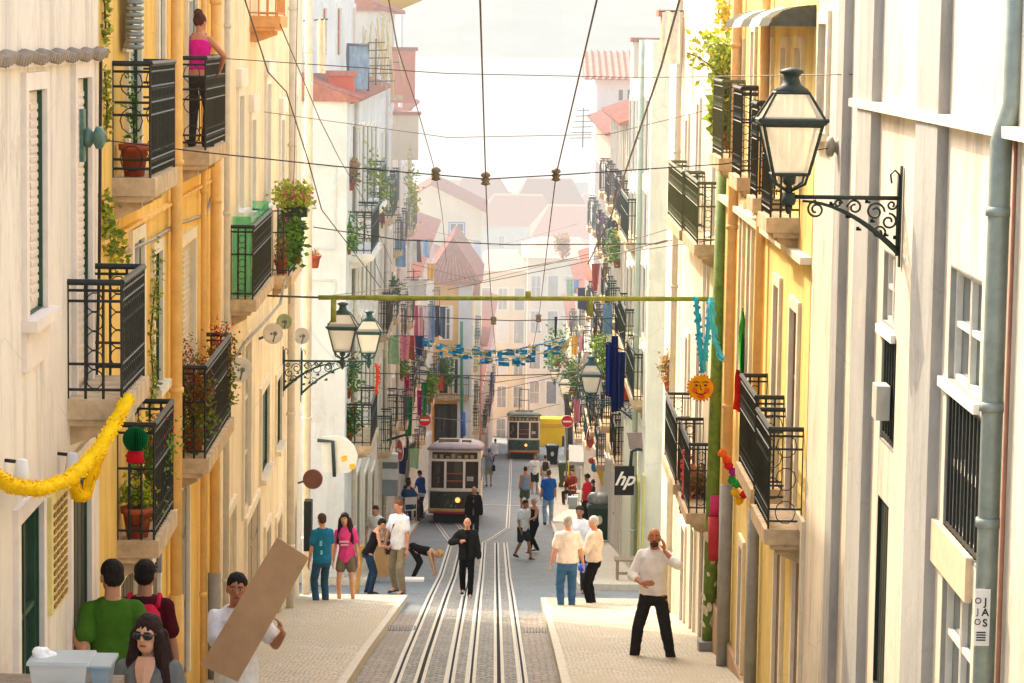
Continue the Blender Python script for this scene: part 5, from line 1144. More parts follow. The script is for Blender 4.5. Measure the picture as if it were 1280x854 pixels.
cable('grey cable down the orange house beside its drainpipe', [(226, 210, 25.9), (225, 300, 25.9), (223, 420, 25.9), (220, 560, 25.9)], .007, 0, 4, m=CBL)
# anchors
def anchor(label, px, py, Y, wx, c='5b7a6a'):
    p = at(px, py, Y); t = AbsT('wire_anchor', label, 'wire anchor', p); d = 1 if wx > p.x else -1; L = abs(wx-p.x); q = MB()
    q.box(min(wx, wx-d*.03), Y-.06, p.z-.17, max(wx, wx-d*.03), Y+.06, p.z+.2); t.part('plate', q, iron(c))
    q = MB(); q.lathe([(.02, 0), (.07, .02), (.07, .05), (.04, .07), (.08, .09), (.08, .13), (.03, .16), (.012, L-.02)], V((wx-d*.02, Y, p.z)), 12, ax=(-d, 0, 0)); t.part('insulator', q, paint(c, .5, .3)); return t
anchor('green cast insulator holding a cable on the pink house wall', 104, 172, 19.8, LX(19.8)); anchor('grey cast wall bracket and insulator behind the big lantern', 1056, 184, 22.4, RX, '8e8672'); anchor('rusty cable anchor on the pilastered wall above the big lantern', 1066, 94, 22.3, RX, '8a6a50')
# ------------------------------------------------------------------ moss green pole and bar
MOSS = paint('6f8a35', .65, .35, 0, 9, .3, 'moss_paint'); MOSS2 = paint('98a048', .65, .3, 0, 12, .3, 'moss_paint')
pb = at(885, 815, 34.8); xw = pb.x; t = AbsT('pole', 'tall moss green pole standing against the houses on the right pavement', 'pole', (xw, 34.8, gz(34.8)))
zt = at(905, 200, 34.8); q = MB(); q.tube([V((xw, 34.8, gz(34.8)+.1)), V(zt)], .085, 14); t.part('shaft', q, MOSS)
q = MB(); q.box(xw-.13, 34.65, gz(34.8), xw+.13, 34.95, gz(34.8)+.27); t.part('foot', q, GREY)
za, zb_ = at(893, 645, 34.8), at(894, 618, 34.8); q = MB(); q.tube([za, zb_], .098, 14); t.part('band', q, paint('d0307a', .6, .15))
q = MB(); q.tube([at(894, 700, 34.72), at(894, 646, 34.72)], .09, 14); t.part('red_wrap', q, paint('b8303c', .7, .2))
rd = random.Random(5); q = MB()
for i in range(26): a = rd.uniform(-PI, 0); z = rd.uniform(gz(34.8)+.4, za.z-.2); f_ = (z-pb.z)/(zt.z-pb.z); q.disc(V((xw+(zt.x-xw)*max(f_, 0)+.085*math.cos(a), 34.8+.085*math.sin(a), z)), rd.uniform(.02, .05), (math.cos(a), math.sin(a), 0), 7, .006, 0, rd.uniform(.03, .09))
t.part('peeling_paper', q, paint('d9cfb0', .8, .2))
A, B = at(398, 372, 34.8), at(893, 374, 34.8); t = AbsT('crossbar', 'long moss green bar fixed across the street to the green pole', 'crossbar', B)
q = MB(); q.tube([A, B], .03, 10); q.tube([A.lerp(B, .14), A.lerp(B, .2)], .036, 10); t.part('bar', q, MOSS2)
for px, l in ((417, .30), (738, .22), (660, -.09)): c = at(px, 373, 34.8); q = MB(); q.tube([c, c-V((0, 0, l))], .035, 8); t.part('stub', q, MOSS2)
c = at(417, 403, 34.8); q = MB(); q.tube([A+V((.02, 0, 0)), V((LX(34.8), 34.8, A.z+.02))], .014, 6); t.part('wall_tie', q, iron('4a4a3a'))
# ------------------------------------------------------------------ streamers and festoons
def fuzzy(mb, pts, r, rd, mi=0, dens=60, core=.6):
    pts = [V(p) for p in pts]; L = sum((b-a).length for a, b in zip(pts, pts[1:])); mb.tube(pts, r*core, 8, mi)
    for a, b in zip(pts, pts[1:]):
        d = (b-a); n = max(1, int(d.length*dens/r*.05))
        for k in range(n):
            p = a+d*rd.random(); v = V((rd.gauss(0, 1), rd.gauss(0, 1), rd.gauss(0, 1))); v -= d.normalized()*v.dot(d.normalized()); v.normalize()
            w = d.normalized()*r*.5; mb.face([p+v*r*.3-w, p+v*r*.3+w, p+v*r*1.15+w*.6, p+v*r*1.1-w*.6], mi)
def streamer(label, px, r, c, seed=0, name='paper_streamer', **k):
    P = [at(*p) for p in px]; out = []
    for a, b in zip(P, P[1:]): out += [a.lerp(b, i/4) for i in range(4)]
    out.append(P[-1]); t = AbsT(name, label, 'streamer', out[0], k.get('grp')); q = MB(); fuzzy(q, out, r, random.Random(seed), dens=k.get('dens', 60), core=k.get('core', .6)); t.part('fringe', q, cl(c)); return t
streamer('thick bright yellow crepe festoon slung along the pink house at lower left', [(-14, 590, 14.9), (5, 603, 15.4), (22, 609, 15.9), (50, 612, 16.6), (80, 602, 17.3), (100, 588, 17.8), (120, 566, 18.2), (140, 535, 18.7), (160, 498, 19.2)], .05, 'f6c60e', 1, dens=160, core=.9)
streamer('short loop of yellow crepe hanging from the thick festoon', [(90, 600, 18.4), (98, 622, 18.4), (108, 618, 18.5), (116, 590, 18.6), (126, 562, 18.7)], .042, 'f2bc10', 2, dens=160, core=.9)
streamer('light blue crepe streamer hanging from the left of the two knots by the pole', [(870, 372, 34.4), (873, 410, 34.4), (878, 466, 34.4)], .045, '38b4d8', 3)
streamer('light blue crepe streamer joining the sun lantern from the right knot', [(889, 372, 34.4), (884, 420, 34.4), (878, 466, 34.4)], .045, '46bce0', 4)
streamer('light blue crepe streamer curling down past the pole beside the sun lantern', [(888, 376, 34.3), (893, 425, 34.2), (902, 446, 34.1), (912, 452, 34.0), (914, 484, 34.0)], .05, '58c4dc', 5)
def festoon(label, pts, cols, seed, w=.13, grp='blue and yellow paper festoons across the street'):
    rd = random.Random(seed); P = [at(*p) for p in pts]; t = AbsT('festoon', label, 'festoon', P[0], grp); q = MB(); q.tube(P, .012, 4); t.part('string', q, paint('d8ceb0', .8, .1))
    for ci, c in enumerate(cols[:2]):
        q = MB()
        for a, b in zip(P, P[1:]):
            for k in range(8):
                if (k//2+ci) % 2 == 0: fuzzy(q, [a.lerp(b, k/8), a.lerp(b, (k+1)/8)], .032, rd, dens=40, core=.6)
        t.part('crepe_twist', q, cl(c))
    for ci, c in enumerate(cols):
        q = MB()
        for a, b in zip(P, P[1:]):
            n = int((b-a).length/.11)
            for k in range(n):
                if rd.random() > .8/len(cols): continue
                p = a.lerp(b, k/n); x, z = rd.uniform(.06, .24), rd.uniform(.05, .10)
                for _ in range(3): dz = rd.uniform(-.12, .06); q.face([p+V((0, rd.uniform(-.06, .06), dz)), p+V((x, rd.uniform(-.1, .1), dz+rd.uniform(-.04, .05))), p+V((x, .05, dz-z)), p+V((0, .05, dz-z))])
        t.part('paper_strips', q, cl(c))
festoon('lower blue and pale yellow paper festoon sagging across the street', [(528, 425, 68), (560, 440, 68), (600, 450, 68), (640, 450, 68), (680, 440, 68), (716, 421, 68)], ['1f98d0', 'e8dca8', '1a80bc'], 1)
festoon('upper blue and pale yellow paper festoon, lying just above the other', [(530, 428, 76), (570, 434, 76), (610, 440, 76), (650, 436, 76), (690, 428, 76), (714, 426, 76)], ['2aa0d4', 'ece0b4'], 2)
t = AbsT('festoon', 'multicoloured paper chain of orange, red, green and yellow hanging under the right balcony', 'festoon', at(905, 570, 30.8)); rd = random.Random(8)
for (x, y, c) in ((903, 567, 'f0742a'), (909, 575, 'e8562a'), (911, 583, 'd8283c'), (917, 590, 'a43c98'), (915, 600, '2ca04c'), (921, 605, '38b058'), (919, 616, 'f0c422'), (924, 626, 'f0b41c'), (930, 618, 'd8302c'), (928, 606, 'e04030')):
    q = MB(); p = at(x, y, 30.8)
    for _ in range(14):
        v = V((rd.gauss(0, 1), rd.gauss(0, 1), rd.gauss(0, 1))).normalized()*.05; w = v.orthogonal().normalized()*.03; q.face([p+v-w, p+v+w, p-v*.6+w, p-v*.6-w])
    q.sphere(p, .045, 8, 6); t.part('paper_ball', q, cl(c))
# sun lantern
p = at(876, 485, 34.4); t = AbsT('paper_lantern', 'round orange and yellow paper sun with a smiling painted face', 'lantern', p)
q = MB(); q.disc(p, .155, (0, 1, 0), 28, .03); dk = t.part('disc', q, cl('f0a418', .3))
q = MB()
for i in range(24):
    a = 2*PI*i/24; c = p+V((math.cos(a), 0, math.sin(a)))*.155; e = p+V((math.cos(a), 0, math.sin(a)))*.185; s_ = V((-math.sin(a), 0, math.cos(a)))*.014; q.face([c-s_+V((0, -.01, 0)), c+s_+V((0, -.01, 0)), e+V((0, -.01, 0))])
t.sub(dk, 'rays', q, cl('c8452a'))
q = MB(); fw = lambda x, z, o=.02: p+V((x, -o, z))
for sx in (-1, 1): q.disc(fw(.075*sx, -.03), .035, (0, 1, 0), 14, .006)
q.disc(fw(0, -.105, .021), .05, (0, 1, 0), 14, .004, 0, .022); t.sub(dk, 'cheeks', q, cl('e0602a'))
q = MB()
for sx in (-1, 1): q.disc(fw(.055*sx, .035, .022), .018, (0, 1, 0), 12, .006, 0, .013); q.tube([fw(.055*sx-.035, .068), fw(.055*sx, .082), fw(.055*sx+.035, .068)], .006, 5)
q.tube([fw(-.012, .04), fw(.0, -.01), fw(.014, -.016), fw(-.008, -.022)], .005, 5); q.tube([fw(-.065, -.052, .023), fw(-.035, -.072, .023), fw(0, -.078, .023), fw(.035, -.072, .023), fw(.065, -.052, .023)], .007, 5); t.sub(dk, 'painted_face', q, cl('6a2014'))
# green and red ball on balcony C
p = at(169, 549, 20.9); t = AbsT('paper_lantern', 'dark green honeycomb paper ball with a red tuft, hung on the lower orange balcony', 'lantern', p)
q = MB(); 
for i in range(14): a = PI*i/14; q.disc(p, .095, (math.cos(a), math.sin(a), 0), 16, .004)
t.part('ball', q, cl('0f6a3a')); q = MB(); q.lathe([(.02, -.19), (.07, -.17), (.06, -.10), (.02, -.08)], p, 10); t.part('tuft', q, cl('c01c2a'))
# flag
def cloth_sheet(mb, A, B, C_, D, n=10, m=10, amp=.05, rd=None, wv=2.5):
    rd = rd or random.Random(1); ph = rd.uniform(0, 6); A, B, C_, D = V(A), V(B), V(C_), V(D); nr = (B-A).cross(D-A); nr = nr.normalized() if nr.length > 1e-6 else V((0, 1, 0)); P = []
    for j in range(m+1):
        for i in range(n+1):
            u, v = i/n, j/m; p = A.lerp(B, u).lerp(D.lerp(C_, u), v); P.append(p+nr*amp*(math.sin(u*wv*2*PI+ph+v*1.3)*(.3+.7*v)+.3*math.sin(v*5+u*9+ph)))
    b0 = len(mb.v); mb.v += [tuple(p) for p in P]
    for j in range(m):
        for i in range(n): k = b0+j*(n+1)+i; mb.f.append((k, k+1, k+n+2, k+n+1)); mb.m.append(0); mb.sm.append(True)
t = AbsT('flag', 'green and red flag hanging limp from the right-hand iron balcony', 'flag', at(925, 390, 31)); q = MB(); a = at(927, 388, 31)
cloth_sheet(q, at(926, 388, 31.2), at(929, 390, 31), at(938, 466, 31.4), at(923, 468, 30.9), 5, 8, .03); t.part('green_half', q, cl('3cae3c'))
q = MB(); cloth_sheet(q, at(922, 462, 30.9), at(934, 466, 31.3), at(932, 520, 31.2), at(919, 512, 31), 5, 8, .04); t.part('red_half', q, cl('d02c24')); q = MB(); q.tube([at(928, 385, 31.1), at(938, 470, 31.3)], .008, 5); t.part('flagpole', q, CB)
streamer('pink and red windsock hanging on the lower white balcony', [(858, 562, 37), (857, 590, 37), (856, 620, 37), (853, 642, 37)], .07, 'd8685c', 9)
streamer('red crepe strip hanging by the second lantern on the left', [(471, 455, 46), (472, 475, 46), (470, 492, 46)], .04, 'd8503c', 10)
# ------------------------------------------------------------------ signs
RED = paint('c81e22', .45, .08, 0, 5, .05, 'sign_red'); SW = paint('ece8e0', .5, .05, 0, 5, .05, 'sign_white')
def noentry(label, px, py, Y, r, yaw=0, pole=True, wallx=None):
    p = at(px, py, Y); t = thing('road_sign', label, 'road sign', p, 'round red no entry signs', yaw)
    q = MB(); q.disc((0, 0, 0), r, (0, -1, 0), 28, .02); q.build('rim', SW, t); q = MB(); q.disc((0, -.014, 0), r*.92, (0, -1, 0), 28, .012); f = q.build('face', RED, t)
    q = MB(); q.box(-r*.68, -.03, -r*.14, r*.68, -.021, r*.14); sub_obj(f, 'white_bar', q, SW)
    q = MB()
    if wallx is not None: q.tube([(0, .03, 0), (wallx-p.x, .03, 0)], .02, 6)
    else: q.tube([(0, .03, r), (0, .03, gz(Y)-p.z)], .03, 8)
    q.build('post', iron('6a6a68'), t)
noentry('round red no entry sign on the left, above the people at the black table', 531, 525, 97, .235, 0, wallx=-3.39); noentry('round red no entry sign on the right, next to the grey pole', 709, 527, 108, .245)
noentry('no entry sign turned almost edge-on, on the right wall near the yellow toy', 738, 547, 88, .36, R(66), wallx=3.0); noentry('no entry sign turned edge-on on the left, under the bent bracket', 500, 563, 76, .30, R(-70), wallx=-3.33)
t = AbsT('hanging_sign', 'black square box sign with slanted white letters hanging from a bent pipe', 'sign', at(780, 600, 57.5))
a, b = at(768, 619, 57.5), at(793, 583, 57.5); q = MB(); q.box(a.x, 57.5, a.z, b.x, 57.62, b.z); bo = t.part('box', q, paint('15161a', .4, .2))
def text(body, size, loc, rot, mat, name, parent, shear=0, ext=.004, bold=0):
    cu = bpy.data.curves.new('t', 'FONT'); cu.body = body; cu.size = size; cu.extrude = ext; cu.shear = shear; cu.offset = bold; cu.align_x = 'CENTER'; cu.align_y = 'CENTER'
    o = bpy.data.objects.new('t', cu); C.objects.link(o); dg = bpy.context.evaluated_depsgraph_get(); me = bpy.data.meshes.new_from_object(o.evaluated_get(dg)); me.name = name; bpy.data.objects.remove(o)
    me.materials.clear(); me.materials.append(mat); o = bpy.data.objects.new(name, me); C.objects.link(o); o.matrix_world = Matrix.Translation(loc) @ rot.to_4x4()
    if parent:
        o.parent = parent; M0 = Matrix.Identity(4); q_ = parent
        while q_: M0 = Matrix.Translation(q_.location) @ M0; q_ = q_.parent
        o.matrix_parent_inverse = M0.inverted()
    return o
RX90 = Matrix.Rotation(PI/2, 3, 'X')
c = at(780, 601, 57.5); text('hp', .40, V((c.x, 57.49, c.z+.03)), RX90, SW, 'lettering', bo, .45, .004, .008)
q = MB(); q.tube([V((RX+.15, 57.56, b.z+.35)), V((b.x+.04, 57.56, b.z+.35)), V((b.x-.06, 57.56, b.z+.30)), V((b.x-.08, 57.56, b.z))], .035, 8); t.part('bracket', q, iron('33383a'))
# black sign, white round-ended plate, brown disc on the left
t = AbsT('shop_sign', 'big white half-round sign plate with yellow stickers, seen from its back', 'sign', at(425, 568, 54)); q = MB()
pts = [(402, 546), (422, 545), (434, 549), (443, 558), (447, 570), (445, 584), (436, 591), (424, 592), (402, 590)]; q.rings([[at(x, y, 54) for x, y in pts], [at(x, y, 54)+V((0, .08, 0)) for x, y in pts]], sm=False); pl = t.part('plate', q, paint('e2e4dc', .5, .08))
q = MB()
for x, y in ((431, 574), (441, 584)): c = at(x, y, 53.98); q.obox(c+V((-.05, 0, -.05)), V((.1, 0, .02)), V((0, .01, 0)), V((-.02, 0, .1)))
t.sub(pl, 'sticker', q, paint('e8b820', .5, .1)); q = MB(); c0, c1 = at(416, 552, 53.95), at(418, 596, 53.95); q.tube([c0-V((.3, 0, -.02)), c0+V((0, 0, .0)), c1], .04, 6); t.part('bracket', q, iron('3a4442'))
def wdisc(label, px, py, Y, r, c, nrm=(.35, -1, .1), dish=True, name='satellite_dish', cat='satellite dish', wx=None, grp='satellite dishes and round fittings on the left houses'):
    p = at(px, py, Y); t = AbsT(name, label, cat, p, grp); n = V(nrm).normalized(); q = MB()
    prof = [(r*.02, -r*.25), (r*.5, -r*.18), (r*.85, -r*.06), (r, 0), (r*1.02, .01), (r*.98, .02), (r*.5, -r*.12), (r*.03, -r*.2)] if dish else [(r*.9, -.03), (r, -.02), (r, .02), (r*.9, .03)]
    q.lathe(prof, p, 20, ax=n); t.part('dish' if dish else 'disc', q, paint(c, .5, .15)); wx = LX(Y) if wx is None else wx
    q = MB(); q.tube([p-n*r*.2, V((wx, Y+.05, p.z-.08))], .02, 6)
    if dish: q.tube([p-V((0, 0, r*.9)), p+n*r*.9], .01, 5); q.sphere(p+n*r*.9, .03, 6, 5)
    t.part('arm', q, iron('6a6a66')); return t
wdisc('brown round disc sign beside the white half-round plate', 391, 599, 47, .17, '6e4438', (0, -1, 0), False, 'disc_sign', 'sign')
wdisc('octagonal pale dish with red flowers before it, on the peach house', 300, 462, 32, .14, 'd9d6c8'); wdisc('pale cone dish over the lane corner, upper one of the peach house', 341, 417, 37.5, .14, 'e0d6c6'); wdisc('greenish dish close above the pale cone dish', 355, 402, 39.3, .11, 'a8b088'); wdisc('small grey dish on the corner drainpipe', 377, 420, 44, .13, 'cfcac0')
q = MB(); t = AbsT('lamp_box', 'tall dark box hanging on the corner drainpipes of the peach house', 'box', at(384, 640, 46.5)); a, b = at(380, 688, 46.5), at(390, 626, 46.5); q.box(a.x, 46.4, a.z, b.x, 46.7, b.z); t.part('case', q, paint('26302e', .5, .2))
# shop box signs on left row
t = AbsT('shop_sign', 'stacked grey and white box signs on the narrow left house', 'sign', at(488, 590, 73)); 
for (y0, y1, c) in ((568, 578, 'd8d8d4'), (578, 586, '6e7478'), (586, 600, 'd2d6d8'), (600, 620, '8a949c')):
    a, b = at(478, y1, 73), at(497, y0, 73); q = MB(); q.box(a.x, 73, a.z, b.x, 73.3, b.z); t.part('panel', q, paint(c, .5, .1))
q = MB(); t = AbsT('sign_bracket', 'black bent pipe bracket holding the edge-on sign at left', 'bracket', at(500, 548, 76)); q.tube([V((-3.32, 76, at(1, 545, 76).z)), at(508, 543, 76), at(510, 552, 76), at(508, 575, 76)], .035, 8); t.part('pipe', q, iron('26282a'))
# JAS sheet on the drainpipe
a = R1.ps(1262, 427)[0]; c = R1.pt(a, 0, 0); c = V((c.x, c.y-.075, 0)); c0 = at(1228, 772, c.y)
t = AbsT('paper_notice', 'white paper notice with the letters J A S tied to the grey drainpipe', 'notice', c0); q = MB(); q.box(c0.x-.04, c.y-.001, c0.z-.155, c0.x+.04, c.y+.004, c0.z+.155); sh = t.part('sheet', q, paint('e6e4e0', .7, .05))
BK = paint('1b1b1e', .6, .1)
for i, ch in enumerate('JAS'): text(ch, .058, V((c0.x+.014, c.y-.004, c0.z+.085-i*.058)), RX90, BK, 'letter', sh, 0, .001, .001)
for i, ch in enumerate('OJO'): text(ch, .046, V((c0.x-.026, c.y-.004, c0.z+.09-i*.058)), RX90, BK, 'letter', sh, 0, .001)
for i in range(4): q = MB(); q.box(c0.x-.03, c.y-.004, c0.z-.085-.014*i, c0.x+.02, c.y-.002, c0.z-.078-.014*i); t.sub(sh, 'small_print', q, BK)
# boxes on walls
def wbox(label, h, x0, x1, y0, y1, o, c, name='meter_box', cat='box', extra=None):
    a = h.ps((x0+x1)/2, (y0+y1)/2)[0]; k = F/h.pt(a, 0).y; z0, z1 = h.ps((x0+x1)/2, y1)[1], h.ps((x0+x1)/2, y0)[1]; t = AbsT(name, label, cat, h.pt(a, z0)); q = MB(); L = (x1-x0)/k; h.bx(q, a-o*.6, a+o*.6, z0, z1, 0, L); ob = t.part('case', q, paint(c, .5, .12)); return t, ob, a, z0, z1, L
wbox('grey electricity box fixed below the narrow barred window', R1, 1101, 1118, 480, 524, .2, 'c8c4b4')
t, ob, a, z0, z1, L = wbox('grey intercom panel with a column of buttons by the orange house door', L2, 186, 197, 690, 715, .08, '8f8a80', 'intercom', 'intercom')
for i in range(5): q = MB(); y_ = L2.pt(a, 0).y-.075; q.box(L2.pt(a, 0).x+L*.35, y_, z0+.02+i*(z1-z0)*.18, L2.pt(a, 0).x+L*.6, y_+.03, z0+.03+i*(z1-z0)*.18); t.sub(ob, 'button', q, paint('3a3632', .5, .1))
for px, py, l in ((12, 588, 'white spotlight under the pink house wall, left of the other one'), (78, 578, 'white spotlight over the yellow festoon, near the dark door')):
    a, z = L1.ps(px-6, py); p = L1.pt(a, z, .1); t = AbsT('spotlight', l, 'spotlight', p, 'small white spotlights over the yellow festoon'); q = MB(); q.lathe([(.02, .07), (.035, .06), (.045, 0), (.055, -.06), (.05, -.065)], p, 14); t.part('shade', q, paint('e8e4dc', .4, .05)); q = MB(); q.tube([p+V((0, 0, .05)), L1.pt(a, z+.06, 0)], .012, 6); t.part('arm', q, CB)
# poster of cards
a0, z1 = L1.ps(59, 622); a1, _ = L1.ps(79, 622); _, z0 = L1.ps(68, 758); t = AbsT('poster', 'tall yellowish price board with rows of brown pictures beside the dark door', 'poster', L1.pt(a0, z0)); q = MB(); L1.bx(q, a0, a1, z0, z1, 0, .03); bd = t.part('board', q, paint('e0cf86', .7, .2)); rd = random.Random(2); q = MB()
for i in range(13):
    for j in range(4): u = a0+(a1-a0)*(.1+.22*j); v = z0+(z1-z0)*(.04+.07*i); L1.bx(q, u, u+(a1-a0)*.15, v, v+(z1-z0)*.035, .03, .04)
t.sub(bd, 'picture_rows', q, paint('94703c', .7, .5, 0, 30))
# ------------------------------------------------------------------ plants
def leaves(mb, c, r, n, ls, rd, mi=0, clump=7, droop=0, up=.3):
    c = V(c); cs = [c+V((rd.uniform(-1, 1)*r[0], rd.uniform(-1, 1)*r[1], rd.uniform(-1, 1)*r[2]))*.75 for _ in range(clump)]
    for _ in range(n):
        k = rd.choice(cs); p = k+V((rd.gauss(0, .3)*r[0], rd.gauss(0, .3)*r[1], rd.gauss(0, .3)*r[2])); a = V((rd.gauss(0, 1), rd.gauss(0, 1), rd.gauss(0, .8)+up-droop)).normalized(); b = a.cross(V((rd.gauss(0, 1), rd.gauss(0, 1), rd.gauss(0, 1)))).normalized()
        L, w = ls*rd.uniform(.6, 1.3), ls*rd.uniform(.22, .42); mb.face([p, p+a*L*.5+b*w, p+a*L, p+a*L*.5-b*w], mi)
TERRA = paint('a8502f', .75, .25, 0, 12, .3, 'terracotta')
def pot_plant(label, p, r=.13, h=.2, kind='green', size=(.2, .2, .25), n=160, ls=.07, fl=None, pot='round', pc=None, seed=0, grp='potted plants on the balconies', nm='flower_pot'):
    p = V(p); rd = random.Random(seed+int(p.y*100)); t = thing(nm, label, 'potted plant', p, grp); q = MB()
    if pot == 'round': q.lathe([(r*.68, 0), (r*.92, h*.8), (r*1.05, h*.8), (r*1.08, h), (r*.95, h), (r*.9, h*.85)], (0, 0, 0), 16)
    else: q.box(-r*1.6, -r*.7, 0, r*1.6, r*.7, h)
    q.build('pot', pc or TERRA, t)
    cols = {'green': ['6f9a34', '4a7428'], 'brown': ['8a5a26', '6e7a30'], 'dark': ['3a6428', '54802e'], 'lime': ['b0b838', '8aa030'], 'dry': ['a8804a', '7a6a3a']}[kind]
    n = int(n*1.35); ls *= .75; q = MB(); leaves(q, (0, 0, h+size[2]*.8), size, n, ls, rd, 0, 12); leaves(q, (0, 0, h+size[2]*.7), size, n//2, ls*1.3, rd, 1, 9)
    for _ in range(7): q.tube([(0, 0, h*.8), (rd.uniform(-.5, .5)*size[0], rd.uniform(-.5, .5)*size[1], h+size[2]*1.2)], .006, 4, 1)
    q.build('foliage', [leaf(c) for c in cols], t)
    if fl: q = MB(); leaves(q, (0, 0, h+size[2]*1.1), size, n//3, ls*.7, rd, 0, 5); q.build('flowers', leaf(fl), t)
    return t
def bp(h, b, f, o=None): a0, a1, z, hh, oo = BAL[b]; return h.pt(a0+(a1-a0)*f, z+.005, oo*.5 if o is None else o)
pot_plant('big terracotta pot with a thin plant at the near end of the top orange balcony', bp(L2, 'A', .12), .115, .25, 'green', (.06, .06, .3), 50, .05)
pot_plant('big terracotta pot with pale leaves in the lower orange balcony, below the green paper ball', bp(L2, 'C', .1), .125, .24, 'lime', (.12, .12, .12), 130, .07)
pot_plant('leafy plant with red flowers trailing over the far end of the lower orange balcony', bp(L2, 'C', .75), .10, .2, 'green', (.16, .5, .34), 620, .055, 'c82434')
pot_plant('rust-brown bush spilling over the second lower balcony from its terracotta pot', bp(L2, 'D', .15), .12, .24, 'brown', (.18, .4, .38), 900, .055, 'a83420')
pot_plant('red flowering plant leaning out over the far corner of the second lower balcony', bp(L2, 'D', .95)+V((.08, 0, .1)), .08, .16, 'brown', (.13, .3, .34), 420, .055, 'c01c30')
pot_plant('terracotta pot with dry stems in the flower balcony of the peach house, near end', bp(L3, 'Fl', .12), .11, .2, 'dry', (.1, .1, .2), 80, .07)
pot_plant('stacked terracotta pot with grassy leaves in the flower balcony, by the railing', bp(L3, 'Fl', .45), .12, .3, 'green', (.14, .4, .3), 260, .09, 'd8306a')
p = at(368, 262, 38.4); pot_plant('dark green trough of pink flowers and trailing leaves hung on the peach house railing', p-V((0, 0, .1)), .11, .16, 'lime', (.22, .35, .16), 380, .09, 'e04078', 'box', paint('2a3f2a', .6, .2))
pot_plant('long trailing grass hanging below the dark green trough', at(371, 300, 38.2)-V((0, 0, .3)), .07, .1, 'green', (.08, .2, .28), 200, .12)
p = at(391, 335, 48.3); pot_plant('single terracotta pot on the corner of the peach house', p, .14, .22, 'dry', (.1, .1, .06), 40, .06)
for (x, y, Y, k, f, s, l) in ((433, 312, 56.6, 'green', None, .3, 'green shrub in a pink pot on the upper balcony of the white house'), (437, 232, 57.2, 'dry', None, .22, 'thin dry plant on the top balcony of the white house'), (433, 492, 57, 'dark', 'c0343c', .32, 'dark leafy plant with red flowers on the middle white balcony'), (435, 545, 57, 'dark', 'd8563c', .25, 'plant with orange-red flowers on the lowest white balcony'), (487, 385, 80, 'dark', 'c05060', .4, 'dense plant with pink flowers under the bar on the left row'), (500, 470, 86, 'green', None, .4, 'green plant on a far left balcony'), (556, 478, 127.4, 'dark', None, .5, 'dark shrub on the balcony of the yellow corner house'), (538, 500, 100, 'green', 'b03070', .4, 'green plant with magenta flowers behind the small left lantern'), (838, 482, 46, 'dry', 'c88a5a', .22, 'small pot of dry flowers on the white wall by the sun lantern'), (872, 633, 37.2, 'dry', 'd8604a', .22, 'terracotta pot with trailing stems in the lower white balcony'), (756, 470, 76, 'green', None, .5, 'leafy plant on a right balcony behind the blue laundry'), (772, 330, 72, 'green', 'e8b040', .4, 'small plant on a right balcony above the lanterns'), (697, 455, 120, 'dark', None, .7, 'dark trailing plant on the far right balcony'), (715, 490, 112, 'dark', 'c03a30', .6, 'red-flowered plants behind the small right lanterns'), (703, 320, 150, 'dry', 'd05050', .5, 'pink pot with red flowers on the farthest right balcony')):
    w = Y/3500; pot_plant(l, at(x, y, Y)-V((0, 0, .1)), .12, .2, k, (s*.7, s*1.4, s*1.1), 260, .05+Y*.0011, f)
p = at(904, 175, 34.2); pot_plant('tall strap-leaved plant with red tips on the upper right balcony', p-V((0, 0, .12)), .11, .24, 'lime', (.10, .12, .42), 240, .22, 'e05a3c'); pot_plant('climbing plant with big yellow-green leaves above the upper right balcony', at(905, 85, 34)-V((0, 0, .1)), .06, .1, 'lime', (.30, .4, .24), 150, .13)
def creeper(label, pts, w, n, ls, cs=('a6ae40', '748628'), seed=0, grp='creepers on the house walls'):
    P = [at(*p) for p in pts]; rd = random.Random(seed); t = AbsT('creeper', label, 'creeper', P[-1], grp); q = MB(); q.tube(P, .008, 4); t.part('stem', q, paint('5a4a2c', .8, .3)); q = MB(); L = len(P)-1
    n = int(n*1.4); ls *= .8
    for _ in range(n):
        u = rd.random()*L; i = min(int(u), L-1); p = P[i].lerp(P[i+1], u-i)+V((abs(rd.gauss(0, .4))*w*.6, rd.gauss(0, 1)*w, rd.gauss(0, 1)*w)); leaves(q, p, (ls*.3,)*3, 1, ls, rd, rd.choice((0, 1)), 1, .6)
    t.part('foliage', q, [leaf(c) for c in cs]); return t
creeper('creeper with green leaves climbing beside the black cable, top piece', [(130, -10, 21), (132, 30, 21), (131, 55, 21)], .05, 70, .07, seed=1)
creeper('leafy shoot of the creeper level with the top orange balcony', [(131, 90, 21), (134, 130, 21.1), (133, 162, 21.1)], .04, 60, .07, seed=2)
creeper('dense patch of creeper above the pink house balcony', [(128, 250, 20.9), (135, 290, 21.1), (148, 318, 21.6)], .1, 150, .085, seed=3)
creeper('long thin creeper down the green shutter of the orange house', [(190, 315, 24.3), (194, 360, 24.3), (188, 420, 24), (192, 480, 24.2), (186, 520, 24)], .09, 170, .06, seed=4)
creeper('yellow-green vine in front of the right house top', [(905, -10, 33), (898, 15, 33), (908, 30, 33)], .14, 70, .13, ('d8b83a', 'b8a830'), seed=5)
creeper('yellow-green vine reaching left over the upper right balcony', [(925, 95, 33.6), (900, 90, 33.6), (870, 70, 33.6), (858, 66, 33.6)], .10, 60, .10, ('c0b838', '98a030'), seed=6)
creeper('pale weeds growing on the ledge of the pilastered building', [(1075, 95, 22.2), (1095, 110, 21), (1115, 118, 20.4), (1130, 130, 19.4)], .09, 170, .07, ('a8a050', 'b89a50'), seed=7)
creeper('small dry brown weed on the ledge of the pilastered building', [(1176, 140, 17.6), (1179, 120, 17.5), (1180, 100, 17.5)], .03, 40, .04, ('7a5a48', '6a5040'), seed=8)
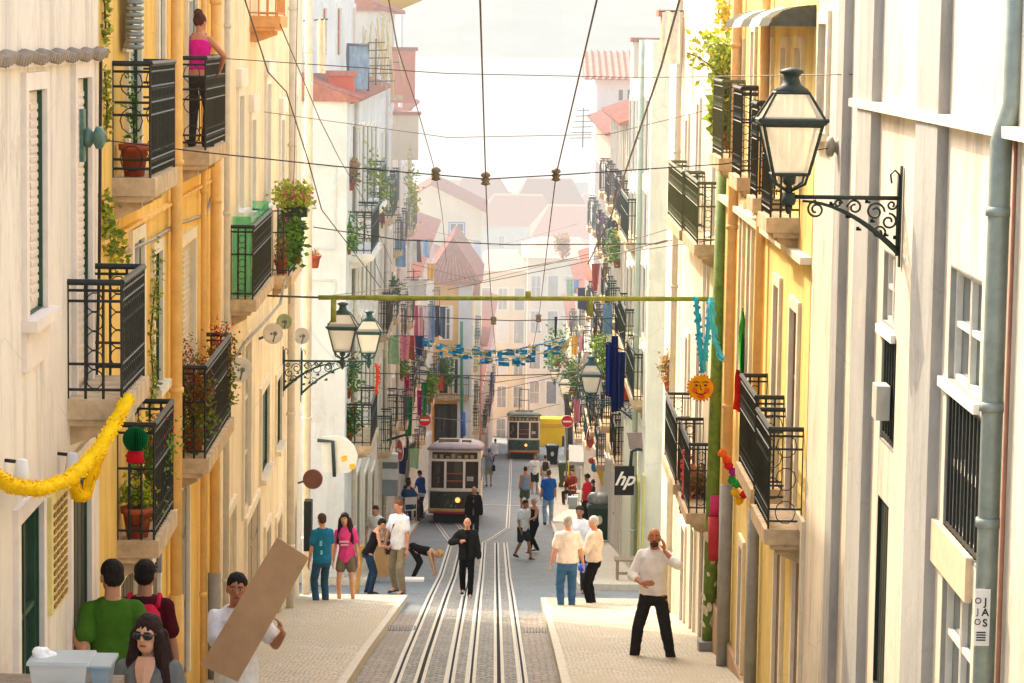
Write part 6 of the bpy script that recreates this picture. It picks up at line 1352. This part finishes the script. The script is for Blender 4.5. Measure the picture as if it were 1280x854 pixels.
creeper('hanging bush on the upper wall of the left row', [(455, 205, 60), (470, 225, 60), (485, 240, 62)], .3, 160, .12, seed=9)
creeper('yellow-green bush on a far left balcony below the roofs', [(505, 222, 75), (512, 235, 75), (518, 250, 75)], .35, 160, .14, ('c8b84a', '8a9a3a'), seed=10)
# ------------------------------------------------------------------ green sheets of balcony G
a0, a1, z, hh, oo = BAL['G']; GS = lamp_glass('35c878', .68)
t = AbsT('plastic_screen', 'bright green translucent plastic sheets wrapped inside the balcony railing', 'screen', L3.pt(a0, z)); q = MB(); zz = hh+.12
for p_, q_ in (((a0+.05, .02), (a0+.05, oo-.03)), ((a0+.05, oo-.03), (a1-.05, oo-.03)), ((a1-.05, oo-.03), (a1-.05, .02))): q.face([L3.pt(p_[0], z+.03, p_[1]), L3.pt(q_[0], z+.03, q_[1]), L3.pt(q_[0], z+zz, q_[1]), L3.pt(p_[0], z+zz, p_[1])])
t.part('sheet', q, GS)
# rolled blind beside balcony A
t = AbsT('window_blind', 'pale slatted roller blind bulging out over the top orange balcony', 'blind', at(170, 30, 22)); A_, z_ = L2.ps(150, 65); q = MB()
for i in range(24): zz = z_+i*.035; L2.bx(q, A_, A_+.45, zz, zz+.028, .02+.10*math.sin(i/24*PI*.7), .05+.10*math.sin(i/24*PI*.7))
t.part('slats', q, paint('d9d6c8', .6, .1)); q = MB()
for i in range(16): q.lathe([(.05, 0), (.075, .012), (.075, .03), (.05, .04)], L2.pt(A_-.05, z_+.02+i*.05, .12), 10)
t.part('hose', q, paint('8c9490', .5, .2))
# ------------------------------------------------------------------ laundry
def hang(label, items, Y, name='clothes_line', cord=None, d=(1, 0, 0)):
    t = AbsT(name, label, 'laundry', at(items[0][0], items[0][2], Y)); rd = random.Random(int(Y*7)+len(items))
    x0, x1 = items[0][0], items[-1][1]; q = MB(); q.tube([at(x0-4, items[0][2], Y), at(x1+4, items[-1][2], Y)], .012, 4); t.part('line', q, CB)
    for i, (xa, xb, ya, yb, c, nm) in enumerate(items):
        q = MB(); s = rd.uniform(.75, 1.1); m = (xa+xb)/2; cloth_sheet(q, at(xa, ya, Y), at(xb, ya, Y), at(m+(xb-m)*s+rd.uniform(-2, 2), yb, Y+.1), at(m+(xa-m)*s, yb+rd.uniform(-5, 3), Y-.1), 8, 8, .07, rd, 1.5); t.part(nm, q, cl(c))
hang('row of pink, white and blue clothes drying on the left row under the green bar', [(517, 523, 382, 432, 'd0667c', 'shirt'), (524, 529, 384, 428, 'e0a8b0', 'towel'), (530, 536, 383, 436, 'ece6e6', 'shirt'), (537, 543, 384, 430, '8aa8cc', 'shirt'), (544, 549, 382, 420, '31405c', 'trousers'), (550, 557, 384, 424, '5a6e90', 'shirt')], 92)
hang('long dark blue cloths hanging over the right balcony by the lantern', [(757, 766, 428, 498, '1c2f78', 'trousers'), (764, 773, 420, 512, '16245c', 'trousers'), (772, 782, 440, 510, '22305e', 'shirt')], 58)
hang('small purple and dark clothes on the far right balcony', [(748, 752, 262, 276, '3a2438', 'sock'), (750, 757, 272, 284, 'a83a9c', 'shirt')], 84); hang('blue and dark clothes hung on the right balcony near the top', [(759, 766, 272, 296, '2c5a84', 'shirt'), (766, 774, 276, 318, '3a4440', 'trousers'), (774, 779, 280, 316, '566a6a', 'towel')], 74)
hang('magenta and green cloths hanging near the left no entry sign', [(505, 512, 466, 500, 'b02058', 'banner'), (506, 516, 496, 545, '1f7a48', 'banner'), (521, 528, 488, 520, 'b83078', 'banner'), (528, 534, 478, 520, '2a8a52', 'banner')], 90)
hang('red and white cloth strips hung under the small right lanterns', [(735, 740, 500, 530, 'e0dcd4', 'towel'), (737, 743, 522, 560, 'd0402e', 'banner')], 90)
hang('purple and dark clothes hung in the middle of the far left row', [(613, 616, 466, 512, '7a3a94', 'banner')], 150); hang('pale sheet on the far left houses', [(508, 534, 350, 372, 'd8dcd8', 'sheet')], 84); hang('pale pink and peach cloths drying on the upper left balconies', [(383, 392, 26, 88, 'c87a60', 'towel'), (396, 406, 24, 92, 'f0d8c0', 'sheet')], 50)
hang('thin white curtain blowing from the upper right window', [(828, 850, 14, 80, 'f2ece2', 'curtain')], 42); hang('dark red cloth on a far left balcony', [(471, 480, 246, 280, '8a3048', 'banner')], 68); hang('pale shirt hung on the right row above the lantern', [(738, 744, 396, 440, 'd8dadc', 'shirt'), (693, 697, 396, 424, '30344c', 'trousers')], 90)
# yellow toy on wall
p = at(750, 590, 84); t = AbsT('inflatable_parrot', 'yellow inflatable toy with a long tail hanging on the right row', 'inflatable toy', p); q = MB(); q.tube([at(742, 574, 84), at(747, 580, 84), at(752, 592, 84), at(755, 606, 84), at(757, 612, 84)], .1, 10, rad=[.09, .16, .12, .09, .03]); t.part('body', q, paint('f0c020', .4, .1)); q = MB(); q.sphere(at(743, 584, 83.9), (.1, .06, .16), 10, 8); t.part('wing', q, paint('2a7ab0', .4, .1)); q = MB(); q.sphere(at(739, 576, 83.9), (.09, .07, .1), 10, 8); t.part('head', q, paint('c8442c', .4, .1))
# ------------------------------------------------------------------ street things
def bin_(label, px, py, c, lid, sc=1, bag=None, rz=0):
    P = ground(px, py); P.z = gz(P.y)+.13; t = thing('wheeled_bin', label, 'bin', P, 'wheeled rubbish bins on the right pavement', rz, sc); q = MB()
    q.rings([[V((x*a, y*b, z)) for x, y in ((-1, -1), (1, -1), (1, 1), (-1, 1))] for a, b, z in ((.24, .27, .08), (.25, .28, .1), (.33, .36, .98), (.35, .38, 1.0))], sm=False)
    for x in (-.2, .0, .2): q.box(x-.015, -.345, .5, x+.015, -.30, .95)
    q.build('body', paint(c, .5, .15), t); q = MB(); q.rings([[V((x*a, y*b+.0, z)) for x, y in ((-1, -1), (1, -1), (1, 1), (-1, 1))] for a, b, z in ((.36, .39, 1.0), (.36, .39, 1.04), (.30, .34, 1.12), (.2, .25, 1.15))], sm=False); q.build('lid', paint(lid, .5, .15), t)
    for x in (-.26, .26): q = MB(); q.lathe([(.1, -.03), (.1, .03)], (x, .25, .1), 14, ax=(1, 0, 0)); q.build('wheel', iron('1a1a1a'), t)
    q = MB(); q.disc((0, -.36, .68), .09, (0, -1, .08), 18, .01, 0, .13); q.build('badge', SW, t)
    if bag: q = MB(); q.sphere((0.02, 0, 1.22), (.36, .33, .22), 12, 8); q.sphere((-.15, -.05, 1.3), (.2, .2, .16), 10, 6); o = q.build('rubbish_bag', paint(bag, .35, .4, 0, 9, 1.2, 'plastic_bag'), None, loc=P); o.scale = (sc,)*3; tag(o, 'grey plastic rubbish bag heaped on the dark green bin', 'rubbish bag')
    return t
bin_('dark green wheeled bin with a white badge and a grey bag on its lid', 748, 682, '21463a', '3a4a40', .95, '9aa098'); bin_('olive green wheeled bin farther down the right pavement', 707, 614, '4c5a2a', '3c4a34', 1.05); bin_('dark bin close to the yellow wall, farthest of the three', 690, 585, '22262a', '2c3032', 1.0)
P = ground(716, 641); P.z += .13; t = thing('parking_box', 'small blue-grey box standing on the pavement beside the woman in red', 'box', P); q = MB(); q.box(-.16, -.12, 0, .16, .12, .42); q.build('case', paint('8fa4ae', .5, .1), t); q = MB(); q.box(-.17, -.13, .42, .17, .13, .45); q.build('lid', paint('a8b8c0', .5, .1), t)
# bench
P = ground(785, 733); P.z = gz(P.y)+.13; t = thing('wooden_bench', 'weathered wooden bench on the right pavement by the lane corner', 'bench', (P.x+.02, P.y, P.z)); WD = paint('8c7a66', .8, .35, 0, 14, .5, 'wood')
q = MB()
for i in range(3): q.box(-.31, -.2+i*.14, .42, .31, -.08+i*.14, .46)
q.build('seat', WD, t)
for x in (-.27, .23):
    for y in (-.17, .15): q = MB(); q.box(x, y, 0, x+.05, y+.05, .42); q.build('leg', WD, t)
q = MB(); q.box(-.27, -.16, .14, .27, -.12, .19); q.build('stretcher', WD, t)
# black cafe tables and chairs on the left
def table(label, X, Y): 
    t = thing('cafe_table', label, 'table', (X, Y, gz(Y)+.13), 'black tables outside on the left pavement'); q = MB(); q.box(-.35, -.35, .70, .35, .35, .74); q.build('tabletop', iron('1c1e20'), t)
    for x in (-.3, .28):
        for y in (-.3, .28): q = MB(); q.tube([(x, y, 0), (x*.9, y*.9, .7)], .018, 6); q.build('leg', iron('1c1e20'), t)
def chair(label, X, Y, rz, m='d8d8d4'):
    t = thing('cafe_chair', label, 'chair', (X, Y, gz(Y)+.13), 'light chairs by the black tables', rz); M_ = paint(m, .4, .1, .3); q = MB(); q.box(-.2, -.2, .42, .2, .2, .45); q.build('seat', M_, t); q = MB(); q.box(-.2, -.22, .62, .2, -.2, .85); q.build('backrest', M_, t)
    for x, y, h in ((-.19, -.2, .85), (.19, -.2, .85), (-.19, .19, .43), (.19, .19, .43)): q = MB(); q.tube([(x, y, 0), (x, y, h)], .014, 6); q.build('leg', M_, t)
table('black table with the standing man in blue beside it', -2.95, 90); table('black table nearer the viewer, in front of the seated person in blue', -3.05, 87.6)
chair('light metal chair under the seated person in blue', -3.0, 86.2, .4); chair('chair under the person in the dark brown t-shirt', -3.12, 89, .9, '3a3a3c'); chair('chair under the person at the right cafe awning', 2.5, 103, -2.6, '5a4030')
# cafe awning right
t = AbsT('cafe_awning', 'white and grey cafe awning over the right pavement', 'awning', at(720, 570, 110)); q = MB(); a, b = at(711, 556, 110), at(731, 557, 110); q.face([a, b, b+V((.05, 1.2, -.4)), a+V((-.05, 1.2, -.4))]); c_, d_ = at(711, 577, 108.5), at(732, 578, 108.5)
q.face([a, b, d_, c_]); q.face([c_, d_, d_-V((0, 0, .14)), c_-V((0, 0, .14))]); t.part('canopy', q, cloth('a8a8a4', .1)); q = MB(); 
for x in (c_, d_): q.tube([x, V((x.x, x.y, gz(x.y)+.13))], .025, 6)
t.part('posts', q, paint('d8b428', .6, .1))
t = AbsT('parasol', 'brown-grey closed shop canopy above the black hanging sign', 'awning', at(797, 550, 60)); q = MB(); cloth_sheet(q, at(782, 541, 59), at(814, 541, 57.5), at(811, 560, 57), at(786, 563, 58.5), 8, 6, .05); t.part('canopy', q, cloth('8a7a70'))
t = AbsT('post', 'thick dark grey post beside the round no entry sign on the right', 'post', ground(712, 600)); P = ground(714, 608); q = MB(); q.tube([V((P.x, P.y, P.z)), at(708, 470, P.y)], .16, 10); t.part('shaft', q, paint('5a5650', .8, .25)); 
t = AbsT('post', 'slim green flagpole rising in front of the yellow corner house', 'post', ground(576, 560)); P = V((at(579, 500, 126).x, 126, gz(126))); q = MB(); q.tube([P, at(577, 402, 126)], .07, 8); t.part('shaft', q, paint('2f7a4c', .6, .15)); q = MB(); q.tube([at(579, 545, 125.9), at(579, 515, 125.9)], .11, 8); t.part('sticker_wrap', q, paint('3a6ab8', .6, .5, 0, 14))
# ------------------------------------------------------------------ boards and boxes
BR = paint('c49c72', .85, .16, 0, 2.5, .2, 'cardboard'); BR2 = paint('b08a58', .8, .15, 0, 4, .2, 'plywood')
t = AbsT('board', 'large brown board carried slantwise by the young man in white', 'board', at(318, 760, 20.5)); k = [at(347, 672, 20.62), at(386, 697, 20.50), at(297, 852, 20.46), at(251, 832, 20.58)]
q = MB(); n_ = (k[1]-k[0]).cross(k[3]-k[0]).normalized()*.008; q.rings([[v-n_ for v in k], [v+n_ for v in k]], sm=False); t.part('panel', q, BR)
t = AbsT('board', 'brown plywood sheet standing on the ground behind the bending person', 'board', at(485, 700, 57.5)); a, b = at(468, 722, 57.6), at(495, 680, 57.6); q = MB(); q.obox(a, V((b.x-a.x, .25, 0)), V((0, .03, 0)), V((0, 0, b.z-a.z))); t.part('panel', q, BR2)
t = AbsT('plank', 'tall pale wooden plank held upright beside the girl in pink', 'plank', at(447, 738, 51)); a = at(443, 742, 51.4); q = MB(); q.obox(a, V((.08, .02, 0)), V((0, .04, 0)), at(450, 682, 51.4)-a); t.part('panel', q, paint('c89a58', .8, .15))
P = ground(518, 727); t = thing('white_box', 'flat white box lying on the ground before the bending fair-haired person', 'box', P); q = MB(); q.box(-.2, -.15, 0, .2, .15, .07); q.build('case', SW, t)
t = AbsT('street_stall', 'low trestle counter at the bottom left corner under the plastic boxes', 'counter', V((at(85, 850, 15.4).x, 15.4, gz(15.4)))); a, b = at(25, 868, 15.2), at(140, 868, 15.2); q = MB(); q.box(a.x-.2, 15.1, a.z-.04, b.x, 15.7, a.z); t.part('tabletop', q, WD)
for x in (a.x-.1, b.x-.1):
    for y in (15.15, 15.6): q = MB(); q.box(x, y, gz(15.4)+.0, x+.05, y+.05, a.z-.04); t.part('leg', q, WD)
def crate(label, x0, x1, yt, Y, c, d=.3):
    p0, p1 = at(x0, yt, Y), at(x1, yt, Y); zb = a.z; t = AbsT('plastic_box', label, 'plastic box', V((p0.x, Y, zb)), 'plastic boxes on the counter'); w = p1.x-p0.x; q = MB(); m_ = lamp_glass(c, .85); ins = .02; zt_ = p0.z
    q.rings([[V((p0.x+i, Y+i, z_)), V((p1.x-i, Y+i, z_)), V((p1.x-i, Y+d-i, z_)), V((p0.x+i, Y+d-i, z_))] for i, z_ in ((ins, zb+.002), (0, zt_), (-.012, zt_), (-.012, zt_+.012), (0, zt_+.012), (0.01, zt_-.02))], sm=False, cap=True); t.part('tub', q, m_)
    q = MB(); q.box(p0.x-.01, Y-.01, zt_+.012, p1.x+.01, Y+d+.01, zt_+.022); t.part('lid', q, lamp_glass('e4ecec', .9))
crate('larger translucent white plastic box under the crumpled bag', 36, 108, 832, 15.25, 'f4f6f4'); crate('smaller bluish plastic box to the right of the larger one', 112, 136, 836, 15.3, 'b8ccd8')
p = at(58, 822, 15.4); mb_ = MB(); rd = random.Random(9)
for _ in range(7): mb_.sphere(p+V((rd.uniform(-.05, .06), rd.uniform(-.04, .05), rd.uniform(-.02, .055))), (rd.uniform(.025, .05), .04, rd.uniform(.02, .035)), 9, 6)
e = thing('plastic_bag', 'white crumpled plastic bag lying on the larger plastic box', 'bag', (0, 0, 0)); remesh(mb_, .008, 'bag', paint('ecebe6', .5, .08, 0, 20, 1.2, 'plastic_bag'), e, 1)
t = AbsT('tarpaulin_screen', 'blue-grey wrapped railing standing on the red tiled eave', 'screen', at(447, 90, 58)); q = MB(); cloth_sheet(q, at(435, 56, 57.5), at(459, 57, 59), at(458, 112, 59), at(436, 111, 57.5), 10, 10, .07); t.part('sheet', q, cloth('8797a8', .4, 4)); q = MB()
for x, Yy in ((435, 57.5), (460, 59)): q.tube([at(x, 54, Yy), at(x, 114, Yy)], .03, 5)
q.tube([at(435, 56, 57.5), at(460, 56, 59)], .03, 5); t.part('frame', q, iron('37424e'))
t = AbsT('bamboo_canes', 'pale bamboo canes leaning over the roof edge of the left row', 'canes', at(475, 60, 66)); q = MB(); rd = random.Random(6)
for i in range(22): x = rd.uniform(452, 495); q.tube([at(x, rd.uniform(20, 50), 66+rd.random()), at(x+rd.uniform(-14, 14), rd.uniform(90, 125), 66+rd.random())], .02, 5)
t.part('canes', q, paint('e0c890', .7, .2))
for (x, y, Y, l) in ((478, 238, 66, 'tangled television aerial on the upper left row'), (470, 70, 66, 'television aerial above the left tiled roofs'), (517, 352, 86, 'television aerial in the middle of the left row'), (506, 500, 80, 'black rack of aerial rods beside the green banner'), (722, 470, 100, 'television aerial in the middle of the right row'), (729, 150, 92, 'thin aerial by the chimney on the right')):
    p = at(x, y, Y); t = AbsT('television_aerial', l, 'aerial', p, 'television aerials on the houses'); q = MB(); q.tube([p-V((0, 0, .9)), p+V((0, 0, .4))], .02, 5)
    for i in range(6): zz = -.6+.18*i; q.tube([p+V((-.45+.05*i, 0, zz)), p+V((.45-.05*i, .1, zz+.02))], .014, 4)
    t.part('rods', q, iron('4a4c48'))
for i, (x, y, Y, c, w, hh) in enumerate(((426, 108, 57, 'd96a50', .5, .35), (498, 88, 78, 'd98a72', .9, .9), (505, 165, 80, 'e8d8c0', .8, .8), (848, 40, 44, 'e8a878', .5, .4), (806, 70, 62, 'efe6d6', .5, .5))):
    p = at(x, y, Y); t = AbsT('chimney', ('short red chimney on the red tiled eave', 'pinkish chimney with a cap on the left skyline', 'cream chimney on the left skyline, lower one', 'orange chimney at the top of the white house', 'white chimney on the mint house')[i], 'chimney', p, 'chimneys on the roofs'); q = MB(); q.box(p.x-w/2, Y, p.z-hh, p.x+w/2, Y+.6, p.z+hh*.6); t.part('stack', q, plaster(c, .3)); q = MB(); q.box(p.x-w/2-.07, Y-.07, p.z+hh*.6, p.x+w/2+.07, Y+.67, p.z+hh*.6+.1); t.part('cap', q, TILE)
t = AbsT('handbag', 'bright blue plastic bag held between the two grey-haired men', 'bag', at(728, 708, 49.3)); q = MB(); q.sphere(at(729, 710, 49.6), (.10, .07, .09), 12, 8); t.part('bag', q, paint('1f5cc8', .4, .2)); q = MB(); q.tube([at(724, 704, 49.6), at(726, 698, 49.6), at(730, 704, 49.6)], .008, 5); t.part('handle', q, paint('1f5cc8', .4, .2))
# more washing and cloths down both rows
rd = random.Random(21); CN = [('sky blue', '7aa6cc'), ('brick red', 'b0442e'), ('white', 'e8e6e0'), ('navy', '26345e'), ('mustard', 'd0a02c'), ('pale green', 'a4c49a'), ('black', '222226'), ('rose', 'd88a98')]
for i, (x, y, Y) in enumerate(((509, 300, 82), (519, 420, 90), (534, 330, 104), (512, 560, 84), (540, 400, 112), (500, 420, 78), (527, 300, 98), (546, 470, 120))):
    n, c = CN[i]; w = 3500/Y; hang(n+' washing on a line across the balconies of the far left row', [(x-.35*w, x-.05*w, y, y+.8*w, c, 'shirt'), (x, x+.28*w, y, y+.65*w, CN[(i+2) % 8][1], 'towel')], Y)
for i, (x, y, Y) in enumerate(((768, 380, 72), (752, 330, 84), (741, 440, 90), (733, 360, 98), (724, 420, 112), (717, 350, 122), (779, 470, 64), (727, 500, 104))):
    n, c = CN[i]; w = 3500/Y; hang(n+' washing on a line across the balconies of the far right row', [(x-.3*w, x-.05*w, y, y+.8*w, c, 'shirt'), (x, x+.25*w, y, y+.6*w, CN[(i+3) % 8][1], 'towel')], Y)
# ------------------------------------------------------------------ light
EL_, AZ = R(40), R(33)                        # sun ahead, to the left of the street axis
sd = V((-math.sin(AZ)*math.cos(EL_), math.cos(AZ)*math.cos(EL_), math.sin(EL_)))
sun = bpy.data.lights.new("sun", 'SUN'); sun.energy = 4.7; sun.angle = R(.6); sun.color = (1, .86, .64)
so = bpy.data.objects.new("sun", sun); C.objects.link(so); so.rotation_euler = sd.to_track_quat('Z', 'Y').to_euler()
w = bpy.data.worlds.new("World"); bpy.context.scene.world = w; w.use_nodes = True; nt = w.node_tree; nt.nodes.clear()
sk = nt.nodes.new('ShaderNodeTexSky'); sk.sky_type = 'NISHITA'; sk.sun_disc = False; sk.sun_elevation = EL_; sk.sun_rotation = math.atan2(sd.x, sd.y)
sk.dust_density = 6; sk.air_density = 1.3; sk.ozone_density = 1
bg = nt.nodes.new('ShaderNodeBackground'); bg.inputs[1].default_value = .56; ow = nt.nodes.new('ShaderNodeOutputWorld')
nt.links.new(sk.outputs[0], bg.inputs[0]); nt.links.new(bg.outputs[0], ow.inputs[0])
sc = bpy.context.scene; sc.view_settings.view_transform = 'Standard'; sc.view_settings.look = 'None'; sc.view_settings.exposure = 0; sc.view_settings.gamma = 1
sc.render.engine = 'CYCLES'; sc.cycles.max_bounces = 6; sc.cycles.diffuse_bounces = 4; sc.cycles.transparent_max_bounces = 12
sc.cycles.use_denoising = True
